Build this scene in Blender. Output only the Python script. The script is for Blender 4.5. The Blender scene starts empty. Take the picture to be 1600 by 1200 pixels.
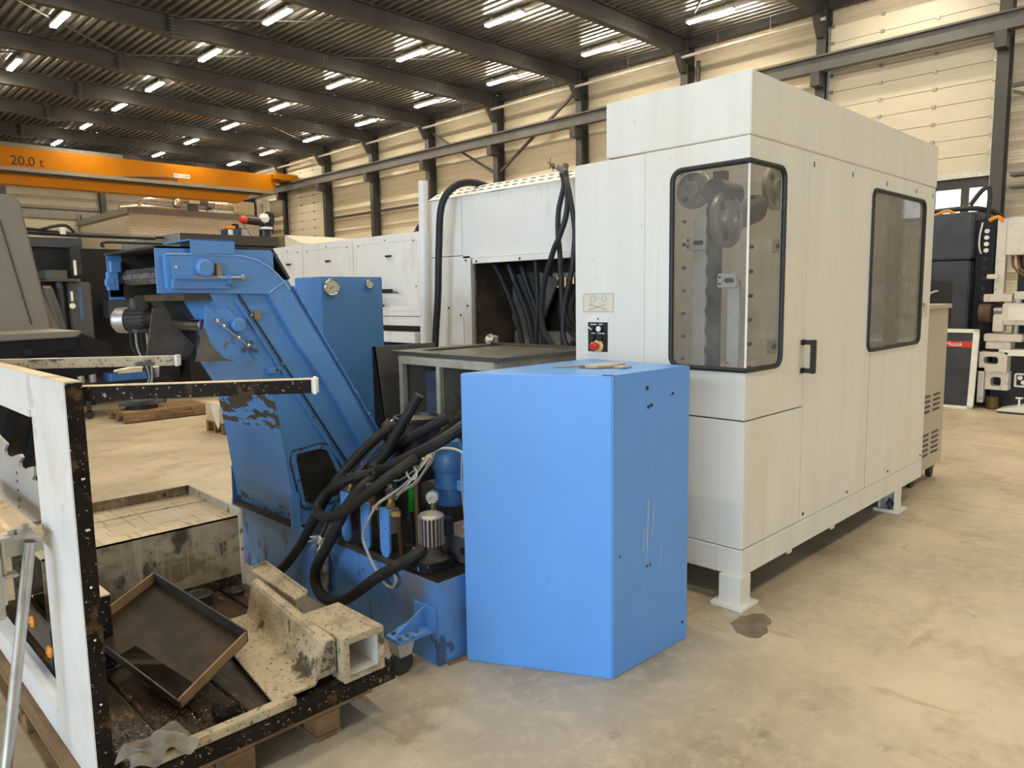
import bpy, bmesh, math, random
from mathutils import Vector, Matrix

# ------------------------------------------------------------------ camera, world, light, exposure
scene = bpy.context.scene
COL = scene.collection

cam_data = bpy.data.cameras.new('camera')
cam_data.sensor_width = 36.0
cam_data.lens = 1160.97 / 1600 * 36.0
cam_data.clip_start = 0.05
cam_data.clip_end = 300
camera = bpy.data.objects.new('camera', cam_data)
COL.objects.link(camera)
YAW, PITCH, ROLL = 0.78921546, 0.11845385, -0.01566035
_f = Vector((math.cos(YAW) * math.cos(PITCH), math.sin(YAW) * math.cos(PITCH), -math.sin(PITCH)))
_r = _f.cross(Vector((0, 0, 1))).normalized()
_u = _r.cross(_f)
_r2 = math.cos(ROLL) * _r + math.sin(ROLL) * _u
_u2 = -math.sin(ROLL) * _r + math.cos(ROLL) * _u
_m = Matrix((( _r2.x, _u2.x, -_f.x, 0), (_r2.y, _u2.y, -_f.y, 0), (_r2.z, _u2.z, -_f.z, 1.6), (0, 0, 0, 1)))
camera.matrix_world = _m
scene.camera = camera

world = bpy.data.worlds.new('overcast_sky')
scene.world = world
world.use_nodes = True
bg = world.node_tree.nodes['Background']
bg.inputs['Color'].default_value = (0.93, 0.97, 1.0, 1)
bg.inputs['Strength'].default_value = 2.0

def area_light(name, loc, rot, sx, sy, power, color):
    d = bpy.data.lights.new(name, 'AREA')
    d.shape = 'RECTANGLE'
    d.size, d.size_y = sx, sy
    d.energy = power
    d.color = color
    o = bpy.data.objects.new(name, d)
    COL.objects.link(o)
    o.location = loc
    o.rotation_euler = rot
    return o

# daylight through the tall window bands of the left wall
DAY = (0.56, 0.77, 1.0)
for i, yc in enumerate((-5.6, 2.6)):
    area_light('daylight_window', (-13.8, yc, 3.8), (0, math.radians(-90), 0), 5.2, 7.6, 980, DAY)

LAMP_STRENGTH = 142.0
LAMP_COLOR = (1.0, 0.875, 0.66)

scene.cycles.max_bounces = 8
scene.cycles.glossy_bounces = 3

vs = scene.view_settings
vs.view_transform = 'Standard'
vs.look = 'None'
vs.exposure = 0.0
vs.gamma = 1.0
vs.use_curve_mapping = False

# ------------------------------------------------------------------ helpers
random.seed(7)

class B:
    """collects shapes in world coordinates and links them as one mesh"""
    def __init__(self):
        self.bm = bmesh.new()
    def _f(self, vs):
        try:
            return self.bm.faces.new(vs)
        except ValueError:
            return None
    def box(self, x0, x1, y0, y1, z0, z1):
        v = [self.bm.verts.new(p) for p in ((x0, y0, z0), (x1, y0, z0), (x1, y1, z0), (x0, y1, z0),
                                            (x0, y0, z1), (x1, y0, z1), (x1, y1, z1), (x0, y1, z1))]
        for q in ((3, 2, 1, 0), (4, 5, 6, 7), (0, 1, 5, 4), (1, 2, 6, 5), (2, 3, 7, 6), (3, 0, 4, 7)):
            self._f([v[i] for i in q])
        return self
    def hexa(self, pts):
        v = [self.bm.verts.new(p) for p in pts]
        for q in ((3, 2, 1, 0), (4, 5, 6, 7), (0, 1, 5, 4), (1, 2, 6, 5), (2, 3, 7, 6), (3, 0, 4, 7)):
            self._f([v[i] for i in q])
        return self
    def beam(self, p0, p1, w, h, up=(0, 0, 1)):
        p0, p1 = Vector(p0), Vector(p1)
        d = (p1 - p0).normalized()
        s = d.cross(Vector(up))
        if s.length < 1e-4:
            s = d.cross(Vector((1, 0, 0)))
        s.normalize()
        t = s.cross(d).normalized()
        s, t = s * w / 2, t * h / 2
        return self.hexa([p0 - s - t, p1 - s - t, p1 + s - t, p0 + s - t, p0 - s + t, p1 - s + t, p1 + s + t, p0 + s + t])
    def cyl(self, p0, p1, r, r2=None, n=16):
        p0, p1 = Vector(p0), Vector(p1)
        r2 = r if r2 is None else r2
        d = (p1 - p0).normalized()
        a = d.orthogonal().normalized()
        b = d.cross(a)
        l0, l1 = [], []
        for i in range(n):
            t = 2 * math.pi * i / n
            o = a * math.cos(t) + b * math.sin(t)
            l0.append(self.bm.verts.new(p0 + o * r))
            l1.append(self.bm.verts.new(p1 + o * r2))
        for i in range(n):
            j = (i + 1) % n
            self._f((l0[i], l0[j], l1[j], l1[i]))
        self._f(l0[::-1])
        self._f(l1)
        return self
    def lathe(self, origin, axis, prof, n=20):
        o, d = Vector(origin), Vector(axis).normalized()
        a = d.orthogonal().normalized()
        b = d.cross(a)
        rings = []
        for r, h in prof:
            rings.append([self.bm.verts.new(o + d * h + (a * math.cos(2 * math.pi * i / n) + b * math.sin(2 * math.pi * i / n)) * max(r, 1e-4)) for i in range(n)])
        for k in range(len(rings) - 1):
            for i in range(n):
                j = (i + 1) % n
                self._f((rings[k][i], rings[k][j], rings[k + 1][j], rings[k + 1][i]))
        self._f(rings[0][::-1])
        self._f(rings[-1])
        return self
    def tube(self, pts, r, n=8, steps=8, closed=False, smooth=True):
        P = [Vector(p) for p in pts]
        if smooth and len(P) > 2:
            Q = []
            m = len(P)
            rng = range(m if closed else m - 1)
            for i in rng:
                if closed:
                    a, b, c, d = P[(i - 1) % m], P[i], P[(i + 1) % m], P[(i + 2) % m]
                else:
                    a, b, c, d = P[max(i - 1, 0)], P[i], P[i + 1], P[min(i + 2, m - 1)]
                for s in range(steps):
                    t = s / steps
                    Q.append(0.5 * ((2 * b) + (c - a) * t + (2 * a - 5 * b + 4 * c - d) * t * t + (3 * b - a - 3 * c + d) * t ** 3))
            if not closed:
                Q.append(P[-1])
            P = Q
        m = len(P)
        rings = []
        nrm = None
        for i in range(m):
            if closed:
                d = (P[(i + 1) % m] - P[(i - 1) % m])
            else:
                d = P[min(i + 1, m - 1)] - P[max(i - 1, 0)]
            d = d.normalized() if d.length > 1e-9 else Vector((0, 0, 1))
            if nrm is None:
                nrm = d.orthogonal().normalized()
            nrm = (nrm - d * nrm.dot(d))
            nrm = nrm.normalized() if nrm.length > 1e-6 else d.orthogonal().normalized()
            bn = d.cross(nrm)
            rr = r(i / max(m - 1, 1)) if callable(r) else r
            rings.append([self.bm.verts.new(P[i] + (nrm * math.cos(2 * math.pi * k / n) + bn * math.sin(2 * math.pi * k / n)) * rr) for k in range(n)])
        last = m if closed else m - 1
        for i in range(last):
            A, C = rings[i], rings[(i + 1) % m]
            for k in range(n):
                j = (k + 1) % n
                self._f((A[k], A[j], C[j], C[k]))
        if not closed:
            self._f(rings[0][::-1])
            self._f(rings[-1])
        return self
    def _p(self, axis, u, v, w):
        return (w, u, v) if axis == 'x' else ((u, w, v) if axis == 'y' else (u, v, w))
    def prism(self, pts, axis, a, b):
        la = [self.bm.verts.new(self._p(axis, u, v, a)) for u, v in pts]
        lb = [self.bm.verts.new(self._p(axis, u, v, b)) for u, v in pts]
        n = len(pts)
        for i in range(n):
            j = (i + 1) % n
            self._f((la[i], la[j], lb[j], lb[i]))
        self._f(la[::-1])
        self._f(lb)
        return self
    def ring(self, outer, inner, axis, a, b):
        n = len(outer)
        oa = [self.bm.verts.new(self._p(axis, u, v, a)) for u, v in outer]
        ob = [self.bm.verts.new(self._p(axis, u, v, b)) for u, v in outer]
        ia = [self.bm.verts.new(self._p(axis, u, v, a)) for u, v in inner]
        ib = [self.bm.verts.new(self._p(axis, u, v, b)) for u, v in inner]
        for i in range(n):
            j = (i + 1) % n
            self._f((oa[i], oa[j], ia[j], ia[i]))
            self._f((ob[j], ob[i], ib[i], ib[j]))
            if outer[i] != outer[j]:
                self._f((oa[j], oa[i], ob[i], ob[j]))
            self._f((ia[i], ia[j], ib[j], ib[i]))
        return self
    def quad(self, *pts):
        self._f([self.bm.verts.new(p) for p in pts])
        return self
    def out(self, name, mat, parent=None, bevel=0.0, smooth=None, kind=None, label=None, seg=2):
        bm = self.bm
        if parent is not None and kind is None and name in SPLIT:
            bmesh.ops.remove_doubles(bm, verts=bm.verts, dist=1e-6)
            todo, isles = set(bm.verts), []
            while todo:
                st = [todo.pop()]
                isle = []
                while st:
                    v = st.pop()
                    isle.append(v)
                    for e in v.link_edges:
                        w = e.other_vert(v)
                        if w in todo:
                            todo.discard(w)
                            st.append(w)
                isles.append(isle)
            if len(isles) > 1:
                last = None
                for isle in isles:
                    q = B()
                    mp = {v: q.bm.verts.new(v.co) for v in isle}
                    fs = {f for v in isle for f in v.link_faces}
                    for f in fs:
                        q._f([mp[v] for v in f.verts])
                    q.single = True
                    last = q._emit(name, mat, parent, bevel, smooth, kind, label, seg)
                bm.free()
                return last
        return self._emit(name, mat, parent, bevel, smooth, kind, label, seg)
    def _emit(self, name, mat, parent=None, bevel=0.0, smooth=None, kind=None, label=None, seg=2):
        bm = self.bm
        bmesh.ops.remove_doubles(bm, verts=bm.verts, dist=1e-6)
        bmesh.ops.recalc_face_normals(bm, faces=bm.faces)
        if bevel:
            es = [e for e in bm.edges if len(e.link_faces) == 2 and e.calc_face_angle(0) > 0.5]
            bmesh.ops.bevel(bm, geom=es, offset=bevel, segments=seg, affect='EDGES', clamp_overlap=True)
        off = Vector((0, 0, 0))
        if parent is not None:
            off = ROOTLOC[parent.name]
        else:
            xs = [v.co for v in bm.verts]
            lo = Vector((min(c.x for c in xs), min(c.y for c in xs), min(c.z for c in xs)))
            hi = Vector((max(c.x for c in xs), max(c.y for c in xs), max(c.z for c in xs)))
            off = Vector(((lo.x + hi.x) / 2, (lo.y + hi.y) / 2, lo.z))
        for v in bm.verts:
            v.co -= off
        me = bpy.data.meshes.new(name)
        bm.to_mesh(me)
        bm.free()
        me.materials.append(mat)
        if smooth is None:
            smooth = 0.6
        if smooth:
            me.shade_smooth()
            me.set_sharp_from_angle(angle=smooth)
        o = bpy.data.objects.new(name, me)
        COL.objects.link(o)
        if parent is not None:
            o.parent = parent
            ROOTLOC[o.name] = off
        else:
            o.location = off
            ROOTLOC[o.name] = off
        if kind:
            o['kind'] = kind
        if label:
            o['label'] = label
        return o

ROOTLOC = {}
SPLIT = {'foot_ear', 'bracket', 'spindle', 'head_cheek', 'hoop', 'cage_bar', 'drilled_hole', 'orange_lead', 'bracket_bolt', 'seam_bolt', 'flange_bolt',
         'access_bolt', 'push_button', 'paint_scratch', 'inner_strip', 'roof_hose', 'rail_wheel', 'machine_foot', 'cable_clip', 'light_spot', 'plate_hole',
         'sprocket_hole', 'switch', 'thin_duct', 'clamp_lug', 'screw_hole', 'hose_fitting', 'fuse', 'unit_bowl', 'crate_skid', 'cover_flank', 'clamp_hook',
         'plug_body', 'loose_wire', 'festoon_cable', 'duct_collar', 'cable_loop', 'gauge_row', 'slant_cylinder', 'clutter', 'latch_plate', 'rim_slot', 'film_frill'}

def tag(o, label, cat, group=None):
    o['label'] = label
    o['category'] = cat
    if group:
        o['group'] = group
    return o

def thing(name, label, cat, loc, group=None):
    o = bpy.data.objects.new(name, None)
    COL.objects.link(o)
    o.location = loc
    o.empty_display_size = 0.1
    ROOTLOC[o.name] = Vector(loc)
    return tag(o, label, cat, group)

def struct(name, loc=(0, 0, 0), label=None):
    o = bpy.data.objects.new(name, None)
    COL.objects.link(o)
    o.location = loc
    ROOTLOC[o.name] = Vector(loc)
    o['kind'] = 'structure'
    if label:
        o['label'] = label
    return o

def share(src, parent, delta, name=None):
    """a copy of a mesh object (shared mesh) moved by delta under a parent"""
    c = src.copy()
    if name:
        c.name = name
    COL.objects.link(c)
    c.parent = parent
    c.location = src.location + Vector(delta)
    ROOTLOC[c.name] = ROOTLOC.get(src.name, Vector((0, 0, 0)))
    return c

def copy_thing(root, loc, label, group=None):
    r = root.copy()
    COL.objects.link(r)
    r.location = loc
    r['label'] = label
    if group:
        r['group'] = group
    for ch in root.children:
        c = ch.copy()
        COL.objects.link(c)
        c.parent = r
        for g in ch.children:
            d = g.copy()
            COL.objects.link(d)
            d.parent = c
    return r

def text_mesh(name, body, mat, parent, origin, xdir, updir, size, depth=0.002, align='LEFT'):
    cu = bpy.data.curves.new(name, 'FONT')
    cu.body = body
    cu.size = size
    cu.extrude = depth
    cu.align_x = align
    tmp = bpy.data.objects.new('tmp_text', cu)
    COL.objects.link(tmp)
    dg = bpy.context.evaluated_depsgraph_get()
    me = bpy.data.meshes.new_from_object(tmp.evaluated_get(dg))
    bpy.data.objects.remove(tmp)
    X = Vector(xdir).normalized()
    U = Vector(updir).normalized()
    N = X.cross(U)
    off = ROOTLOC[parent.name]
    O = Vector(origin) - off
    for v in me.vertices:
        c = v.co.copy()
        v.co = O + X * c.x + U * c.y + N * c.z
    me.name = name
    me.materials.clear()
    me.materials.append(mat)
    o = bpy.data.objects.new(name, me)
    COL.objects.link(o)
    o.parent = parent
    return o

def rr(u0, u1, v0, v1, r, n=4):
    out = []
    for cx, cy, a0 in ((u1 - r, v1 - r, 0), (u0 + r, v1 - r, 90), (u0 + r, v0 + r, 180), (u1 - r, v0 + r, 270)):
        for i in range(n + 1):
            a = math.radians(a0 + 90 * i / n)
            out.append((cx + r * math.cos(a), cy + r * math.sin(a)))
    return out

def rect_like(u0, u1, v0, v1, n=4):
    out = []
    for c in ((u1, v1), (u0, v1), (u0, v0), (u1, v0)):
        out += [c] * (n + 1)
    return out

# ------------------------------------------------------------------ materials
MATS = {}

def lin(c):
    return tuple(((v / 255) / 12.92 if v / 255 <= 0.04045 else (((v / 255) + 0.055) / 1.055) ** 2.4) for v in c)

def mk(name, col, rough=0.5, metal=0.0, var=0.08, vscale=2.5, layers=(), bump=0.0, bscale=40.0, spec=0.5, coat=0.0, bstretch=None):
    """principled material: colour with soft mottling, plus masked layers of wear/dirt of their own shape.
    layer = (colour, (sx, sy, sz), lo, hi, detail, opacity)"""
    m = bpy.data.materials.new(name)
    m.use_nodes = True
    nt = m.node_tree
    p = nt.nodes['Principled BSDF']
    tc = nt.nodes.new('ShaderNodeTexCoord')
    def noise(scale_vec, detail=4.0, rough_=0.6, off=0.0):
        mp = nt.nodes.new('ShaderNodeMapping')
        mp.inputs['Scale'].default_value = scale_vec
        mp.inputs['Location'].default_value = (off, off * 1.7, off * 0.6)
        nt.links.new(tc.outputs['Object'], mp.inputs['Vector'])
        n = nt.nodes.new('ShaderNodeTexNoise')
        n.inputs['Scale'].default_value = 1.0
        n.inputs['Detail'].default_value = detail
        n.inputs['Roughness'].default_value = rough_
        nt.links.new(mp.outputs['Vector'], n.inputs['Vector'])
        return n.outputs['Fac']
    c = tuple(col)
    mix = nt.nodes.new('ShaderNodeMix')
    mix.data_type = 'RGBA'
    mix.inputs[6].default_value = tuple(max(0, v * (1 - var)) for v in c) + (1,)
    mix.inputs[7].default_value = tuple(min(1, v * (1 + var)) for v in c) + (1,)
    mr = nt.nodes.new('ShaderNodeMapRange')
    mr.inputs['From Min'].default_value = 0.36
    mr.inputs['From Max'].default_value = 0.64
    vs_ = (vscale,) * 3 if not isinstance(vscale, tuple) else vscale
    nt.links.new(noise(vs_), mr.inputs['Value'])
    nt.links.new(mr.outputs['Result'], mix.inputs[0])
    cur = mix.outputs[2]
    for i, (lc, sv, lo, hi, det, op) in enumerate(layers):
        mr = nt.nodes.new('ShaderNodeMapRange')
        mr.inputs['From Min'].default_value = 0.5 + (lo - 0.5) * 0.62
        mr.inputs['From Max'].default_value = 0.5 + (hi - 0.5) * 0.62
        mr.inputs['To Max'].default_value = op
        nt.links.new(noise(sv, det, 0.62, 3.1 * (i + 1)), mr.inputs['Value'])
        mx = nt.nodes.new('ShaderNodeMix')
        mx.data_type = 'RGBA'
        nt.links.new(mr.outputs['Result'], mx.inputs[0])
        nt.links.new(cur, mx.inputs[6])
        mx.inputs[7].default_value = tuple(lc) + (1,)
        cur = mx.outputs[2]
    nt.links.new(cur, p.inputs['Base Color'])
    p.inputs['Roughness'].default_value = rough
    p.inputs['Metallic'].default_value = metal
    p.inputs['Specular IOR Level'].default_value = spec
    p.inputs['Coat Weight'].default_value = coat
    p.inputs['Coat Roughness'].default_value = 0.15
    if bump:
        bp = nt.nodes.new('ShaderNodeBump')
        bp.inputs['Strength'].default_value = bump
        bp.inputs['Distance'].default_value = 0.01
        nt.links.new(noise(bstretch or (bscale,) * 3, 5.0), bp.inputs['Height'])
        nt.links.new(bp.outputs['Normal'], p.inputs['Normal'])
    MATS[name] = m
    return m

def emit(name, col, strength):
    m = bpy.data.materials.new(name)
    m.use_nodes = True
    nt = m.node_tree
    nt.nodes.remove(nt.nodes['Principled BSDF'])
    e = nt.nodes.new('ShaderNodeEmission')
    e.inputs['Color'].default_value = tuple(col) + (1,)
    e.inputs['Strength'].default_value = strength
    nt.links.new(e.outputs['Emission'], nt.nodes['Material Output'].inputs['Surface'])
    MATS[name] = m
    return m

def glass(name, tint, refl_rough=0.02, ior=1.5, haze=0.0, hazecol=(0.5, 0.5, 0.5)):
    """thin pane: tinted transmission with fresnel reflection and an optional diffuse haze that brightens it"""
    m = bpy.data.materials.new(name)
    m.use_nodes = True
    nt = m.node_tree
    nt.nodes.remove(nt.nodes['Principled BSDF'])
    tr = nt.nodes.new('ShaderNodeBsdfTransparent')
    tr.inputs['Color'].default_value = tuple(tint) + (1,)
    gl = nt.nodes.new('ShaderNodeBsdfGlossy')
    gl.inputs['Roughness'].default_value = refl_rough
    fr = nt.nodes.new('ShaderNodeFresnel')
    fr.inputs['IOR'].default_value = ior
    mx = nt.nodes.new('ShaderNodeMixShader')
    geo = nt.nodes.new('ShaderNodeNewGeometry')
    inv = nt.nodes.new('ShaderNodeMath')
    inv.operation = 'SUBTRACT'
    inv.inputs[0].default_value = 1.0
    mul = nt.nodes.new('ShaderNodeMath')
    mul.operation = 'MULTIPLY'
    nt.links.new(geo.outputs['Backfacing'], inv.inputs[1])
    nt.links.new(inv.outputs['Value'], mul.inputs[0])
    nt.links.new(fr.outputs['Fac'], mul.inputs[1])
    nt.links.new(mul.outputs['Value'], mx.inputs['Fac'])
    nt.links.new(tr.outputs['BSDF'], mx.inputs[1])
    nt.links.new(gl.outputs['BSDF'], mx.inputs[2])
    last = mx.outputs['Shader']
    if haze:
        df = nt.nodes.new('ShaderNodeBsdfDiffuse')
        df.inputs['Color'].default_value = tuple(hazecol) + (1,)
        m2 = nt.nodes.new('ShaderNodeMixShader')
        tc = nt.nodes.new('ShaderNodeTexCoord')
        n = nt.nodes.new('ShaderNodeTexNoise')
        n.inputs['Scale'].default_value = 6
        n.inputs['Detail'].default_value = 5
        mr = nt.nodes.new('ShaderNodeMapRange')
        mr.inputs['From Min'].default_value = 0.3
        mr.inputs['From Max'].default_value = 0.75
        mr.inputs['To Min'].default_value = haze * 0.5
        mr.inputs['To Max'].default_value = haze * 1.4
        nt.links.new(tc.outputs['Object'], n.inputs['Vector'])
        nt.links.new(n.outputs['Fac'], mr.inputs['Value'])
        nt.links.new(mr.outputs['Result'], m2.inputs['Fac'])
        nt.links.new(last, m2.inputs[1])
        nt.links.new(df.outputs['BSDF'], m2.inputs[2])
        last = m2.outputs['Shader']
    nt.links.new(last, nt.nodes['Material Output'].inputs['Surface'])
    MATS[name] = m
    return m

OIL = (0.018, 0.014, 0.009)
DIRT = (0.10, 0.070, 0.035)
RUST = (0.16, 0.065, 0.02)

concrete = mk('polished_concrete', (0.51, 0.42, 0.285), rough=0.42, var=0.20, vscale=0.9, bump=0.03, bscale=9,
              layers=[((0.41, 0.36, 0.275), (0.35, 0.5, 1), 0.48, 0.68, 4, 0.7),
                      ((0.33, 0.26, 0.165), (2.2, 2.6, 3), 0.52, 0.72, 9, 0.7),
                      ((0.30, 0.23, 0.15), (11, 2.2, 3), 0.68, 0.80, 8, 0.5),
                      ((0.24, 0.19, 0.13), (2.0, 15, 3), 0.72, 0.82, 8, 0.45),
                      ((0.62, 0.54, 0.40), (3, 3, 3), 0.60, 0.75, 5, 0.35),
                      ((0.22, 0.175, 0.12), (5, 7, 7), 0.74, 0.84, 9, 0.5),
                      ((0.62, 0.52, 0.36), (14, 14, 14), 0.5, 0.7, 6, 0.4)])
deck_metal = mk('galvanised_deck', (0.30, 0.30, 0.30), rough=0.30, metal=0.85, var=0.12, vscale=(1.5, 0.25, 1))
steel_dark = mk('dark_painted_steel', (0.040, 0.038, 0.036), rough=0.5, var=0.2, vscale=0.8)
steel_grey = mk('grey_painted_steel', (0.085, 0.083, 0.082), rough=0.5, var=0.12, vscale=0.8)
bolt_mat = mk('bolt_steel', (0.30, 0.29, 0.27), rough=0.4, metal=0.8)
clad = mk('beige_liner_sheet', (0.57, 0.50, 0.38), rough=0.32, var=0.06, vscale=(0.4, 0.15, 1.2))
clad_far = mk('greige_liner_sheet', (0.36, 0.315, 0.245), rough=0.4, var=0.06, vscale=(0.2, 0.2, 1))
door_panel_mat = mk('cream_door_panel', (0.565, 0.515, 0.405), rough=0.45, var=0.04, vscale=0.6)
groove_mat = mk('panel_joint', (0.14, 0.12, 0.09), rough=0.8)
pipe_white = mk('white_pipe', (0.62, 0.60, 0.56), rough=0.3, metal=0.4)
crane_yellow = mk('crane_yellow', (0.47, 0.165, 0.003), rough=0.5, spec=0.15, var=0.05, vscale=0.3)
crane_grey = mk('grey_cable_rail', (0.25, 0.23, 0.20), rough=0.5)
black_ink = mk('black_lettering', (0.015, 0.013, 0.012), rough=0.6)
plate_white = mk('white_plate', (0.82, 0.80, 0.74), rough=0.45)
fascia_grey = mk('grey_fascia', (0.24, 0.23, 0.21), rough=0.6)
duct_metal = mk('spiral_duct', (0.62, 0.56, 0.46), rough=0.28, metal=0.85, var=0.15, vscale=(6, 1, 1))
duct_box = mk('beige_fan_box', (0.62, 0.52, 0.36), rough=0.5)
tube_emit = emit('lit_tube', LAMP_COLOR, LAMP_STRENGTH)
lamp_body = mk('lamp_housing', (0.75, 0.73, 0.68), rough=0.4)

cab_white = mk('off_white_enamel', (0.79, 0.765, 0.69), rough=0.42, var=0.025, vscale=(7, 7, 0.5), bump=0.015, bscale=70,
               layers=[((0.72, 0.655, 0.51), (1.6, 1.6, 0.7), 0.58, 0.80, 4, 0.40),
                       ((0.58, 0.51, 0.39), (14, 14, 0.5), 0.66, 0.84, 3, 0.25),
                       ((0.30, 0.26, 0.20), (34, 34, 34), 0.86, 0.90, 2, 0.5)])
mach_white = mk('white_machine_paint', (0.76, 0.75, 0.72), rough=0.45, var=0.03, vscale=1.8,
                layers=[((0.58, 0.54, 0.46), (3, 3, 1.0), 0.60, 0.74, 5, 0.45),
                        ((0.34, 0.29, 0.22), (20, 20, 8), 0.84, 0.90, 3, 0.4)])
blue = mk('blue_machine_paint', (0.115, 0.335, 0.80), rough=0.34, spec=0.6, var=0.025, vscale=3, bump=0.02, bscale=55,
          layers=[((0.06, 0.10, 0.17), (22, 22, 12), 0.86, 0.92, 4, 0.45),
                  ((0.22, 0.44, 0.80), (50, 50, 2), 0.80, 0.9, 2, 0.25)])
blue_conv = mk('blue_conveyor_paint', (0.100, 0.270, 0.60), rough=0.4, var=0.05, vscale=3, bump=0.02, bscale=55,
               layers=[((0.06, 0.09, 0.14), (14, 14, 9), 0.80, 0.9, 5, 0.5)])
blue_worn = mk('blue_paint_worn', (0.11, 0.30, 0.70), rough=0.5, var=0.08, vscale=4, bump=0.03, bscale=45,
               layers=[((0.035, 0.045, 0.06), (6, 6, 9), 0.62, 0.68, 5, 0.75),
                       ((0.10, 0.075, 0.045), (10, 10, 4), 0.68, 0.73, 5, 0.7)])
blue_peeled = mk('blue_paint_peeled', (0.110, 0.300, 0.68), rough=0.5, var=0.06, vscale=4,
                 layers=[((0.075, 0.060, 0.045), (4.5, 4.5, 17), 0.46, 0.48, 6, 1.0)])
blue_oily = mk('blue_paint_oily', (0.10, 0.27, 0.62), rough=0.35, var=0.10, vscale=3,
               layers=[((0.16, 0.12, 0.075), (2.4, 1.6, 1.2), 0.50, 0.66, 6, 0.75),
                       ((0.03, 0.028, 0.028), (7, 9, 4), 0.66, 0.72, 5, 0.7)])
rubber = mk('black_rubber', (0.022, 0.022, 0.023), rough=0.55, var=0.2, vscale=20)
hose_mat = mk('dusty_black_hose', (0.021, 0.020, 0.019), rough=0.6, spec=0.35, var=0.2, vscale=12,
              layers=[((0.10, 0.06, 0.026), (14, 14, 14), 0.64, 0.80, 5, 0.6)])
hose_clean = mk('black_hose', (0.018, 0.019, 0.021), rough=0.5, spec=0.35, var=0.15, vscale=12)
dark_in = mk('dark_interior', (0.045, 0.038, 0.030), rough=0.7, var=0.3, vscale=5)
black_plastic = mk('black_plastic', (0.018, 0.018, 0.019), rough=0.4)
chrome = mk('bright_metal', (0.62, 0.60, 0.56), rough=0.25, metal=1.0, var=0.08, vscale=10)
brass = mk('brass_fitting', (0.50, 0.34, 0.15), rough=0.35, metal=0.9, var=0.15, vscale=30)
alum = mk('cast_aluminium', (0.42, 0.40, 0.38), rough=0.42, metal=0.75, var=0.1, vscale=15)
galv = mk('galvanised_tube', (0.50, 0.50, 0.48), rough=0.38, metal=0.75, var=0.15, vscale=9)
charcoal = mk('charcoal_machine_paint', (0.013, 0.0135, 0.016), rough=0.5, spec=0.3, var=0.15, vscale=2)
slate = mk('slate_machine_paint', (0.042, 0.047, 0.058), rough=0.4, var=0.25, vscale=(2, 2, 3))
console_grey = mk('warm_grey_console', (0.235, 0.205, 0.165), rough=0.5, var=0.03, vscale=2)
table_grey = mk('grey_steel_table', (0.235, 0.21, 0.175), rough=0.5, var=0.12, vscale=4,
                layers=[((0.42, 0.38, 0.31), (9, 9, 9), 0.62, 0.74, 5, 0.5)])
wood = mk('pallet_wood', (0.22, 0.132, 0.058), rough=0.75, var=0.25, vscale=(3, 14, 14), bump=0.15, bstretch=(6, 60, 60),
          layers=[((0.10, 0.065, 0.035), (5, 9, 9), 0.60, 0.72, 5, 0.6)])
wood_y = mk('pallet_wood_grain', (0.21, 0.132, 0.062), rough=0.75, var=0.25, vscale=(14, 3, 14), bump=0.15, bstretch=(60, 6, 60),
            layers=[((0.10, 0.065, 0.035), (9, 5, 9), 0.60, 0.72, 5, 0.6)])
wood_oily = mk('oil_soaked_wood', (0.048, 0.028, 0.013), rough=0.40, var=0.4, vscale=(14, 4, 14), bump=0.3, bstretch=(50, 8, 50),
               layers=[(OIL, (3, 3, 3), 0.50, 0.62, 6, 0.9), ((0.26, 0.16, 0.07), (40, 6, 30), 0.68, 0.74, 4, 0.6)])
dirty_cream = mk('dirty_cream_paint', (0.47, 0.39, 0.26), rough=0.55, var=0.12, vscale=6, bump=0.1, bscale=70,
                 layers=[((0.20, 0.145, 0.08), (5, 4, 4), 0.50, 0.72, 7, 0.65), (OIL, (75, 65, 65), 0.63, 0.72, 4, 0.8),
                         (OIL, (5, 5, 5), 0.64, 0.72, 8, 0.85)])
dirty_brown = mk('oil_stained_panel', (0.29, 0.235, 0.16), rough=0.5, var=0.2, vscale=3, bump=0.1, bscale=60,
                 layers=[((0.13, 0.085, 0.04), (4, 4, 6), 0.47, 0.60, 7, 0.8), (OIL, (8, 8, 5), 0.63, 0.70, 7, 0.8),
                         ((0.40, 0.345, 0.25), (40, 40, 3), 0.55, 0.72, 4, 0.5)])
oily_steel = mk('oily_brown_steel', (0.036, 0.022, 0.011), rough=0.5, var=0.35, vscale=8, spec=0.25, bump=0.12, bscale=28,
                layers=[(OIL, (7, 5, 5), 0.50, 0.64, 7, 0.85)])
tan_rim = mk('tan_stained_rim', (0.30, 0.20, 0.105), rough=0.5, var=0.15, vscale=12)
tar_black = mk('tar_black_speckled', (0.016, 0.012, 0.009), rough=0.6, spec=0.12, var=0.3, vscale=10, bump=0.1, bscale=60,
               layers=[((0.50, 0.44, 0.35), (85, 85, 85), 0.745, 0.77, 3, 0.85), ((0.12, 0.07, 0.03), (12, 12, 12), 0.62, 0.72, 5, 0.6)])
frame_white = mk('frame_white_paint', (0.74, 0.72, 0.69), rough=0.42, var=0.05, vscale=3,
                 layers=[((0.58, 0.50, 0.38), (3, 3, 2), 0.58, 0.74, 5, 0.35), ((0.34, 0.30, 0.25), (12, 5, 3), 0.70, 0.76, 4, 0.35)])
frame_top = mk('dusty_frame_top', (0.66, 0.53, 0.34), rough=0.6, var=0.1, vscale=8,
               layers=[((0.40, 0.25, 0.12), (18, 5, 10), 0.63, 0.70, 4, 0.7)])
swarf_mat = mk('wet_swarf', (0.055, 0.036, 0.020), rough=0.25, var=0.5, vscale=60, metal=0.3, spec=0.8,
               layers=[((0.35, 0.27, 0.17), (90, 90, 90), 0.66, 0.70, 3, 0.8)])
orange_pl = mk('orange_plastic', (0.80, 0.30, 0.02), rough=0.45)
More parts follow.
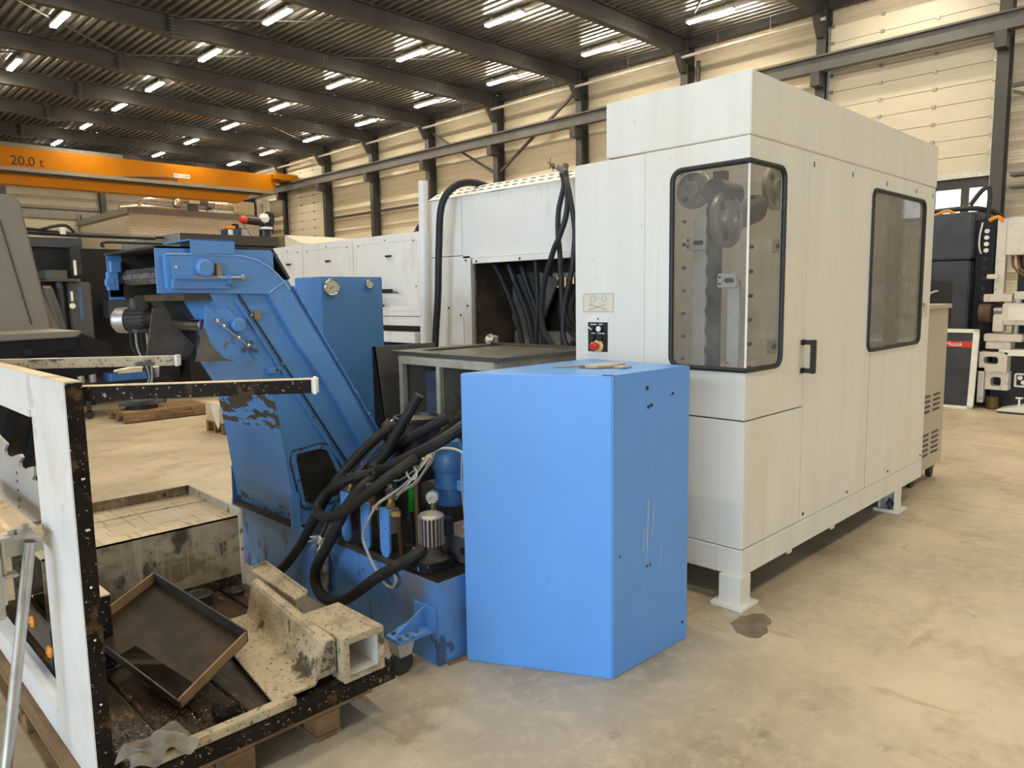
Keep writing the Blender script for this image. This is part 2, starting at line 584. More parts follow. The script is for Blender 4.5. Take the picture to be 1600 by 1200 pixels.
red_pl = mk('red_plastic', (0.62, 0.045, 0.025), rough=0.35)
yellow_pl = mk('yellow_plastic', (0.85, 0.62, 0.25), rough=0.45)
green_pl = mk('bright_green_plastic', (0.01, 0.42, 0.02), rough=0.4)
cream_label = mk('cream_label', (0.74, 0.68, 0.53), rough=0.6, var=0.04, vscale=20)
grey_ink = mk('faded_grey_print', (0.36, 0.34, 0.33), rough=0.7)
tan_ink = mk('faded_tan_print', (0.50, 0.36, 0.18), rough=0.7)
grey_cable = mk('light_grey_cable', (0.42, 0.40, 0.37), rough=0.45)
white_cable = mk('white_cable', (0.72, 0.68, 0.60), rough=0.4)
brown_cable = mk('brown_cable', (0.16, 0.095, 0.04), rough=0.5)
film = mk('clear_film', (0.46, 0.44, 0.41), rough=0.14, metal=0.5, var=0.2, vscale=20, spec=0.8, bump=0.8, bscale=40)
cloth_grey = mk('grey_rag', (0.20, 0.17, 0.135), rough=0.9, var=0.25, vscale=14, bump=0.3, bscale=90)
paper = mk('kraft_paper', (0.62, 0.50, 0.33), rough=0.8)
wall_plain = mk('plain_plaster', (0.60, 0.52, 0.39), rough=0.7)
tint_glass = glass('tinted_pane', (0.84, 0.835, 0.82), 0.03, 1.40, haze=0.15, hazecol=(0.42, 0.40, 0.37))  # diffuse haze added to brighten the pane
dark_glass = glass('smoked_pane', (0.65, 0.64, 0.62), 0.03, 1.8, haze=0.36, hazecol=(0.38, 0.355, 0.32))  # diffuse haze colour stands in for the grey reflection on the pane
clear_glass = glass('clear_pane', (0.94, 0.95, 0.95), 0.01, 1.45)

# white painted brickwork of the far office block (each brick a few pixels)
brick_mat = bpy.data.materials.new('white_brickwork')
brick_mat.use_nodes = True
_nt = brick_mat.node_tree
_bt = _nt.nodes.new('ShaderNodeTexBrick')
_tc = _nt.nodes.new('ShaderNodeTexCoord')
_sep = _nt.nodes.new('ShaderNodeSeparateXYZ')
_add = _nt.nodes.new('ShaderNodeMath')
_cmb = _nt.nodes.new('ShaderNodeCombineXYZ')
_nt.links.new(_tc.outputs['Object'], _sep.inputs['Vector'])
_nt.links.new(_sep.outputs['X'], _add.inputs[0])
_nt.links.new(_sep.outputs['Y'], _add.inputs[1])
_nt.links.new(_add.outputs['Value'], _cmb.inputs['X'])
_nt.links.new(_sep.outputs['Z'], _cmb.inputs['Y'])
_nt.links.new(_cmb.outputs['Vector'], _bt.inputs['Vector'])
_bt.inputs['Color1'].default_value = (0.66, 0.60, 0.48, 1)
_bt.inputs['Color2'].default_value = (0.60, 0.54, 0.43, 1)
_bt.inputs['Mortar'].default_value = (0.40, 0.34, 0.25, 1)
_bt.inputs['Scale'].default_value = 1.0
_bt.inputs['Brick Width'].default_value = 0.46
_bt.inputs['Row Height'].default_value = 0.15
_bt.inputs['Mortar Size'].default_value = 0.014
_nt.links.new(_bt.outputs['Color'], _nt.nodes['Principled BSDF'].inputs['Base Color'])
_nt.nodes['Principled BSDF'].inputs['Roughness'].default_value = 0.7


# ================================================================== THE SETTING
XL, XR, YF, YB = -14.0, 24.9, -10.0, 57.0      # left wall, right wall, wall behind the camera, far wall
ZB, ZD = 10.13, 10.70                          # underside of the roof beams, underside of the deck
COLY = [5.45 + 4.99 * k for k in range(-3, 11)]

fl = B().quad((XL, YF, 0), (XR, YF, 0), (XR, YB, 0), (XL, YB, 0)).out('floor', concrete, smooth=0)
fl['kind'] = 'structure'
fl['label'] = 'worn beige polished concrete hall floor'

# --- ceiling: trapezoidal deck on dark roof beams
ceil = struct('ceiling', (0, 0, 0), 'dark corrugated metal roof deck on black steel beams')
b = B()
per, dep = 0.29, 0.11
x = XL
prev = None
pts = []
while x < XR + per:
    pts += [(x, ZD), (x + 0.12, ZD), (x + 0.16, ZD + dep), (x + 0.25, ZD + dep)]
    x += per
for (xa, za), (xb, zb) in zip(pts[:-1], pts[1:]):
    b.quad((xa, YF, za), (xb, YF, zb), (xb, YB, zb), (xa, YB, za))
b.out('roof_deck', deck_metal, ceil, smooth=0)

def ibeam_x(b, x0, x1, yc, z0, z1, w=0.28, t=0.03):
    b.box(x0, x1, yc - w / 2, yc + w / 2, z0, z0 + t)
    b.box(x0, x1, yc - w / 2, yc + w / 2, z1 - t, z1)
    b.box(x0, x1, yc - 0.012, yc + 0.012, z0 + t, z1 - t)
beam0 = None
for y in COLY:
    if beam0 is None:
        b = B()
        ibeam_x(b, XL, 24.4, y, ZB, ZD)
        beam0 = b.out('roof_beam', steel_dark, ceil, smooth=0)
        # ridge splice at X = 10: haunch plate with two rows of bolts, end-plate joints further out
        b = B()
        b.prism([(8.9, ZB), (10.0, ZB - 0.13), (11.1, ZB)], 'y', y - 0.11, y + 0.11)
        b.box(9.96, 10.04, y - 0.17, y + 0.17, ZB - 0.15, ZD - 0.02)
        splice0 = b.out('ridge_splice', steel_dark, ceil, smooth=0)
        b = B()
        for s in (-1, 1):
            for q in range(7):
                b.cyl((10 + s * 0.04, y - 0.13, ZB - 0.1 + q * 0.105), (10 + s * 0.075, y - 0.13, ZB - 0.1 + q * 0.105), 0.022, n=6)
        for xx in (15.4, 21.0, 5.0):
            for q in range(3):
                b.cyl((xx + 0.14 * q, y - 0.012, ZD - 0.16), (xx + 0.14 * q, y - 0.05, ZD - 0.16), 0.025, n=6)
                b.cyl((xx + 0.14 * q, y - 0.012, ZD - 0.28), (xx + 0.14 * q, y - 0.05, ZD - 0.28), 0.025, n=6)
        bolts0 = b.out('splice_bolts', bolt_mat, ceil, smooth=0, kind='stuff')
        y0_beam = y
    else:
        for s, nm in ((beam0, 'roof_beam'), (splice0, 'ridge_splice'), (bolts0, 'splice_bolts')):
            share(s, ceil, (0, y - y0_beam, 0))
# wind bracing rods under the deck
for (xa, ya), (xb, yb) in [((4.2, COLY[7]), (10.0, COLY[8])), ((10.0, COLY[8]), (16.5, COLY[9])), ((10.2, COLY[8]), (16.2, COLY[7])),
                           ((16.2, COLY[7]), (22.5, COLY[6])), ((4.0, COLY[9]), (9.8, COLY[8])), ((16.4, COLY[6]), (10.4, COLY[7])),
                           ((24.2, COLY[5]), (18.6, COLY[4])), ((16.6, COLY[9]), (23.6, COLY[10])), ((23.8, COLY[4]), (18.0, COLY[3]))]:
    B().cyl((xa, ya, ZD - 0.035), (xb, yb, ZD - 0.035), 0.028, n=8).out('bracing_rod', steel_grey, ceil)
B().box(24.55, 24.75, YF, YB, 10.42, 10.68).out('eaves_beam', steel_dark, ceil, smooth=0)

# --- right wall: beige liner sheets between dark columns, crane rail, eaves pipe
wr = struct('wall_right', (0, 0, 0), 'long hall wall of ribbed beige sheets between dark steel columns')
TRAY = ((0.0, 0.10), (0.075, 0.072), (0.085, 0.08), (0.155, 0.040), (0.165, 0.050), (0.24, 0.0), (0.315, 0.018), (0.325, 0.030), (0.335, 0.022),
        (0.41, 0.045), (0.42, 0.058), (0.43, 0.050), (0.505, 0.072), (0.515, 0.085), (0.525, 0.078), (0.60, 0.10))
def clad_profile(z0, z1):
    pts = []
    z = z0
    while z < z1 - 0.01:
        pts += [(z + dz, d) for dz, d in TRAY if z + dz <= z1 + 1e-6]
        z += 0.60
    return pts
# one liner tray (0.60 m high, one bay long) is a panel of its own, copied up the bay and along the wall
def tray_mesh(y0, y1, name):
    b = B()
    for (za, da), (zb, db) in zip(TRAY[:-1], TRAY[1:]):
        b.quad((XR + da, y0, za), (XR + db, y0, zb), (XR + db, y1, zb), (XR + da, y1, za))
    return b.out(name, clad, wr, smooth=0)
edges = [YF] + COLY + [YB]
tray0 = None
for i in range(len(edges) - 1):
    y0, y1 = edges[i], edges[i + 1]
    k = i - 1
    lev = [0.6 * q for q in range(18)]
    if k == 3:      # bay with the near sectional door (its opening is left free)
        lev = [0.0, 0.6, 1.2, 1.8, 2.4, 9.6, 10.2]
    if k == 1:      # bay behind the camera's right shoulder with a window strip
        lev = [z for z in lev if not 3.5 < z < 4.7]
    full = abs(y1 - y0 - 4.99) < 0.01
    src = None
    for z in lev:
        if full and tray0 is not None:
            share(tray0, wr, (0, y0 - ytray, z))
        elif src is not None:
            share(src, wr, (0, 0, z - zsrc))
        else:
            src = tray_mesh(y0, y1, 'wall_panel')
            src.location.z += z
            zsrc = z
            if full:
                tray0, ytray = src, y0
def column(y):
    b = B()
    b.box(24.36, 24.39, y - 0.15, y + 0.15, 0, ZD)
    b.box(24.79, 24.82, y - 0.15, y + 0.15, 0, ZD)
    b.box(24.39, 24.79, y - 0.012, y + 0.012, 0, ZD)
    return b
col0 = column(COLY[0]).out('column', steel_dark, wr, smooth=0)
hb = B()
hb.prism([(24.36, ZB + 0.05), (23.85, ZB + 0.05), (23.85, ZB - 0.06), (24.20, ZB - 0.62), (24.36, ZB - 0.62)], 'y', COLY[0] - 0.10, COLY[0] + 0.10)
haunch0 = hb.out('haunch', steel_dark, wr, smooth=0)
bk = B()
bk.box(23.95, 24.36, COLY[0] - 0.14, COLY[0] + 0.14, 8.00, 8.42)
brk0 = bk.out('rail_bracket', steel_dark, wr, smooth=0)
bb = B()
for q in range(6):
    for s in (-1, 1):
        bb.cyl((24.36, COLY[0] + s * 0.1, 9.6 + q * 0.17), (24.33, COLY[0] + s * 0.1, 9.6 + q * 0.17), 0.02, n=6)
bolt0 = bb.out('column_bolts', bolt_mat, wr, smooth=0, kind='stuff')
for y in COLY[1:]:
    for s in (col0, haunch0, brk0, bolt0):
        share(s, wr, (0, y - COLY[0], 0))
b = B()
b.box(23.98, 24.26, YF + 0.3, YB - 0.3, 8.43, 8.46)
b.box(23.98, 24.26, YF + 0.3, YB - 0.3, 8.86, 8.89)
b.box(24.10, 24.13, YF + 0.3, YB - 0.3, 8.46, 8.86)
b.box(24.09, 24.15, YF + 0.3, YB - 0.3, 8.89, 8.95)
b.out('crane_rail', steel_grey, wr, smooth=0)
# intermediate wall girts
for i in range(5, 10):
    B().box(24.62, 24.80, COLY[i] + 0.16, COLY[i + 1] - 0.16, 6.35, 6.47).out('wall_girt', steel_dark, wr, smooth=0)
# diagonal wind braces meeting at one column foot
B().beam((24.5, COLY[8] - 0.3, 9.75), (24.5, COLY[7] + 0.15, 7.25), 0.10, 0.10).out('wall_brace', steel_dark, wr, smooth=0)
B().beam((24.5, COLY[6] + 0.2, 9.95), (24.5, COLY[7] - 0.15, 7.25), 0.10, 0.10).out('wall_brace', steel_dark, wr, smooth=0)
# bright eaves pipe with hangers
b = B()
b.cyl((24.05, 10.2, 9.98), (24.05, YB - 1, 9.98), 0.055, n=10)
b.out('eaves_pipe', pipe_white, wr)
for i in range(24):
    yy = 12.0 + i * 1.9
    B().cyl((24.05, yy, 10.03), (24.05, yy, 10.68), 0.008, n=4).out('pipe_hanger', bolt_mat, wr, smooth=0)
B().cyl((24.62, 15.0, 0.2), (24.62, 15.0, 9.9), 0.07, n=10).out('down_pipe', steel_dark, wr)
# cable tray and lug near the right edge of the view
b = B()
b.box(24.2, 24.7, 2.2, 5.1, 4.62, 4.70)
b.box(24.2, 24.7, 1.4, 5.1, 4.30, 4.36)
b.out('cable_tray', steel_grey, wr, smooth=0)
b = B()
b.beam((24.5, 5.2, 7.05), (24.5, 3.4, 7.05), 0.12, 0.10)
b.beam((24.5, 5.2, 6.9), (24.5, 3.6, 6.2), 0.08, 0.08)
b.out('wall_brace', steel_dark, wr, smooth=0)

# --- sectional doors: one near (raised over a glazed strip), one in the far bay
def sectional(name, y0, y1, z0, z1, label, step=0.5):
    d = struct(name, (0, (y0 + y1) / 2, z0), label)
    z = z0
    base = None
    i = 0
    while z < z1 - 0.05:
        if base is None:
            bb_ = B()
            bb_.box(24.66, 24.72, y0, y1, z + 0.008, z + step - 0.008)
            for q in range(1, 8):
                bb_.box(24.655, 24.66, y0 + 0.02, y1 - 0.02, z + q * step / 8 - 0.004, z + q * step / 8 + 0.004)
            base = bb_.out('door_panel', door_panel_mat, d, smooth=0)
            hg = B()
            for t in (0.005, 0.33, 0.66, 0.985):
                yy = y0 + (y1 - y0) * t
                hg.box(24.62, 24.66, yy - 0.05, yy + 0.05, z + step - 0.05, z + step + 0.05)
            hinge = hg.out('hinge', bolt_mat, d, smooth=0)
            z_first = z
        else:
            share(base, d, (0, 0, z - z_first))
            share(hinge, d, (0, 0, z - z_first))
        z += step
    B().box(24.72, 24.74, y0, y1, z0, z).out('joint_backing', groove_mat, d, smooth=0)
    for yy in (y0 - 0.05, y1 + 0.02):
        B().box(24.58, 24.70, yy, yy + 0.04, z0 - 1.5, z).out('guide_track', galv, d, smooth=0)
    return d
sectional('door_1', COLY[3] + 0.22, COLY[4] - 0.18, 4.86, 9.8, 'cream sectional door with horizontal panels raised above the glazed strip')
sectional('door_2', COLY[10] + 0.2, COLY[11] - 0.2, 0.0, 9.6, 'distant cream sectional door beside the end of the crane')
# glazed strip under the near door: dark frame, two bright panes with the sky behind
w = struct('window_1', (24.8, 7.9, 3.0), 'dark framed window strip with bright panes under the raised door')
y0, y1 = COLY[3], COLY[4]
b = B()
b.box(24.60, 24.80, y0 + 0.15, y1 - 0.15, 4.74, 4.86)
b.out('lintel', galv, w, smooth=0)
b = B()
b.box(24.72, 24.80, y0 + 0.15, y1 - 0.15, 4.46, 4.74)
b.box(24.72, 24.80, y0 + 0.15, y1 - 0.15, 3.0, 3.78)
for yy in (5.62, 6.28, 7.10, 7.92, 8.74, 9.56, 10.2):
    wdt = 0.10 if yy in (6.28,) else 0.05
    b.box(24.72, 24.80, yy - wdt, yy + wdt, 3.78, 4.46)
b.out('window_frame', steel_dark, w, smooth=0)
for ya, yb in ((5.67, 6.18), (6.38, 7.05), (7.15, 7.87), (7.97, 8.69), (8.79, 9.51)):
    B().box(24.755, 24.765, ya, yb, 3.78, 4.46).out('pane', clear_glass, w, smooth=0)

w3 = struct('window_3', (24.85, -2.0, 3.6), 'window strip of the next bay, mirrored in the long side pane')
b = B()
b.box(24.80, 24.90, COLY[1], COLY[2], 4.40, 4.80)
b.box(24.80, 24.90, COLY[1], COLY[2], 3.60, 3.74)
for yy in (-4.45, -3.25, -2.05, -0.85, 0.35):
    b.box(24.80, 24.90, yy - 0.05, yy + 0.05, 3.74, 4.40)
b.out('window_frame', steel_dark, w3, smooth=0)
for ya in (-4.40, -3.20, -2.0, -0.80):
    B().box(24.845, 24.855, ya, ya + 1.1, 3.74, 4.40).out('pane', clear_glass, w3, smooth=0)

# --- far wall
wb = struct('wall_back', (0, 0, 0), 'far hall wall, ribbed sheets above pale brickwork')
b = B()
pr = clad_profile(7.75, 10.75)
for (za, da), (zb, db) in zip(pr[:-1], pr[1:]):
    b.quad((XL, YB + da, za), (XL, YB + db, zb), (XR, YB + db, zb), (XR, YB + da, za))
b.out('wall_sheet', clad_far, wb, smooth=0)
B().box(XL, XR, YB - 0.02, YB + 0.05, 0, 7.15).out('brick_base', brick_mat, wb, smooth=0)
B().box(XL, XR, YB - 0.18, YB + 0.05, 7.15, 7.48).out('fascia', fascia_grey, wb, smooth=0)
B().box(XL, XR, YB - 0.12, YB + 0.05, 7.48, 7.68).out('fascia_cap', crane_grey, wb, smooth=0)
B().box(XL, XR, YB - 0.10, YB + 0.05, 7.68, 7.80).out('sill_girt', steel_dark, wb, smooth=0)
for xx in (-0.8, 5.2, 11.2, 17.0, 22.0):
    B().box(xx - 0.17, xx + 0.17, YB - 0.35, YB - 0.02, 7.5, ZD).out('column', steel_dark, wb, smooth=0)
for xx in (15.4, 15.65):
    B().cyl((xx, YB - 0.25, 4.4), (xx, YB - 0.25, 7.5), 0.09, n=8).out('down_pipe', crane_grey, wb)

# --- left wall and the wall behind the camera (never in view, they close the hall)
wl = struct('wall_left', (0, 0, 0), 'left hall wall with tall window bands')
b = B()
b.box(XL - 0.1, XL, YF, YB, 0, 1.2)
b.box(XL - 0.1, XL, YF, YB, 6.5, 10.9)
for ya, yb in ((YF, -9.5), (-1.7, -1.3), (6.5, YB)):
    b.box(XL - 0.1, XL, ya, yb, 1.2, 6.5)
b.out('wall_sheet', clad, wl, smooth=0)
wf = struct('wall_front', (0, 0, 0), 'hall wall behind the camera with a loading gate')
b = B()
b.box(XL, 5.0, YF - 0.1, YF, 0, 10.9)
b.box(11.0, XR, YF - 0.1, YF, 0, 10.9)
b.box(5.0, 11.0, YF - 0.1, YF, 5.3, 10.9)
b.box(5.0, 11.0, YF - 0.1, YF, 0, 0.75)
b.out('wall_sheet', clad, wf, smooth=0)
w2 = struct('window_2', (8, YF, 0.75), 'gate glazing behind the camera')
b = B()
for xx in (5.0, 7.0, 9.0, 10.94):
    b.box(xx, xx + 0.06, YF - 0.06, YF, 0.75, 5.3)
b.out('window_frame', steel_dark, w2, smooth=0)

# --- office block built into the far corner
ob = struct('wall_office', (15.3, 47.0, 0), 'white brick office block inside the hall under the crane')
B().box(15.42, 24.3, 47.1, 56.95, 0, 6.80).out('brick_box', brick_mat, ob, smooth=0)
B().box(15.32, 24.3, 47.0, 56.95, 6.74, 7.08).out('fascia', fascia_grey, ob, smooth=0)
B().box(19.3, 20.4, 47.02, 47.12, 5.0, 5.45).out('vent_grille', steel_dark, ob, smooth=0)

# --- floor marks
fm = B().box(8.715, 8.73, -2.0, 2.30, 0.0, 0.001).out('trim_1', mk('faded_white_line', (0.62, 0.56, 0.44), rough=0.5), smooth=0)
fm['kind'] = 'structure'
fm['label'] = 'thin faded white line on the floor beyond the wheeled cabinet'

# ================================================================== LAMPS AND CRANE
ORD = ['first', 'second', 'third', 'fourth', 'fifth', 'sixth', 'seventh', 'eighth', 'ninth', 'tenth', 'eleventh', 'twelfth', 'thirteenth', 'fourteenth']
def make_lamp():
    r = thing('fluorescent_lamp', 'lamp', 'lamp', (0, 0, 10.45), 'ceiling tube lamps')
    b = B()
    b.box(-0.10, 0.10, -0.84, 0.84, 10.50, 10.58)
    b.box(-0.02, 0.02, -0.6, -0.56, 10.58, 10.69)
    b.box(-0.02, 0.02, 0.56, 0.6, 10.58, 10.69)
    b.out('housing', lamp_body, r, smooth=0)
    b = B()
    b.box(-0.085, 0.085, -0.81, 0.81, 10.45, 10.497)
    b.out('tube', tube_emit, r, smooth=0)
    return r
lamp0 = make_lamp()
rows = [(22.5, 'along the beige right wall', [3.0, 8.0, 13.3, 17.8, 23.0, 28.0, 33.0, 38.3, 43.6, 48.2, 53.2]),
        (17.75, 'second from the right wall', [-2.0, 3.0, 8.0, 13.0, 18.0, 22.9, 27.9, 33.0, 38.2, 43.2, 48.2, 53.2]),
        (12.3, 'third from the right wall', [-2.0, 3.0, 8.0, 13.0, 17.8, 22.7, 27.8, 33.3, 37.7, 42.7, 48.2, 53.2]),
        (7.4, 'ending above the crane number', [-2.0, 3.0, 8.0, 13.0, 18.0, 22.8, 27.5, 33.7, 38.4]),
        (2.2, 'out over the foreground machines', [-2.0, 3.0, 8.0, 13.0, 18.0, 23.0, 28.0]),
        (-3.0, 'nearest the left wall', [-2.0, 3.0, 8.0, 13.0, 18.0])]
first = True
for X_, desc, ys in rows:
    for i, y in enumerate(ys):
        lab = 'tube lamp, %s from the far end, ceiling row %s' % (ORD[len(ys) - 1 - i], desc)
        if first:
            lamp0.location = (X_, y, 10.45)
            lamp0['label'] = lab
            first = False
        else:
            copy_thing(lamp0, (X_, y, 10.45), lab, 'ceiling tube lamps')

cr = thing('overhead_crane', 'yellow overhead travelling crane spanning the hall, marked 20.0 t', 'crane', (8, 44.4, 7.45))
b = B()
b.prism([(XL + 0.6, 9.27), (23.2, 9.27), (23.2, 8.55), (22.6, 8.05), (XL + 0.6, 8.05)], 'y', 44.0, 44.9)
b.out('main_girder', crane_yellow, cr, smooth=0)
b = B()
b.prism([(XL + 0.6, 8.05), (21.6, 8.05), (20.9, 7.47), (XL + 0.6, 7.47)], 'y', 44.12, 44.9)
b.out('lower_girder', crane_yellow, cr, smooth=0)
b = B()
b.box(XL + 0.6, 22.9, 43.75, 44.0, 8.08, 8.26)
b.out('cable_rail', crane_grey, cr, smooth=0)
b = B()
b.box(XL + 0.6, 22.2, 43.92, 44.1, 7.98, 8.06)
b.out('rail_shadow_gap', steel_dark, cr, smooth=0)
b = B()
b.box(XL + 0.6, 14.5, 44.5, 44.8, 9.27, 9.55)
b.out('walkway', fascia_grey, cr, smooth=0)
b = B()
b.tube([(14.2, 43.85, 8.26), (16.0, 43.85, 8.42), (17.0, 43.85, 8.45), (17.0, 43.85, 8.28)], 0.03, n=6)
b.tube([(15.0, 43.85, 8.26), (16.3, 43.85, 8.36), (16.9, 43.85, 8.38), (16.9, 43.85, 8.28)], 0.03, n=6)
b.out('festoon_cable', rubber, cr)
b = B()
b.box(22.9, 24.5, 43.6, 45.4, 9.0, 9.35)
b.prism([(22.8, 9.25), (24.4, 9.25), (24.4, 8.95), (23.4, 8.95)], 'y', 43.7, 43.95)
b.out('end_carriage', crane_yellow, cr, smooth=0)
b = B()
for yy in (43.9, 45.1):
    b.cyl((24.05, yy, 9.12), (24.2, yy, 9.12), 0.17, n=12)
b.out('rail_wheel', steel_dark, cr)
text_mesh('lettering', '20.0 t', black_ink, cr, (9.12, 43.99, 8.42), (1, 0, 0), (0, 0, 1), 0.62, 0.004)
B().box(16.95, 17.85, 43.98, 44.0, 8.54, 8.76).out('name_plate', plate_white, cr, smooth=0)
text_mesh('lettering', 'B4.A. KLEIN', black_ink, cr, (17.40, 43.975, 8.60), (1, 0, 0), (0, 0, 1), 0.165, 0.002, 'CENTER')

# ventilation plant on the office roof
vp = thing('ventilation_duct', 'shiny round ventilation duct with fan box on the office roof', 'duct', (19.5, 48, 7.08))
b = B()
b.tube([(15.4, 48.6, 7.22), (16.6, 48.6, 7.32), (18.2, 48.6, 7.30), (20.6, 48.6, 7.22)], 0.13, n=10)
b.tube([(16.4, 48.3, 7.42), (16.9, 48.3, 7.72), (17.6, 48.3, 7.74), (18.7, 48.3, 7.70)], 0.13, n=10)
b.out('thin_duct', duct_metal, vp)
b = B()
b.tube([(18.6, 48.0, 7.45), (18.68, 48.0, 7.70), (18.95, 48.0, 7.86), (19.4, 48.0, 7.88)], 0.22, n=14)
b.tube([(19.9, 48.0, 7.85), (20.3, 48.0, 7.82), (20.6, 48.0, 7.76), (20.9, 48.0, 7.72)], 0.22, n=14)
b.cyl((20.85, 48.0, 7.68), (22.0, 48.0, 7.64), 0.30, n=18)
b.out('main_duct', duct_metal, vp)
b = B()
for q in range(4):
    b.cyl((19.95 + q * 0.14, 48.0, 7.83), (20.02 + q * 0.14, 48.0, 7.83), 0.26, n=14)
b.out('duct_collar', steel_grey, vp)
B().box(19.25, 19.9, 47.7, 48.3, 7.62, 8.18).out('fan_box', duct_box, vp, smooth=0)
B().box(19.3, 19.8, 47.8, 48.2, 7.08, 7.62).out('support', steel_grey, vp, smooth=0)
B().box(20.7, 22.0, 47.6, 48.4, 7.08, 7.34).out('plinth', plate_white, vp, smooth=0)
fb = thing('filter_box', 'cream rectangular filter box at the end of the roof duct', 'box', (22.6, 47.8, 7.08))
B().box(22.05, 23.35, 47.4, 48.4, 7.085, 7.95).out('box_body', duct_box, fb, smooth=0)
b = B()
for i in range(5):
    for j in range(3):
        b.cyl((22.2 + i * 0.25, 47.4, 7.2 + j * 0.32), (22.2 + i * 0.25, 47.38, 7.2 + j * 0.32), 0.02, n=6)
b.out('rivets', steel_grey, fb, smooth=0, kind='stuff')
lc = thing('cage_ladder', 'pale cage ladder rising beside the crane end in the far corner', 'ladder', (23.5, 46.3, 0))
LXc, LYc = 23.45, 46.4
b = B()
for s in range(6):
    a = math.pi * s / 5
    b.cyl((LXc + 0.38 * math.cos(a), LYc - 0.4 * math.sin(a), 4.5), (LXc + 0.38 * math.cos(a), LYc - 0.4 * math.sin(a), 7.95), 0.03, n=6)
b.out('cage_bar', pipe_white, lc)
b = B()
for z in (4.6, 5.8, 7.0, 7.95):
    b.tube([(LXc + 0.38 * math.cos(math.pi * s / 8), LYc - 0.4 * math.sin(math.pi * s / 8), z) for s in range(9)], 0.035, n=6, smooth=False)
b.out('hoop', pipe_white, lc)
b = B()
b.cyl((LXc - 0.25, LYc + 0.1, 0), (LXc - 0.25, LYc + 0.1, 8.0), 0.035, n=6)
b.cyl((LXc + 0.25, LYc + 0.1, 0), (LXc + 0.25, LYc + 0.1, 8.0), 0.035, n=6)
for q in range(26):
    b.cyl((LXc - 0.25, LYc + 0.1, 0.3 + q * 0.3), (LXc + 0.25, LYc + 0.1, 0.3 + q * 0.3), 0.02, n=6)
b.out('ladder_rails', pipe_white, lc)


# ================================================================== TALL TOOL MAGAZINE CABINET
CX, CY = 3.374, 1.769
tc_ = thing('tool_magazine_cabinet', 'tall off-white machine cabinet on feet with tinted wraparound corner window', 'machine', (4.78, 2.3, 0))
g = 0.003
X1, Y1 = 6.20, 2.858
# hood, left open on top to let lamp light inside
B().ring(rect_like(CX, X1 + 0.03, CY, 2.63, 1), rect_like(CX + 0.02, X1 + 0.01, CY + 0.02, 2.61, 1), 'z', 2.345, 2.64).out('hood', cab_white, tc_, bevel=0.004)
# dark core behind the joints (frame of the cabinet)
b = B()
b.box(CX + 0.03, X1 - 0.01, CY + 0.03, CY + 0.05, 2.28, 2.345)
b.box(CX + 0.03, CX + 0.05, CY + 0.03, Y1 - 0.02, 2.28, 2.338)
b.box(4.02, 4.06, CY + 0.022, CY + 0.08, 0.28, 2.33)
b.box(CX + 0.022, CX + 0.08, 2.34, 2.39, 0.28, 2.33)
b.box(CX + 0.022, CX + 0.04, CY + 0.022, 2.39, 0.93, 0.99)
b.box(CX + 0.022, 4.06, CY + 0.022, CY + 0.04, 0.93, 0.99)
b.box(CX + 0.022, X1 - 0.02, CY + 0.022, CY + 0.05, 0.27, 0.33)
b.box(CX + 0.022, CX + 0.05, CY + 0.022, Y1 - 0.02, 0.27, 0.33)
b.out('inner_frame', dark_in, tc_, smooth=0)
# left panel of the front with sign and switch plate
lp = B().box(CX, CX + 0.02, 2.366 + g, Y1, 0.30, 2.336).out('side_panel', cab_white, tc_, bevel=0.003)
# corner door: two C-shaped sheets around a window that wraps the corner
WZ0, WZ1, WY, WX = 1.215, 2.222, 2.198, 3.742
def cshape(c0, cw, c1, z0, z1, w0, w1, r=0.055):
    """c0 corner side, cw window far edge, c1 outer edge"""
    s = 1 if c1 > c0 else -1
    pts = [(c0, z0), (c1, z0), (c1, z1), (c0, z1), (c0, w1)]
    for i in range(6):
        a = math.radians(90 - 90 * i / 5)
        pts.append((cw - s * r + s * r * math.cos(a), w1 - r + r * math.sin(a)))
    for i in range(6):
        a = math.radians(-90 * i / 5)
        pts.append((cw - s * r + s * r * math.cos(a), w0 + r + r * math.sin(a)))
    pts.append((c0, w0))
    return pts
b = B()
b.prism(cshape(CY, WY, 2.366, 0.965, 2.338, WZ0, WZ1), 'x', CX, CX + 0.02)
b.prism(cshape(CX + 0.0202, WX, 4.030, 0.965, 2.338, WZ0, WZ1), 'y', CY, CY + 0.02)
cd = b.out('corner_door', cab_white, tc_, smooth=0)
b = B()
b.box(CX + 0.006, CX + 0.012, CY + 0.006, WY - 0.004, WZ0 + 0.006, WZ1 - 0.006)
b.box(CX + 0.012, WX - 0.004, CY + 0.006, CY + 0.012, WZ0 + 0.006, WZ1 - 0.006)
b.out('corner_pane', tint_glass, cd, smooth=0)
B().cyl((CX + 0.004, CY + 0.004, WZ0), (CX + 0.004, CY + 0.004, WZ1), 0.006, n=8).out('corner_bead', plate_white, cd)
def loop(axis, c0, cw, w0, w1, r=0.055):
    s = 1 if cw > c0 else -1
    pts = [(c0, w1)]
    for i in range(6):
        a = math.radians(90 - 90 * i / 5)
        pts.append((cw - s * r + s * r * math.cos(a), w1 - r + r * math.sin(a)))
    for i in range(6):
        a = math.radians(-90 * i / 5)
        pts.append((cw - s * r + s * r * math.cos(a), w0 + r + r * math.sin(a)))
    pts.append((c0, w0))
    return pts
lx = [(CX - 0.002, u, v) for u, v in loop('x', CY, WY, WZ0, WZ1)]
ly = [(u, CY - 0.002, v) for u, v in loop('y', CX, WX, WZ0, WZ1)]
B().tube(lx[::-1] + ly, 0.0135, n=8, smooth=False).out('rubber_gasket', rubber, cd)
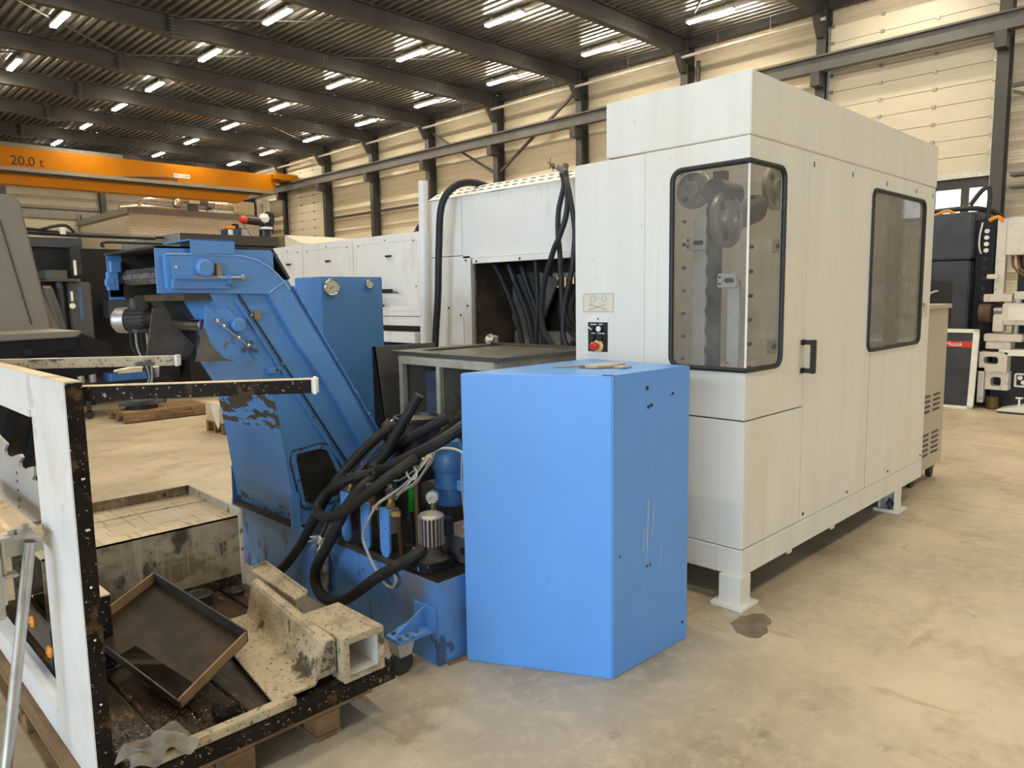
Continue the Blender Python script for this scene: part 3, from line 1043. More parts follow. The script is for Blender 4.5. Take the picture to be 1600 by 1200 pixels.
# wide panel of the long side with its window
WA, WB_ = 4.965, 5.975
b = B()
o_ = rect_like(4.036, X1, 0.302, 2.338, 5)
i_ = rr(WA, WB_, 1.213, 2.225, 0.055, 5)
b.ring(o_, i_, 'y', CY, CY + 0.02)
lpn = b.out('long_panel', cab_white, tc_, smooth=0)
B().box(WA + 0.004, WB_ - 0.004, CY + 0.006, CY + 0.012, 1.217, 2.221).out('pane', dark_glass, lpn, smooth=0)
B().tube([(u, CY - 0.002, v) for u, v in rr(WA, WB_, 1.213, 2.225, 0.055, 5)], 0.0135, n=8, closed=True, smooth=False).out('rubber_gasket', rubber, lpn)
B().box(5.018, 5.021, CY - 0.0006, CY + 0.001, 0.302, 1.19).out('panel_joint', groove_mat, lpn, smooth=0)
# lower corner panel (wraps the corner)
b = B()
b.prism([(CX, CY), (4.030, CY), (4.030, CY + 0.02), (CX + 0.02, CY + 0.02), (CX + 0.02, 2.366), (CX, 2.366)], 'z', 0.302, 0.957)
b.out('lower_panel', cab_white, tc_, bevel=0.003)
# base skirt
b = B()
b.prism([(CX - 0.004, CY - 0.004), (X1 - 0.01, CY - 0.004), (X1 - 0.01, CY + 0.03), (CX + 0.03, CY + 0.03), (CX + 0.03, Y1), (CX - 0.004, Y1)], 'z', 0.160, 0.298)
b.out('base_skirt', cab_white, tc_, bevel=0.004)
B().box(CX + 0.03, X1 - 0.02, CY + 0.03, Y1 - 0.01, 0.165, 0.20).out('base_floor', dark_in, tc_, smooth=0)
B().box(X1 - 0.02, X1, CY + 0.02, Y1, 0.20, 2.338).out('end_panel', cab_white, tc_, smooth=0)
B().box(CX + 0.02, X1, Y1 - 0.02, Y1, 0.20, 2.338).out('rear_panel', cab_white, tc_, smooth=0)
# feet
def foot(x, y, hsec):
    r = B()
    if hsec:
        r.box(x - 0.06, x + 0.06, y - 0.055, y - 0.043, 0.02, 0.165)
        r.box(x - 0.06, x + 0.06, y + 0.05, y + 0.062, 0.02, 0.165)
        r.box(x + 0.048, x + 0.06, y - 0.055, y + 0.062, 0.02, 0.165)
    else:
        r.box(x - 0.055, x + 0.055, y - 0.06, y + 0.06, 0.02, 0.165)
    p = r.out('foot_post', cab_white, tc_, bevel=0.003)
    B().box(x - 0.085, x + 0.085, y - 0.09, y + 0.09, 0.0, 0.022).out('foot_plate', cab_white, p, bevel=0.003)
    return p
foot(3.395, 1.815, False)
f2 = foot(5.675, 1.815, True)
b = B()
b.cyl((5.62, 1.80, 0.022), (5.62, 1.80, 0.10), 0.014, n=8)
b.cyl((5.62, 1.80, 0.05), (5.62, 1.80, 0.075), 0.026, n=6)
b.out('levelling_bolt', black_plastic, tc_)
foot(3.46, 2.72, False)
foot(5.675, 2.72, True)
# little clips under the skirt
for xx in (3.95, 4.55):
    B().box(xx, xx + 0.05, CY + 0.02, CY + 0.03, 0.125, 0.165).out('clip', plate_white, tc_, smooth=0)
# screws and slots
b = B()
for xx in (4.09, 4.63, 5.20, 5.78, 6.15):
    b.box(xx - 0.005, xx + 0.005, CY - 0.002, CY + 0.002, 2.265, 2.295)
for xx in (4.08, 4.72, 5.45, 6.15):
    b.cyl((xx, CY + 0.001, 0.335), (xx, CY - 0.004, 0.335), 0.009, n=8)
b.out('screw_slots', black_plastic, tc_, smooth=0, kind='stuff')
# black handle
b = B()
b.box(3.985, 4.035, CY - 0.012, CY, 1.305, 1.335)
b.box(3.985, 4.035, CY - 0.012, CY, 1.150, 1.180)
b.box(4.000, 4.030, CY - 0.055, CY - 0.01, 1.308, 1.333)
b.box(4.000, 4.030, CY - 0.055, CY - 0.01, 1.152, 1.177)
b.box(3.998, 4.032, CY - 0.072, CY - 0.048, 1.150, 1.335)
b.out('door_handle', black_plastic, tc_, bevel=0.004)
# switch plate
sp = B().box(CX - 0.004, CX, 2.613, 2.758, 1.252, 1.476).out('switch_plate', plate_white, tc_, bevel=0.001)
B().box(CX - 0.010, CX - 0.004, 2.616, 2.755, 1.272, 1.440).out('black_switch_panel', black_plastic, sp, smooth=0)
b = B()
for yy, zz in ((2.722, 1.403), (2.720, 1.352), (2.664, 1.352), (2.664, 1.403)):
    b.cyl((CX - 0.010, yy, zz), (CX - 0.026, yy, zz), 0.019, n=16)
b.out('push_button', rubber, sp)
B().cyl((CX - 0.026, 2.664, 1.403), (CX - 0.032, 2.664, 1.403), 0.016, n=16).out('white_button', plate_white, sp)
B().beam((CX - 0.028, 2.738, 1.412), (CX - 0.028, 2.715, 1.398), 0.004, 0.006).out('selector_mark', plate_white, sp, smooth=0)
b = B()
for yy, zz, ww in ((2.715, 1.428, 0.045), (2.662, 1.429, 0.028), (2.716, 1.377, 0.028), (2.660, 1.377, 0.052)):
    b.box(CX - 0.0108, CX - 0.010, yy - ww / 2, yy + ww / 2, zz - 0.0025, zz + 0.0025)
b.out('switch_lettering', plate_white, sp, smooth=0)
B().lathe((CX - 0.010, 2.680, 1.305), (-1, 0, 0), [(0.036, 0), (0.036, 0.004), (0.02, 0.006)], 24).out('yellow_ring', yellow_pl, sp)
B().lathe((CX - 0.012, 2.680, 1.305), (-1, 0, 0), [(0.013, 0), (0.013, 0.03), (0.024, 0.034), (0.025, 0.048), (0.018, 0.054)], 20).out('emergency_stop', red_pl, sp)
B().cyl((CX - 0.004, 2.686, 1.460), (CX - 0.008, 2.686, 1.460), 0.006, n=8).out('plate_screw', bolt_mat, sp)
# pictogram sign
sg = B().box(CX - 0.0025, CX, 2.577, 2.795, 1.500, 1.605).out('pictogram_sign', cream_label, tc_, smooth=0)
b = B()
o_ = rect_like(2.577, 2.795, 1.500, 1.605, 1)
i_ = rect_like(2.580, 2.792, 1.503, 1.602, 1)
b.ring(o_, i_, 'x', CX - 0.0035, CX - 0.0025)
for yc in (2.728, 2.645):
    b.tube([(CX - 0.003, yc + 0.017 * math.cos(t), 1.575 + 0.017 * math.sin(t)) for t in [k * math.pi / 8 for k in range(16)]], 0.0012, n=4, closed=True, smooth=False)
b.box(CX - 0.0035, CX - 0.0025, 2.706, 2.708, 1.555, 1.595)
b.box(CX - 0.0035, CX - 0.0025, 2.680, 2.694, 1.573, 1.577)
b.tube([(CX - 0.003, 2.748, 1.56), (CX - 0.003, 2.738, 1.548), (CX - 0.003, 2.726, 1.55)], 0.0012, n=4)
b.out('sign_outline', grey_ink, sg, smooth=0)
b = B()
b.beam((CX - 0.003, 2.752, 1.542), (CX - 0.003, 2.628, 1.512), 0.001, 0.004)
b.beam((CX - 0.003, 2.752, 1.510), (CX - 0.003, 2.628, 1.544), 0.001, 0.004)
b.out('sign_cross', tan_ink, sg, smooth=0)
# torn sticker at the far edge of the long panel
sk = B().box(6.03, 6.15, CY - 0.0015, CY, 1.38, 1.50).out('sticker', cream_label, tc_, smooth=0)
B().box(6.03, 6.085, CY - 0.0025, CY - 0.0015, 1.47, 1.50).out('sticker_band', mk('faded_ochre', (0.40, 0.27, 0.10), rough=0.6), sk, smooth=0)
b = B()
for q in range(6):
    b.box(6.075, 6.14, CY - 0.0025, CY - 0.0015, 1.405 + q * 0.014, 1.409 + q * 0.014)
b.prism([(6.05, 1.43), (6.07, 1.43), (6.08, 1.46), (6.06, 1.465)], 'y', CY - 0.0025, CY - 0.0015)
b.out('sticker_text', grey_ink, sk, smooth=0)

# what can be seen through the panes: the tool chain, its sprockets and switch boxes
in_wall = mk('inner_sheet', (0.78, 0.75, 0.69), rough=0.55, var=0.06, vscale=3)
in_strip = mk('inner_strip', (0.84, 0.83, 0.80), rough=0.5, var=0.05, vscale=6, layers=[((0.2, 0.16, 0.12), (25, 25, 12), 0.70, 0.75, 3, 0.7)])
b = B()
b.box(4.75, 4.77, 1.83, 2.82, 1.0, 2.33)
b.box(3.42, 4.75, 2.62, 2.64, 1.0, 2.33)
b.box(3.42, 6.15, 1.83, 2.80, 1.10, 1.13)
b.box(4.77, 6.15, 2.40, 2.42, 1.13, 2.33)
b.out('inner_wall', in_wall, tc_, smooth=0)
b = B()
b.box(3.70, 3.715, 2.19, 2.27, 1.13, 2.02)
b.box(3.70, 3.715, 1.985, 2.055, 1.13, 1.70)
b.box(4.44, 4.46, 2.05, 2.12, 1.13, 1.80)
b.out('inner_strip', in_strip, tc_, smooth=0)
b = B()
b.box(3.72, 3.75, 2.12, 2.19, 1.13, 2.10)
for q in range(9):
    b.cyl((3.70, 2.155, 1.17 + q * 0.11), (3.73, 2.155, 1.17 + q * 0.11), 0.040, n=12)
b.out('tool_chain', steel_dark, tc_)
def sprocket(c, ax, r):
    s = B().lathe(c, ax, [(r * 0.98, -0.02), (r, -0.012), (r, 0.012), (r * 0.86, 0.02), (r * 0.80, 0.008), (r * 0.46, 0.008), (r * 0.42, 0.03), (r * 0.30, 0.034), (r * 0.26, 0.02), (r * 0.1, 0.02)], 28)
    o = s.out('sprocket', alum, tc_)
    h = B()
    A = Vector(ax).normalized()
    a = A.orthogonal().normalized()
    c2 = A.cross(a)
    for q in range(3):
        t = q * 2.1 + 0.5
        p = Vector(c) + (a * math.cos(t) + c2 * math.sin(t)) * r * 0.63
        h.cyl(p + A * 0.006, p + A * 0.012, r * 0.17, n=12)
    h.out('sprocket_hole', black_plastic, o)
    return o
sprocket((3.72, 2.285, 2.17), (-1, 0, 0), 0.105)
sprocket((3.66, 2.045, 1.985), (0, -1, 0), 0.150)
sprocket((4.40, 2.14, 2.225), (0, -1, 0), 0.135)
b = B()
b.box(3.64, 3.70, 2.06, 2.12, 2.02, 2.24)
b.cyl((3.6, 2.09, 2.13), (3.8, 2.09, 2.13), 0.07, n=14)
b.cyl((3.85, 2.2, 2.0), (4.25, 2.2, 2.1), 0.09, n=14)
b.out('drive_unit', steel_dark, tc_)
def swbox(x, y0, y1, z0, z1, axis):
    if axis == 'x':
        o = B().box(x, x + 0.03, y0, y1, z0, z1).out('limit_switch_box', in_strip, tc_, bevel=0.003)
        w_ = y1 - y0
        h = B()
        for t in (0.22, 0.45):
            h.cyl((x, y0 + w_ * t, (z0 + z1) / 2), (x - 0.012, y0 + w_ * t, (z0 + z1) / 2), 0.014, n=12)
        h.cyl((x, y1 - 0.015, z1 - 0.02), (x - 0.006, y1 - 0.015, z1 - 0.02), 0.007, n=8)
        h.cyl((x, y1 - 0.015, z0 + 0.02), (x - 0.006, y1 - 0.015, z0 + 0.02), 0.007, n=8)
        h.out('switch', black_plastic, o)
    else:
        o = B().box(y0, y1, x, x + 0.03, z0, z1).out('limit_switch_box', in_strip, tc_, bevel=0.003)
        w_ = y1 - y0
        h = B()
        for t in (0.55, 0.78):
            h.cyl((y0 + w_ * t, x, (z0 + z1) / 2), (y0 + w_ * t, x - 0.012, (z0 + z1) / 2), 0.014, n=12)
        h.out('switch', black_plastic, o)
swbox(3.66, 2.17, 2.295, 1.835, 1.91, 'x')
swbox(3.66, 1.985, 2.095, 1.625, 1.70, 'x')
swbox(2.03, 4.12, 4.26, 1.235, 1.315, 'y')
swbox(2.03, 4.15, 4.28, 1.825, 1.905, 'y')
b = B()
for q in range(8):
    b.cyl((3.43, 2.165, 1.25 + q * 0.12), (3.445, 2.165, 1.25 + q * 0.12), 0.010, n=6)
    b.cyl((3.46, 1.80, 1.22 + q * 0.12), (3.475, 1.80, 1.22 + q * 0.12), 0.010, n=6)
b.out('bolt_row', steel_dark, tc_, smooth=0, kind='stuff')

# ================================================================== WHEELED CABINET BEHIND IT
wc = thing('wheeled_cabinet', 'narrow grey-beige wheeled cabinet with vent slots behind the tall cabinet', 'cabinet', (6.7, 2.2, 0))
wc_paint = mk('grey_beige_paint', (0.50, 0.44, 0.35), rough=0.5, var=0.05, vscale=2)
B().box(6.36, 7.04, 1.86, 2.55, 0.12, 1.44).out('body', wc_paint, wc, bevel=0.006)
B().box(6.34, 7.06, 1.84, 2.57, 1.44, 1.475).out('top', wc_paint, wc, bevel=0.003)
slot = None
for cxx in (6.48, 6.74):
    for z0_ in (0.24, 0.60):
        for q in range(5 if z0_ < 0.3 else 4):
            if slot is None:
                slot = B().box(cxx, cxx + 0.17, 1.855, 1.861, z0_, z0_ + 0.016).out('vent_slot', black_plastic, wc, smooth=0)
                s0 = (cxx, z0_)
            else:
                share(slot, wc, (cxx - s0[0], 0, z0_ + q * 0.042 - s0[1]))
for xx, yy in ((6.44, 1.92), (6.94, 1.92), (6.44, 2.48), (6.94, 2.48)):
    c = B().box(xx - 0.035, xx + 0.035, yy - 0.03, yy + 0.03, 0.085, 0.12).out('castor', black_plastic, wc, smooth=0)
    B().cyl((xx, yy - 0.018, 0.05), (xx, yy + 0.018, 0.05), 0.05, n=16).out('castor_wheel', rubber, c)

# ================================================================== BLUE BOX IN FRONT
FA, FC, FD, FB = (2.352, 1.803), (2.895, 1.785), (2.915, 2.385), (2.045, 2.372)
bx = thing('sheet_metal_cover', 'large plain bright blue sheet metal box standing in front of the pumps', 'box', (2.5, 2.1, 0))
b = B()
b.prism([FA, FC, FD, FB], 'z', 0.0, 1.277)
b.out('body', blue, bx, bevel=0.004)
# drilled holes on the dark side and a few marks
b = B()
def on_side(t, z):
    return Vector((FA[0] + (FC[0] - FA[0]) * t, FA[1] + (FC[1] - FA[1]) * t, z))
for t, z, r in ((0.42, 1.205, 0.010), (0.437, 1.125, 0.009), (0.475, 1.130, 0.009), (0.76, 1.165, 0.007), (0.73, 1.160, 0.004), (0.09, 0.52, 0.005), (0.43, 0.43, 0.006), (0.47, 0.43, 0.006), (0.93, 0.09, 0.008)):
    p = on_side(t, z)
    b.cyl(p + Vector((0, 0.004, 0)), p + Vector((0, -0.0015, 0)), r, n=12)
b.out('drilled_hole', black_plastic, bx)
b = B()
for t, z0_, z1_, w_ in ((0.45, 0.52, 0.72, 0.006), (0.40, 0.50, 0.60, 0.003), (0.52, 0.56, 0.70, 0.003), (0.62, 0.40, 0.50, 0.002), (0.44, 0.44, 0.54, 0.003)):
    p, q = on_side(t - 0.02, z0_), on_side(t, z1_)
    b.beam(p + Vector((0, -0.0006, 0)), q + Vector((0, -0.0006, 0)), 0.001, w_, up=(1, 0, 0))
b.out('paint_scratch', mk('scratched_paint', (0.50, 0.52, 0.50), rough=0.6), bx, smooth=0)
# cut-out in the top with a loose latch plate
b = B()
hole = [(2.52, 2.02), (2.60, 1.98), (2.72, 2.00), (2.78, 2.06), (2.72, 2.14), (2.58, 2.16), (2.50, 2.10)]
b.prism(hole, 'z', 1.277, 1.2785)
b.out('top_cut_out', black_plastic, bx, smooth=0)
b = B()
hole2 = [(2.545, 2.04), (2.61, 2.00), (2.72, 2.015), (2.765, 2.06), (2.71, 2.125), (2.59, 2.14), (2.53, 2.09)]
b.prism(hole2, 'z', 1.278, 1.288)
b.prism([(2.44, 2.20), (2.60, 2.12), (2.62, 2.135), (2.46, 2.215)], 'z', 1.278, 1.286)
b.prism([(2.585, 1.93), (2.66, 1.93), (2.67, 1.985), (2.60, 1.99)], 'z', 1.278, 1.286)
b.out('latch_plate', mk('worn_tan_plate', (0.46, 0.40, 0.30), rough=0.45, metal=0.2), bx, bevel=0.002)
bc = B()
bc.beam((FA[0] - 0.02, FA[1] + 0.035, 1.2785), (FA[0] + 0.004, FA[1] - 0.001, 1.2785), 0.006, 0.004)
bc.out('rust_chip', mk('rust_chip', RUST, rough=0.8), bx, smooth=0)

# ================================================================== MACHINES BEYOND, ON THE RIGHT
dm = thing('slate_machine', 'slate dark machining centre far right behind the wheeled cabinet', 'machine', (12.0, 3.4, 0))
B().box(11.45, 12.6, 2.79, 4.6, 1.99, 2.60).out('upper_body', slate, dm, bevel=0.02)
B().box(11.45, 12.6, 2.80, 4.6, 0.0, 1.975).out('lower_body', slate, dm, bevel=0.02)
B().box(11.64, 12.3, 2.55, 2.79, 0.0, 2.52).out('side_column', charcoal, dm, bevel=0.02)
b = B()
for q in range(9):
    b.cyl((11.64, 2.67, 0.95 + q * 0.13), (11.625, 2.67, 0.95 + q * 0.13), 0.032, n=10)
b.out('bolt_row', black_plastic, dm, smooth=0, kind='stuff')
wnd = B()
wnd.prism(rr(3.00, 3.45, 1.10, 1.70, 0.06), 'x', 11.435, 11.45)
wo = wnd.out('window', black_plastic, dm, smooth=0)
B().tube([(11.43, 3.16 + 0.15 * math.cos(t * math.pi / 10), 1.42 + 0.15 * math.sin(t * math.pi / 10)) for t in range(-9, 6)], 0.018, n=8).out('chuck_ring', alum, wo)
b = B()
b.tube([(11.62, 2.72, 2.47), (11.60, 2.74, 2.3), (11.60, 2.74, 2.15), (11.62, 2.72, 2.06)], 0.012, n=6)
for q in range(4):
    b.cyl((11.64, 2.66, 2.10 + q * 0.085), (11.60, 2.66, 2.10 + q * 0.085), 0.03, n=10)
b.out('gauge_row', plate_white, dm)
hs = B()
hs.tube([(12.2, 4.6, 2.66), (11.8, 3.4, 2.68), (11.7, 2.9, 2.68), (11.9, 2.7, 2.64), (12.2, 2.65, 2.60)], 0.035, n=8)
hs.tube([(11.7, 2.9, 2.72), (11.7, 2.75, 2.92), (11.72, 2.68, 2.88), (11.75, 2.7, 2.5)], 0.03, n=8)
hs.out('roof_hose', rubber, dm)
hs = B()
hs.tube([(11.6, 3.3, 2.61), (11.6, 3.15, 2.66), (11.6, 3.05, 2.61)], 0.02, n=6)
hs.tube([(11.5, 2.62, 2.48), (11.5, 2.52, 2.52), (11.5, 2.46, 2.46)], 0.025, n=6)
hs.out('orange_lead', orange_pl, dm)

lpn_ = thing('leaning_door_panel', 'white framed dark panel with red stripe leaning on the slate machine', 'panel', (11.25, 2.85, 0))
def lean(u, z):
    return (11.22 + 0.12 * z, u, z)
def lean_box(b, u0, u1, z0, z1, t0, t1):
    pts = []
    for dz in (z0, z1):
        for du, dt in ((u0, t0), (u1, t0), (u1, t1), (u0, t1)):
            x_, y_, z_ = lean(du, dz)
            pts.append((x_ + dt, y_, z_))
    b.hexa(pts)
b = B()
lean_box(b, 2.62, 3.30, 0.0, 0.035, 0, 0.04)
lean_box(b, 2.62, 3.30, 1.01, 1.06, 0, 0.04)
lean_box(b, 2.62, 2.69, 0.0, 1.06, 0, 0.04)
lean_box(b, 3.24, 3.30, 0.0, 1.06, 0, 0.04)
b.out('panel_frame', plate_white, lpn_, smooth=0)
b = B()
lean_box(b, 2.68, 3.25, 0.03, 1.02, 0.015, 0.03)
b.out('dark_sheet', slate, lpn_, smooth=0)
b = B()
lean_box(b, 2.69, 3.24, 0.815, 0.895, 0.010, 0.016)
b.out('red_stripe', red_pl, lpn_, smooth=0)
_p = lean(3.02, 0.83)
text_mesh('lettering', 'Mazak', plate_white, lpn_, (_p[0] + 0.008, _p[1], _p[2]), (0, -1, 0), (0.12, 0, 1), 0.085, 0.001)

wm = thing('white_milling_machine', 'pale cream machine column with motor block at the right edge', 'machine', (12.2, 2.2, 0))
pale = mk('pale_cast_paint', (0.66, 0.61, 0.53), rough=0.5, var=0.06, vscale=4, layers=[((0.3, 0.24, 0.17), (14, 14, 14), 0.70, 0.76, 4, 0.5)])
B().box(11.45, 12.6, 1.2, 2.40, 2.02, 2.50).out('head_cover', pale, wm, bevel=0.01)
B().box(11.50, 11.62, 2.41, 2.52, 1.50, 2.49).out('upright', pale, wm, bevel=0.006)
b = B()
b.box(11.45, 11.60, 2.47, 2.60, 1.72, 1.78)
b.box(11.45, 11.60, 2.30, 2.62, 1.42, 1.52)
b.box(11.45, 11.60, 2.05, 2.28, 1.45, 1.55)
b.out('bracket', pale, wm, bevel=0.006)
m1 = B().box(11.35, 11.70, 2.02, 2.38, 1.12, 1.40).out('motor_block', pale, wm, bevel=0.012)
B().box(11.33, 11.36, 2.11, 2.31, 1.18, 1.36).out('motor_cover', plate_white, m1, bevel=0.01)
b = B()
b.cyl((11.5, 2.25, 1.40), (11.5, 2.25, 1.46), 0.06, n=14)
b.cyl((11.5, 2.25, 1.0), (11.5, 2.25, 1.12), 0.04, n=14)
b.cyl((11.5, 2.38, 1.3), (11.5, 2.50, 1.3), 0.05, n=14)
b.out('spindle', alum, wm)
B().box(11.36, 11.55, 2.36, 2.48, 1.03, 1.26).out('junction_box', pale, wm, bevel=0.01)
B().cyl((11.5, 2.52, 1.27), (11.5, 2.66, 1.27), 0.13, n=18).out('belt_pulley', mk('brown_belt', (0.08, 0.05, 0.03), rough=0.6), wm)
b = B()
b.box(11.40, 11.75, 2.15, 2.58, 0.90, 1.0)
b.box(11.42, 11.7, 2.28, 2.56, 0.80, 0.90)
b.out('table_slab', pale, wm, bevel=0.01)
b = B()
b.prism([(1.2, 0.72), (2.30, 0.72), (2.36, 0.77), (2.40, 0.77), (2.40, 0.80), (1.2, 0.80)], 'x', 11.40, 11.7)
b.out('cross_rail', plate_white, wm, smooth=0)
b = B()
b.ring(rect_like(2.30, 2.62, 0.50, 0.76, 4), rr(2.40, 2.57, 0.60, 0.70, 0.04), 'x', 11.40, 11.62)
b.out('knee_casting', pale, wm, smooth=0)
b = B()
b.box(11.40, 11.5, 2.55, 2.62, 0.08, 0.55)
b.ring(rect_like(2.28, 2.54, 0.26, 0.50, 4), rr(2.36, 2.48, 0.31, 0.43, 0.03), 'x', 11.42, 11.6)
b.out('lower_casting', pale, wm, smooth=0)
b = B()
b.box(11.62, 12.6, 1.2, 2.52, 0.02, 0.72)
b.box(11.7, 12.6, 1.2, 2.3, 0.72, 2.02)
b.out('dark_column', black_plastic, wm, smooth=0)
b = B()
for q in range(5):
    b.tube([(11.6, 2.35 - q * 0.06, 2.02), (11.5, 2.30 - q * 0.07, 1.85 - 0.02 * q), (11.55, 2.10 - q * 0.08, 1.74 + 0.02 * q), (11.65, 1.8 - q * 0.05, 1.98)], 0.016, n=6)
b.out('cable_loop', brown_cable, wm)
b = B()
b.ring(rr(2.08, 2.24, 0.30, 0.48, 0.02), rr(2.10, 2.22, 0.32, 0.46, 0.015), 'x', 11.56, 11.62)
b.cyl((11.58, 2.14, 0.36), (11.60, 2.14, 0.36), 0.03, n=10)
b.cyl((11.58, 2.18, 0.42), (11.60, 2.18, 0.42), 0.03, n=10)
b.out('end_flange', plate_white, wm, smooth=0)

st = thing('small_steel_drum', 'small rusty brown steel drum on the floor before the pale machine', 'drum', (11.5, 2.45, 0))
B().cyl((11.45, 2.45, 0.0), (11.45, 2.45, 0.16), 0.075, n=20).out('drum_body', mk('rusty_drum', (0.14, 0.085, 0.035), rough=0.5, metal=0.4), st)
B().cyl((11.45, 2.45, 0.16), (11.45, 2.45, 0.165), 0.068, n=20).out('drum_lid', dark_in, st)
wp = thing('white_floor_plate', 'white wedge shaped base plate on the floor at the right edge', 'plate', (11.6, 1.9, 0))
b = B()
b.prism([(2.36, 0.02), (1.3, 0.02), (1.3, 0.18), (2.05, 0.10)], 'x', 11.15, 11.7)
b.out('wedge_plate', plate_white, wp, smooth=0)
b = B()
b.cyl((11.2, 2.10, 0.08), (11.2, 2.10, 0.20), 0.012, n=8)
b.beam((11.2, 2.14, 0.20), (11.2, 2.06, 0.20), 0.02, 0.02)
b.out('toggle', plate_white, wp)
b = B()
b.box(11.1, 11.7, 1.3, 2.3, 0.0, 0.02)
b.out('underside', black_plastic, wp, smooth=0)

# dark drip stain beside the near foot
pd = B()
pts = []
for i in range(48):
    a = 2 * math.pi * i / 48
    rr_ = 0.115 + 0.022 * math.sin(2 * a + 0.8) + 0.012 * math.sin(3 * a + 2) + 0.005 * math.sin(7 * a) + 0.003 * math.sin(13 * a)
    pts.append((3.225 + rr_ * 1.05 * math.cos(a), 1.63 + rr_ * 0.85 * math.sin(a)))
pd.prism(pts, 'z', 0.0, 0.0012)
tag(pd.out('oil_stain', mk('oil_stain', (0.17, 0.135, 0.09), rough=0.4, var=0.25, vscale=14), smooth=0), 'dark damp oil stain on the floor by the near cabinet foot', 'stain')


# ================================================================== WHITE MACHINE WITH THE HOSE OPENING
wo_ = thing('hose_machine', 'white machine column with dark open bay full of hoses', 'machine', (4.7, 4.3, 0))
MX = 4.2
B().box(MX, MX + 0.03, 3.10, 4.800, 1.915, 2.43).out('top_panel', mach_white, wo_, bevel=0.004)
B().box(MX, MX + 0.03, 4.806, 5.25, 1.945, 2.43).out('top_corner_panel', mach_white, wo_, bevel=0.004)
B().box(MX, MX + 0.03, 4.705, 5.25, 0.0, 1.938).out('side_panel', mach_white, wo_, bevel=0.004)
B().box(MX - 0.004, MX, 4.80, 4.97, 1.18, 1.42).out('access_plate', mach_white, wo_, bevel=0.002)
B().box(MX + 0.02, MX + 0.9, 5.22, 5.25, 0.0, 2.43).out('end_panel', mach_white, wo_, smooth=0)
B().box(MX + 0.03, MX + 0.9, 3.10, 5.22, 2.40, 2.43).out('roof', mach_white, wo_, smooth=0)
B().box(MX - 0.025, MX, 3.10, 4.655, 1.868, 1.912).out('lintel', plate_white, wo_, bevel=0.003)
B().box(MX, MX + 0.02, 4.66, 4.70, 1.02, 1.90).out('jamb', table_grey, wo_, smooth=0)
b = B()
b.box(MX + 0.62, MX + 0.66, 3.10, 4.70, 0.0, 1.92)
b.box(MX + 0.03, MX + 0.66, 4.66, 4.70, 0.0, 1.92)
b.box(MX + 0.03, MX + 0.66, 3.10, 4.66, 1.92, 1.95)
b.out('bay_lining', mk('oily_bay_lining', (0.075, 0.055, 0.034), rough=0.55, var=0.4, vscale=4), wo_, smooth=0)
b = B()
b.box(MX + 0.50, MX + 0.62, 3.30, 3.62, 0.3, 1.80)
b.out('brown_upright', mk('brown_oiled_plate', (0.17, 0.105, 0.045), rough=0.5, var=0.3, vscale=6), wo_, smooth=0)
b = B()
b.box(MX + 0.44, MX + 0.50, 3.48, 4.18, 1.72, 1.78)
b.out('manifold', table_grey, wo_, bevel=0.004)
b = B()
b.prism([(4.60, 1.78), (4.30, 1.80), (4.08, 1.72), (4.20, 1.50), (4.28, 1.30), (4.56, 1.30), (4.62, 1.40)], 'x', MX + 0.40, MX + 0.42)
b.out('grey_sheet', mk('dull_sheet', (0.14, 0.125, 0.11), rough=0.55, var=0.3, vscale=5), wo_, smooth=0)
b = B()
b.box(MX + 0.35, MX + 0.60, 3.62, 4.55, 0.9, 1.30)
b.out('sump_front', mk('greasy_grey', (0.22, 0.19, 0.15), rough=0.5, var=0.3, vscale=6), wo_, bevel=0.01)
b = B()
for q in range(7):
    yy = 3.60 + q * 0.085
    b.cyl((MX + 0.43, yy, 1.74), (MX + 0.43, yy, 1.66), 0.014, n=8)
b.out('hose_fitting', brass, wo_)
# slotted tray along the top edge
b = B()
b.hexa([(MX - 0.01, 3.45, 2.432), (MX + 0.14, 3.45, 2.52), (MX + 0.14, 5.23, 2.52), (MX - 0.01, 5.23, 2.432),
        (MX - 0.012, 3.45, 2.436), (MX + 0.138, 3.45, 2.524), (MX + 0.138, 5.23, 2.524), (MX - 0.012, 5.23, 2.436)])
tr_ = b.out('slotted_tray', mach_white, wo_, smooth=0)
slot = None
for row, t in enumerate((0.30, 0.72)):
    for q in range(18):
        yy = 3.52 + q * 0.095 + row * 0.045
        x0, z0 = MX - 0.012 + 0.15 * t, 2.436 + 0.088 * t
        if slot is None:
            slot = B().hexa([(x0, yy, z0 - 0.002), (x0 + 0.016, yy, z0 + 0.0074), (x0 + 0.016, yy + 0.05, z0 + 0.0074), (x0, yy + 0.05, z0 - 0.002),
                             (x0 - 0.001, yy, z0 + 0.002), (x0 + 0.015, yy, z0 + 0.0114), (x0 + 0.015, yy + 0.05, z0 + 0.0114), (x0 - 0.001, yy + 0.05, z0 + 0.002)]).out('tray_slot', groove_mat, tr_, smooth=0)
            s0 = (x0, yy, z0)
        else:
            share(slot, tr_, (x0 - s0[0], yy - s0[1], z0 - s0[2]))
# small screws
b = B()
for yy, zz in ((4.76, 1.90), (4.75, 1.52), (5.0, 1.50), (4.84, 1.44), (4.1, 1.885), (4.6, 1.885)):
    xx = MX - (0.025 if yy < 4.7 else 0.0)
    b.cyl((xx, yy, zz), (xx - 0.004, yy, zz), 0.010, n=8)
b.out('panel_screws', steel_dark, wo_, smooth=0, kind='stuff')
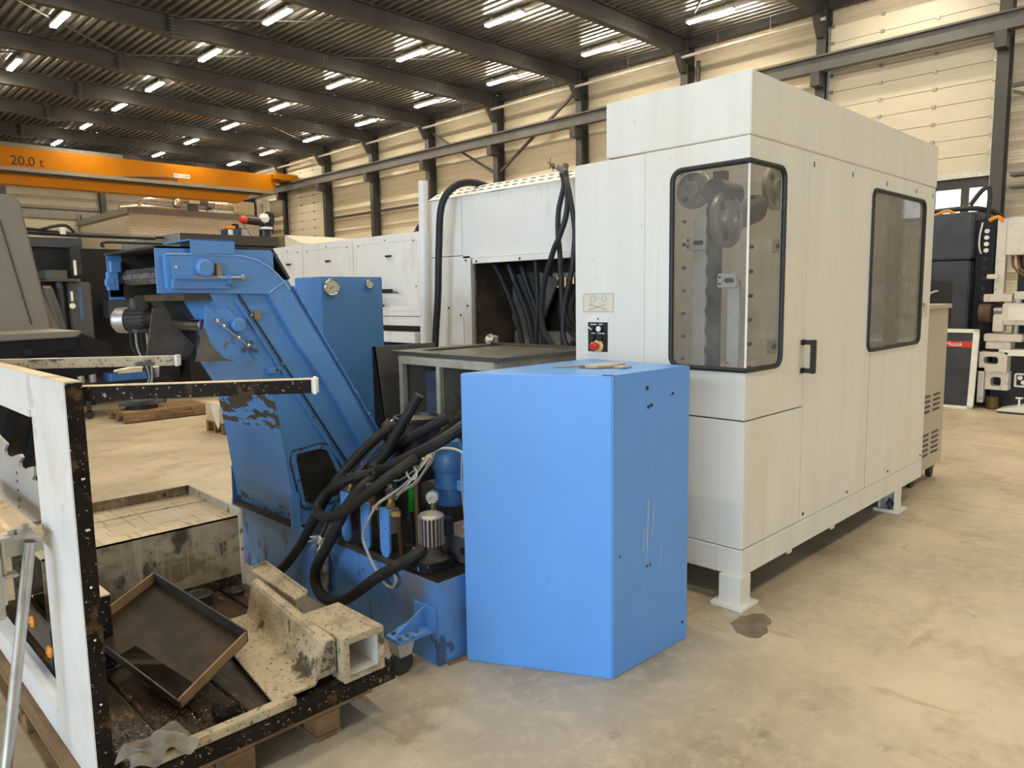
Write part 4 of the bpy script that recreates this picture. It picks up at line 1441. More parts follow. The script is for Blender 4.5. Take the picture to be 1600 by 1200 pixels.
# hoses inside the bay, each a part of the machine
for pts, r in [([(MX + 0.10, 4.52, 1.86), (MX + 0.15, 4.46, 1.70), (MX + 0.16, 4.32, 1.40), (MX + 0.15, 4.20, 1.0)], 0.022),
               ([(MX + 0.20, 4.45, 1.86), (MX + 0.22, 4.40, 1.72), (MX + 0.22, 4.24, 1.40), (MX + 0.2, 4.14, 1.0)], 0.030),
               ([(MX + 0.26, 4.36, 1.84), (MX + 0.26, 4.28, 1.66), (MX + 0.26, 4.14, 1.35), (MX + 0.25, 4.06, 1.0)], 0.026),
               ([(MX + 0.08, 4.03, 1.88), (MX + 0.10, 4.03, 1.60), (MX + 0.10, 4.05, 1.3), (MX + 0.10, 4.06, 0.9)], 0.020)]:
    B().tube(pts, r, n=8).out('bay_hose', hose_clean, wo_)
for q in range(6):
    ys = 4.00 - q * 0.07
    B().tube([(MX + 0.42, ys, 1.68), (MX + 0.30, ys - 0.02, 1.50), (MX + 0.22, 3.84 - q * 0.05, 1.34 + 0.012 * q), (MX + 0.15, 3.62 - 0.03 * q, 1.24 + 0.022 * q), (MX + 0.10, 3.40, 1.22 + 0.03 * q), (MX + 0.10, 3.15, 1.32 + 0.02 * q)], 0.011 + 0.002 * (q % 2), n=6).out('bay_hose', hose_clean, wo_)
B().tube([(MX - 0.02, 4.645, 1.86), (MX - 0.01, 4.63, 1.7), (MX - 0.01, 4.64, 1.5), (MX - 0.01, 4.64, 1.22)], 0.006, n=6).out('pull_cord', steel_grey, wo_)

# white pole at the joint of the two machines
tag(B().cyl((4.13, 5.28, 0.0), (4.13, 5.22, 2.60), 0.042, n=16).out('white_pole', mach_white), 'slender upright white pipe between the two white machines', 'pipe')

# big hose arching over the top edge
tag(B().tube([(4.85, 4.72, 2.465), (4.55, 4.72, 2.50), (4.28, 4.74, 2.545), (4.12, 4.80, 2.50), (4.05, 4.88, 2.35), (4.05, 4.93, 2.0), (4.05, 4.96, 1.6), (4.04, 5.0, 1.2), (4.0, 5.0, 0.6), (4.0, 5.0, 0.03)], 0.030, n=10).out('arched_hose', hose_clean), 'thick black hose arching over the slotted top edge and down', 'hose')
# loops hanging beside the tall cabinet
tag(B().tube([(4.02, 3.487, 2.451), (3.99, 3.445, 2.305), (3.97, 3.441, 2.151), (3.96, 3.498, 2.002), (3.96, 3.559, 1.9), (3.97, 3.664, 1.651), (3.98, 3.69, 1.42), (3.98, 3.628, 1.278), (3.98, 3.512, 1.203), (3.98, 3.398, 1.258), (4, 3.315, 1.402)], 0.020, n=8).out('hanging_hose', hose_clean), 'black hose hanging in a long loop left of the tall cabinet', 'hose')
tag(B().tube([(4.06, 3.558, 2.446), (4.03, 3.514, 2.359), (4.02, 3.555, 2.195), (4.02, 3.563, 2.031), (4.02, 3.546, 1.874), (4.02, 3.532, 1.562), (4.02, 3.523, 1.219), (4.02, 3.525, 0.959), (4.0, 3.4, 0.02)], 0.019, n=8).out('hanging_hose', hose_clean), 'black hose dropping straight beside the tall cabinet edge', 'hose')
tag(B().tube([(3.99, 3.461, 2.402), (3.95, 3.399, 2.309), (3.93, 3.343, 2.119), (3.92, 3.324, 1.981), (3.92, 3.36, 1.728), (3.92, 3.42, 1.536), (3.92, 3.434, 1.336), (3.93, 3.385, 1.225), (3.94, 3.306, 1.25), (3.95, 3.15, 0.7), (3.95, 3.1, 0.02)], 0.018, n=8).out('hanging_hose', hose_clean), 'black hose crossing in front of the other hanging hoses', 'hose')
pl = thing('cable_plug', 'grey multi-pin cable plugs lying on top of the hanging hoses', 'plug', (4.0, 3.5, 2.5))
b = B()
b.cyl((4.02, 3.487, 2.442), (4.06, 3.587, 2.494), 0.022, n=10)
b.cyl((4.06, 3.546, 2.445), (4.1, 3.556, 2.512), 0.024, n=10)
b.out('plug_body', mk('grey_brown_plug', (0.10, 0.09, 0.075), rough=0.5), pl)
b = B()
for q in range(5):
    b.tube([(4.06, 3.62, 2.49), (4.06, 3.64 + 0.01 * (q % 3), 2.51 + 0.02 * (q % 2)), (4.08, 3.66 + 0.013 * q, 2.48 + 0.024 * ((q * 2) % 5))], 0.003, n=5)
b.out('loose_wire', black_plastic, pl)
random.seed(8)
bg_ = B()
bmesh.ops.create_icosphere(bg_.bm, subdivisions=2, radius=0.045, matrix=Matrix.Translation((3.64, 3.87, 1.285)))
for v in bg_.bm.verts:
    d = v.co - Vector((3.64, 3.87, 1.285))
    v.co = Vector((3.64, 3.87, 1.285)) + d * random.uniform(0.65, 1.35)
    v.co.z = max(v.co.z, 1.2615)
tag(bg_.out('plastic_bag', film, smooth=0), 'crumpled clear plastic bag on the grey cabinet lid', 'bag')

# ================================================================== LONG WHITE MACHINE
lw = thing('long_white_machine', 'long white machine with three latched doors behind the blue cabinet', 'machine', (5.0, 6.9, 0))
LX = 4.3
for i, (ya, yb) in enumerate(((5.50, 6.615), (6.63, 7.63), (7.645, 8.32))):
    d = B().box(LX, LX + 0.03, ya, yb, 1.42, 2.20).out('door', mach_white, lw, bevel=0.006)
    b = B()
    b.ring(rr(ya + 0.05, yb - 0.05, 1.47, 2.13, 0.02), rr(ya + 0.056, yb - 0.056, 1.476, 2.124, 0.018), 'x', LX - 0.0012, LX + 0.001)
    b.out('door_seam', mk('faint_seam_%d' % i, (0.62, 0.60, 0.56), rough=0.6), d, smooth=0)
    yl = (6.0, 7.10, 7.95)[i]
    b = B()
    b.box(LX - 0.022, LX, yl - 0.02, yl + 0.03, 1.985, 2.005)
    b.box(LX - 0.03, LX - 0.015, yl - 0.07, yl + 0.02, 1.988, 2.002)
    b.out('latch', black_plastic, d, smooth=0)
    b = B()
    for yy, zz in ((ya + 0.10, 2.12), (yb - 0.10, 2.12), ((ya + yb) / 2, 2.15), (ya + 0.08, 1.7)):
        b.cyl((LX, yy, zz), (LX - 0.004, yy, zz), 0.008, n=8)
    b.out('door_screws', steel_dark, d, smooth=0, kind='stuff')
B().box(LX + 0.03, LX + 0.95, 5.50, 8.32, 1.42, 2.19).out('body', mach_white, lw, smooth=0)
B().box(LX, LX + 0.05, 5.40, 5.50, 0.0, 2.20).out('corner_post', mach_white, lw, bevel=0.005)
B().box(LX + 0.005, LX + 0.9, 5.50, 8.32, 1.33, 1.415).out('bottom_rail', mach_white, lw, smooth=0)
B().box(LX - 0.05, LX + 0.2, 5.56, 6.4, 1.17, 1.27).out('white_channel', mach_white, lw, bevel=0.005)
B().box(LX + 0.10, LX + 0.9, 5.50, 8.32, 0.0, 1.33).out('base', black_plastic, lw, smooth=0)
B().box(LX - 0.02, LX + 0.1, 5.6, 6.3, 1.03, 1.13).out('blue_rail', blue_worn, lw, smooth=0)
b = B()
b.hexa([(LX + 0.15, 7.9, 2.19), (LX + 1.3, 7.9, 2.19), (LX + 1.3, 8.30, 2.19), (LX + 0.15, 8.30, 2.19),
        (LX + 0.15, 7.9, 2.24), (LX + 1.3, 7.9, 2.24), (LX + 1.3, 8.30, 2.36), (LX + 0.15, 8.30, 2.36)])
b.out('sloped_top', wall_plain, lw, smooth=0)
kn = thing('rubber_glove', 'black crumpled glove lying on top of the long white machine', 'glove', (4.45, 5.55, 2.2))
b = B()
b.lathe((4.45, 5.50, 2.20), (0, 0, 1), [(0.06, 0), (0.08, 0.03), (0.06, 0.08), (0.03, 0.11)], 9)
b.tube([(4.45, 5.52, 2.23), (4.44, 5.62, 2.24), (4.43, 5.76, 2.21)], lambda t: 0.035 - 0.02 * t, n=7)
b.tube([(4.46, 5.50, 2.24), (4.40, 5.58, 2.28), (4.38, 5.66, 2.23)], lambda t: 0.03 - 0.015 * t, n=7)
b.tube([(4.46, 5.48, 2.26), (4.46, 5.44, 2.30), (4.44, 5.40, 2.26)], lambda t: 0.03 - 0.01 * t, n=7)
b.out('glove_body', rubber, kn)
hb_ = thing('hook_tool', 'black lever tool sticking out behind the blue gauge cabinet', 'lever', (4.2, 5.9, 1.6))
b = B()
b.beam((4.22, 6.35, 1.665), (4.22, 5.86, 1.66), 0.03, 0.04)
b.beam((4.20, 5.86, 1.65), (4.20, 5.74, 1.645), 0.015, 0.012)
b.tube([(4.22, 6.3, 1.58), (4.2, 6.1, 1.55), (4.2, 5.97, 1.52)], 0.012, n=6)
b.out('lever_arm', black_plastic, hb_)
B().box(4.20, 4.27, 6.2, 6.36, 1.56, 1.70).out('lever_block', black_plastic, hb_, smooth=0)

# ================================================================== GREY STEEL CABINET WITH OPEN BAYS
gt = thing('switchgear_cabinet', 'grey steel cabinet with open compartments and a framed lid behind the blue box', 'cabinet', (3.2, 3.4, 0))
TX0, TX1, TY0, TY1, TZ = 2.80, 3.66, 2.96, 3.83, 1.235
B().box(TX0, TX1, TY0, TY0 + 0.015, 0.0, TZ).out('side_wall', table_grey, gt, smooth=0)
B().box(TX0, TX1, TY1 - 0.015, TY1, 0.0, TZ).out('side_wall', table_grey, gt, smooth=0)
B().box(TX1 - 0.015, TX1, TY0, TY1, 0.0, TZ).out('rear_wall', dark_in, gt, smooth=0)
B().box(TX0, TX1, TY0 + 0.016, TY1 - 0.016, TZ - 0.035, TZ).out('top_frame', table_grey, gt, bevel=0.004)
pale_edge = mk('worn_pale_edge', (0.42, 0.38, 0.31), rough=0.5, var=0.15, vscale=14)
B().box(TX0 - 0.010, TX0 + 0.03, TY0 - 0.003, TY1, TZ - 0.05, TZ - 0.005).out('front_rail', pale_edge, gt, bevel=0.003)
B().box(TX0 - 0.008, TX0 + 0.03, 3.425, 3.46, 0.3, TZ - 0.04).out('divider', pale_edge, gt, bevel=0.003)
B().box(TX0 + 0.03, TX1 - 0.02, 3.43, 3.45, 0.0, TZ - 0.04).out('divider_wall', table_grey, gt, smooth=0)
B().box(TX0 - 0.008, TX0 + 0.03, TY0 - 0.002, TY0 + 0.06, 0.0, TZ - 0.04).out('front_post', pale_edge, gt, bevel=0.003)
B().box(TX0 - 0.008, TX0 + 0.03, TY1 - 0.04, TY1, 0.0, TZ - 0.04).out('front_post', pale_edge, gt, bevel=0.003)
b = B()
b.ring(rect_like(TX0 + 0.02, TX1 + 0.15, TY0 - 0.02, TY1 + 0.12, 1), rect_like(TX0 + 0.16, TX1 + 0.02, TY0 + 0.12, TY1, 1), 'z', TZ + 0.002, TZ + 0.024)
b.out('lid_frame', mk('dark_green_grey', (0.070, 0.068, 0.060), rough=0.4), gt, smooth=0)
B().box(TX0 + 0.14, TX1 + 0.04, TY0 + 0.10, TY1 + 0.02, TZ + 0.002, TZ + 0.012).out('lid_sheet', mk('olive_grey_lid', (0.145, 0.125, 0.09), rough=0.35, var=0.15, vscale=3), gt, smooth=0)
b = B()
b.cyl((TX0 + 0.09, TY0 + 0.002, TZ - 0.05), (TX0 + 0.09, TY0 - 0.003, TZ - 0.05), 0.012, n=10)
b.cyl((TX0 + 0.33, TY0 + 0.002, TZ - 0.05), (TX0 + 0.33, TY0 - 0.003, TZ - 0.05), 0.010, n=10)
b.out('screw_hole', steel_dark, gt)
tb = B().box(TX0 + 0.10, TX0 + 0.40, 3.48, 3.70, 0.70, 1.14).out('transformer_box', mk('blue_grey_box', (0.075, 0.095, 0.13), rough=0.5), gt, bevel=0.005)
B().box(TX0 + 0.096, TX0 + 0.10, 3.54, 3.58, 0.90, 1.0).out('box_marking', grey_ink, tb, smooth=0)
b = B()
for q in range(3):
    b.cyl((TX0 + 0.14, 3.52 + q * 0.035, 1.14), (TX0 + 0.14, 3.52 + q * 0.035, 1.19), 0.011, n=8)
b.out('fuse', plate_white, tb)
B().box(TX0 + 0.10, TX0 + 0.13, 3.02, 3.14, 0.75, 1.12).out('terminal_block', dark_in, gt, smooth=0)
for q, (yc, zc, ry, rz) in enumerate(((3.10, 1.03, 0.16, 0.12), (3.11, 1.02, 0.145, 0.14), (3.08, 1.00, 0.17, 0.11))):
    B().tube([(TX0 + 0.04 + 0.012 * q, yc + ry * math.cos(t * math.pi / 6), zc + rz * math.sin(t * math.pi / 6)) for t in range(12)], 0.008, n=6, closed=True, steps=3).out('coiled_cable', brown_cable, gt)
for q in range(5):
    B().tube([(TX0 + 0.05, 3.22 - q * 0.03, 0.90), (TX0 + 0.03, 3.20 - q * 0.03, 0.78), (TX0 + 0.02, 3.16 - q * 0.035, 0.68), (TX0 + 0.04, 3.08 - q * 0.02, 0.60)], 0.008, n=6).out('lead', brown_cable if q < 3 else hose_clean, gt)
B().box(TX0 + 0.02, TX0 + 0.03, 3.06, 3.085, 0.82, 0.90).out('cable_tag', plate_white, gt, smooth=0)

# leaning dark cover left of it
lc_ = thing('leaning_cover', 'dark grey sheet cover leaning beside the grey steel cabinet', 'cover', (2.85, 3.98, 0))
b = B()
b.hexa([(2.80, 3.845, 0.0), (3.3, 3.845, 0.0), (3.3, 3.865, 0.0), (2.80, 3.865, 0.0), (2.80, 4.09, 1.28), (3.3, 4.09, 1.28), (3.3, 4.11, 1.28), (2.80, 4.11, 1.28)])
b.out('cover_sheet', steel_grey, lc_, smooth=0)
b = B()
b.hexa([(2.80, 3.87, 0.0), (2.82, 3.87, 0.0), (2.82, 4.12, 0.0), (2.80, 4.12, 0.0), (2.80, 4.09, 1.28), (2.82, 4.09, 1.28), (2.82, 4.13, 1.28), (2.80, 4.13, 1.28)])
b.out('cover_flange', charcoal, lc_, smooth=0)

# ================================================================== BLUE CABINET WITH GAUGES
gc = thing('gauge_cabinet', 'tall blue cabinet with two round dial gauges behind the conveyor', 'cabinet', (2.86, 4.6, 0))
B().box(2.62, 3.105, 4.42, 4.78, 0.0, 1.745).out('body', blue_conv, gc, bevel=0.005)
def dial(parent, c, ax, r, name='dial_gauge', face=None):
    A = Vector(ax).normalized()
    c = Vector(c)
    o = B().lathe(c, ax, [(r, 0), (r, 0.018), (r * 0.92, 0.026), (r * 0.82, 0.022)], 26).out(name, chrome, parent)
    B().lathe(c + A * 0.018, ax, [(r * 0.84, 0), (r * 0.84, 0.0045)], 26).out('dial_face', face or cream_label, o)
    a = Vector((0, 0, 1))
    s = A.cross(a).normalized()
    b = B()
    for q in range(9):
        t = math.radians(-130 + 260 * q / 8)
        d = a * math.cos(t) + s * math.sin(t)
        b.beam(c + A * 0.0232 + d * r * 0.62, c + A * 0.0232 + d * r * 0.76, 0.002, r * 0.05, up=A.cross(d))
    d = (a * 0.6 - s * 0.8)
    b.beam(c + A * 0.0238 - d * r * 0.5, c + A * 0.0238 + d * r * 0.2, 0.002, r * 0.06, up=A.cross(d))
    b.out('dial_marks', black_ink, o, smooth=0)
    return o
dial(gc, (2.685, 4.42, 1.675), (0, -1, 0), 0.058)
dial(gc, (2.982, 4.42, 1.695), (0, -1, 0), 0.030)


# ================================================================== COOLANT TANK
def xz(pts):
    return [(p[0], p[2]) for p in pts]
KX, KY0, KY1, KZ = 1.923, 2.412, 4.42, 0.375
tk = thing('coolant_tank', 'low oily blue coolant tank under the pumps and conveyor', 'tank', (2.3, 3.4, 0))
b = B()
b.ring(rect_like(KX, 2.78, KY0, KY1, 1), rect_like(KX + 0.006, 2.774, KY0 + 0.006, KY1 - 0.006, 1), 'z', 0.0, KZ)
b.out('tank_wall', blue_oily, tk, smooth=0)
B().box(KX + 0.005, 2.775, KY0 + 0.005, KY1 - 0.005, KZ - 0.012, KZ - 0.002).out('tank_top', mk('oily_black_top', (0.030, 0.024, 0.018), rough=0.3, var=0.4, vscale=6), tk, smooth=0)
B().box(KX - 0.006, KX + 0.03, 2.70, 3.42, KZ - 0.004, KZ + 0.012).out('top_strip', dark_in, tk, smooth=0)
# castor bracket on the corner
bp_ = B().prism([(1.735, 2.445), (1.923, 2.437), (1.923, 2.60), (1.742, 2.545)], 'z', 0.150, 0.165).out('bracket_plate', blue_worn, tk, smooth=0)
B().prism([(1.923, 0.255), (1.923, 0.165), (1.755, 0.165)], 'y', 2.500, 2.510).out('bracket_gusset', blue, tk, smooth=0)
B().box(1.915, 1.923, 2.425, 2.575, 0.165, 0.262).out('bracket_back', blue, tk, bevel=0.002)
b = B()
for xx, yy in ((1.755, 2.462), (1.80, 2.475), (1.77, 2.53), (1.85, 2.47)):
    b.cyl((xx, yy, 0.165), (xx, yy, 0.175), 0.011, n=6)
b.out('bracket_bolt', bolt_mat, tk, smooth=0)
cs = B().prism([(1.74, 0.148), (1.83, 0.148), (1.81, 0.085), (1.75, 0.085)], 'y', 2.46, 2.53).out('castor_fork', galv, tk, smooth=0)
B().cyl((1.78, 2.475, 0.05), (1.78, 2.515, 0.05), 0.05, n=20).out('castor_wheel', rubber, cs)
# little wedge of wood under the tank corner
wdg = thing('wood_wedge', 'thin wooden wedge sticking out under the blue tank corner', 'wedge', (2.0, 2.4, 0))
b = B()
b.beam((1.96, 2.40, 0.005), (2.12, 2.37, 0.005), 0.02, 0.009)
b.out('wedge_body', wood, wdg, smooth=0)

# --- flow regulators: blue bars with brass fittings
fit_labels = ['leftmost blue flow regulator block with brass fitting on the tank edge', 'middle blue flow regulator block between two others on the tank edge', 'rightmost blue flow regulator block with grey side plate on the tank edge']
for i, (yc, zt) in enumerate(((3.16, 0.640), (2.985, 0.622), (2.825, 0.622))):
    r = thing('flow_regulator', fit_labels[i], 'valve', (1.97, yc, KZ), 'flow regulators on the tank')
    b = B()
    b.prism([(yc - 0.036, 0.42), (yc - 0.018, 0.388), (yc + 0.018, 0.388), (yc + 0.036, 0.42), (yc + 0.036, zt), (yc - 0.036, zt)], 'x', 1.945, 1.957)
    b.out('blue_plate', blue, r, bevel=0.001)
    B().box(1.957, 2.01, yc - 0.034, yc + 0.030, 0.50 if i == 2 else 0.46, zt - 0.002).out('valve_block', alum if i == 2 else dark_in, r, bevel=0.003)
    b = B()
    b.cyl((1.985, yc - 0.004, zt), (1.985, yc - 0.004, zt + 0.022), 0.022, n=6)
    b.cyl((1.985, yc - 0.004, zt + 0.022), (1.985, yc - 0.004, zt + 0.045), 0.018, n=12)
    b.cyl((1.985, yc - 0.004, zt + 0.045), (1.985, yc - 0.004, zt + 0.06), 0.021, n=6)
    b.cyl((1.965, yc - 0.055, zt - 0.02), (1.985, yc - 0.02, zt - 0.02), 0.014, n=8)
    b.out('brass_fitting', brass, r)
    B().cyl((1.985, yc - 0.004, zt + 0.06), (1.985, yc - 0.004, zt + 0.085), 0.026, n=10).out('rubber_cap', rubber, r)
    B().cyl((2.0, yc - 0.06, 0.376), (1.985, yc - 0.06, 0.60), 0.012, n=10).out('amber_tube', mk('amber_tube_%d' % i, (0.06, 0.030, 0.010), rough=0.35), r)
    b = B()
    b.cyl((1.985, yc - 0.06, 0.59), (1.985, yc - 0.06, 0.615), 0.015, n=8)
    b.out('tube_clamp', brass, r)
    b = B()
    for q in range(4):
        b.cyl((1.945, yc + (0.016 if q % 2 else -0.016), 0.44 + q * 0.045), (1.942, yc + (0.016 if q % 2 else -0.016), 0.44 + q * 0.045), 0.003, n=6)
    b.out('plate_screw', steel_dark, r, smooth=0)
for i, (yy, lab) in enumerate(((3.075, 'small chrome needle valve left of the middle flow regulator'), (2.90, 'small chrome needle valve right of the middle flow regulator'))):
    r = thing('needle_valve', lab, 'valve', (2.03, yy, KZ))
    B().cyl((2.04, yy, 0.375), (2.04, yy, 0.66), 0.012, n=8).out('valve_stem', steel_dark, r)
    B().cyl((2.04, yy, 0.66), (2.04, yy, 0.71), 0.016, n=10).out('valve_body', chrome, r)
    B().cyl((2.04, yy, 0.71), (2.04, yy, 0.745), 0.012, n=8).out('valve_cap', black_plastic, r)

# --- coolant pump with finned motor
pm = thing('coolant_pump', 'finned aluminium pump motor on a black base in front', 'pump', (2.02, 2.585, KZ))
B().box(1.955, 2.115, 2.525, 2.645, KZ - 0.002, 0.418).out('pump_base', mk('chipped_black', (0.02, 0.02, 0.022), rough=0.35, var=0.1, layers=[((0.2, 0.35, 0.6), (18, 18, 18), 0.66, 0.69, 4, 0.8)]), pm, bevel=0.003)
PC = (2.035, 2.585)
B().lathe((PC[0], PC[1], 0.418), (0, 0, 1), [(0.075, 0), (0.075, 0.006), (0.055, 0.02), (0.045, 0.055), (0.045, 0.075)], 24).out('pump_flange', dark_in, pm)
b = B()
B().cyl((PC[0], PC[1], 0.485), (PC[0], PC[1], 0.615), 0.046, n=28).out('motor_core', dark_in, pm)
for q in range(20):
    a = 2 * math.pi * q / 20
    d = Vector((math.cos(a), math.sin(a), 0))
    c = Vector((PC[0], PC[1], 0))
    b.beam(c + d * 0.050 + Vector((0, 0, 0.488)), c + d * 0.050 + Vector((0, 0, 0.612)), 0.006, 0.018, up=d)
b.out('cooling_fin', alum, pm, smooth=0)
B().lathe((PC[0], PC[1], 0.612), (0, 0, 1), [(0.060, 0), (0.060, 0.006), (0.050, 0.016), (0.020, 0.019)], 26).out('motor_cap', alum, pm)
B().box(PC[0] + 0.04, PC[0] + 0.095, PC[1] - 0.05, PC[1] + 0.02, 0.52, 0.60).out('terminal_box', black_plastic, pm, bevel=0.004)
B().lathe((1.985, 2.635, 0.445), (-0.8, 0.6, 0.0), [(0.022, -0.06), (0.022, 0.0), (0.027, 0.0), (0.027, 0.018), (0.022, 0.018)], 14).out('outlet', brass, pm)

# --- small control box beside it
cb = thing('control_box', 'small dark control box with yellow sticker tucked beside the blue box', 'box', (2.25, 2.55, KZ))
B().box(2.16, 2.42, 2.45, 2.68, 0.375, 0.50).out('box_body', steel_grey, cb, bevel=0.004)
B().box(2.155, 2.43, 2.44, 2.69, 0.50, 0.512).out('box_lid', table_grey, cb, smooth=0)
B().box(2.18, 2.26, 2.47, 2.53, 0.512, 0.514).out('warning_sticker', yellow_pl, cb, smooth=0)
B().cyl((2.16, 2.50, 0.44), (2.145, 2.50, 0.44), 0.018, n=12).out('knob', black_plastic, cb)

# --- blue filter bowl with gauge
fb_ = thing('filter_bowl', 'round blue line filter standing behind the finned motor', 'filter', (2.29, 2.75, KZ))
fblue = mk('deep_blue_cast', (0.045, 0.14, 0.32), rough=0.4, var=0.1, vscale=8)
B().lathe((2.29, 2.75, 0.585), (0, 0, 1), [(0.02, 0), (0.065, 0.004), (0.072, 0.03), (0.072, 0.085), (0.078, 0.09), (0.078, 0.10), (0.072, 0.105), (0.076, 0.17)], 24).out('bowl', fblue, fb_)
B().lathe((2.29, 2.75, 0.755), (0, 0, 1), [(0.078, 0), (0.088, 0.02), (0.088, 0.075), (0.07, 0.11), (0.055, 0.15), (0.02, 0.155)], 24).out('filter_head', fblue, fb_)
B().cyl((2.29, 2.75, 0.375), (2.29, 2.75, 0.59), 0.02, n=10).out('drain_pipe', dark_in, fb_)
b = B()
b.cyl((2.19, 2.80, 0.81), (2.235, 2.78, 0.81), 0.026, n=8)
b.cyl((2.165, 2.81, 0.81), (2.195, 2.80, 0.81), 0.020, n=8)
b.out('inlet_fitting', brass, fb_)
B().cyl((2.30, 2.74, 0.905), (2.30, 2.74, 0.93), 0.016, n=8).out('vent_plug', chrome, fb_)
b = B()
b.tube([(2.27, 2.63, 0.86), (2.255, 2.62, 0.80), (2.255, 2.62, 0.70), (2.25, 2.60, 0.55), (2.2, 2.55, 0.53)], 0.005, n=6)
b.out('thin_line', grey_cable, fb_)
B().box(2.27, 2.33, 2.60, 2.68, 0.67, 0.72).out('lever_arm', blue_worn, fb_, bevel=0.004)

gg = thing('pressure_gauge', 'round chrome pressure gauge on a pipe behind the finned motor', 'gauge', (2.14, 2.70, KZ))
dial(gg, (2.14, 2.70, 0.665), (-0.75, -0.66, 0), 0.034, 'gauge_dial', alum)
b = B()
b.cyl((2.155, 2.713, 0.376), (2.155, 2.713, 0.665), 0.009, n=8)
for zz in (0.48, 0.54, 0.59):
    b.cyl((2.155, 2.713, zz), (2.155, 2.713, zz + 0.03), 0.015, n=6)
b.out('gauge_pipe', brass, gg)
tag(B().cyl((2.12, 2.80, 0.376), (2.12, 2.80, 0.80), 0.010, n=8).out('upright_pipe', brown_cable), 'thin upright brown pipe between the green tube and the gauge', 'pipe')
gn = thing('green_tube', 'bright green plastic tube hanging behind the flow regulators', 'tube', (2.20, 2.95, 0.376))
B().cyl((2.20, 2.95, 0.53), (2.205, 2.945, 0.655), 0.019, n=14).out('green_sleeve', green_pl, gn)
B().cyl((2.20, 2.95, 0.375), (2.20, 2.95, 0.53), 0.008, n=8).out('green_stem', dark_in, gn)
# black drum with ring clamp
dr = thing('black_drum', 'black round drum with sunken lid among the tangled hoses', 'drum', (2.50, 3.27, KZ))
B().lathe((2.50, 3.27, KZ), (0, 0, 1), [(0.128, 0), (0.128, 0.545), (0.136, 0.55), (0.136, 0.568), (0.115, 0.57), (0.112, 0.555), (0.0, 0.553)], 32).out('drum_body', mk('black_drum_paint', (0.022, 0.022, 0.024), rough=0.4, var=0.2, vscale=8), dr)
B().lathe((2.50, 3.27, 0.925), (0, 0, 1), [(0.10, 0), (0.095, 0.008), (0.02, 0.012)], 28).out('drum_lid', mk('dusty_lid', (0.095, 0.08, 0.062), rough=0.5, var=0.2, vscale=9), dr)
b = B()
for a in (2.6, 3.6, 5.4):
    b.lathe((2.50 + 0.138 * math.cos(a), 3.27 + 0.138 * math.sin(a), 0.905), (0, 0, 1), [(0.004, 0), (0.014, 0.006), (0.012, 0.025), (0.004, 0.03)], 10)
b.out('clamp_lug', chrome, dr)
# pump bank mass behind the regulators
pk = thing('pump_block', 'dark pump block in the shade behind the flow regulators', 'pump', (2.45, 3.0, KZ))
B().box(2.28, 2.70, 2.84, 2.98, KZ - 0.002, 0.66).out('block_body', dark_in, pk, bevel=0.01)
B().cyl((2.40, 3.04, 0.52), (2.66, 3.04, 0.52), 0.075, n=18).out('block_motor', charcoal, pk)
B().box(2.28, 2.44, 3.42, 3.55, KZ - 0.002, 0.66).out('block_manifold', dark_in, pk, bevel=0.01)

# --- hoses of the tangle
HOSES = [
    ('thick black hose from the finned motor sweeping down in front of the tank', hose_mat, 0.027,
     [(1.985, 2.58, 0.474), (1.93, 2.613, 0.439), (1.88, 2.792, 0.32), (1.84, 2.987, 0.174), (1.83, 3.118, 0.12), (1.83, 3.238, 0.129), (1.83, 3.281, 0.201), (1.83, 3.242, 0.288), (1.84, 3.159, 0.394), (1.86, 3.095, 0.507), (1.91, 3.076, 0.596), (1.98, 3.054, 0.675), (2.1, 3.09, 0.712)]),
    ('rusty looking black hose bent back on itself in front of the tangle', hose_mat, 0.026,
     [(2.08, 2.731, 0.859), (2, 2.785, 0.795), (1.92, 2.823, 0.74), (1.86, 2.997, 0.603), (1.85, 3.128, 0.541), (1.86, 3.242, 0.522), (1.88, 3.31, 0.55), (1.92, 3.286, 0.616), (1.95, 3.209, 0.674), (1.99, 3.141, 0.707), (2.06, 3.086, 0.726), (2.13, 3.043, 0.73), (2.25, 3.077, 0.71)]),
    ('thick black hose standing up to a free end in front of the drum', hose_mat, 0.028,
     [(2.3, 2.988, 1.107), (2.26, 3.036, 1.005), (2.22, 3.098, 0.89), (2.19, 3.151, 0.793), (2.16, 3.185, 0.746), (2.12, 3.157, 0.727), (2.08, 3.003, 0.758), (2.08, 2.8, 0.846), (2.12, 2.617, 0.938), (2.22, 2.569, 1.001), (2.36, 2.621, 1.029)]),
    ('thick black hose crossing below the drum lid towards the blue box', hose_mat, 0.028,
     [(2.36, 2.827, 1.001), (2.33, 2.929, 0.948), (2.3, 3.052, 0.884), (2.28, 3.196, 0.814), (2.28, 3.324, 0.726), (2.3, 3.444, 0.65)]),
    ('long black hose running from the drum down past the access plate', hose_mat, 0.026,
     [(2.32, 3.228, 0.925), (2.28, 3.243, 0.905), (2.18, 3.286, 0.824), (2.1, 3.314, 0.747), (2.02, 3.322, 0.675), (1.94, 3.335, 0.573), (1.9, 3.391, 0.462), (1.885, 3.503, 0.313), (1.86, 3.644, 0.164), (1.84, 3.768, 0.076), (1.8, 3.887, -0.001)]),
    ('black hose lying behind the others along the tank', hose_clean, 0.022,
     [(2.4, 3.215, 0.821), (2.34, 3.298, 0.784), (2.25, 3.336, 0.715), (2.16, 3.36, 0.629), (2.08, 3.315, 0.565), (2.02, 3.305, 0.494), (1.98, 3.342, 0.392)]),
    ('black hose end pushed under the blue box', hose_mat, 0.024,
     [(2.46, 2.829, 1.011), (2.42, 2.912, 0.917), (2.38, 3.035, 0.813), (2.36, 3.167, 0.728)])]
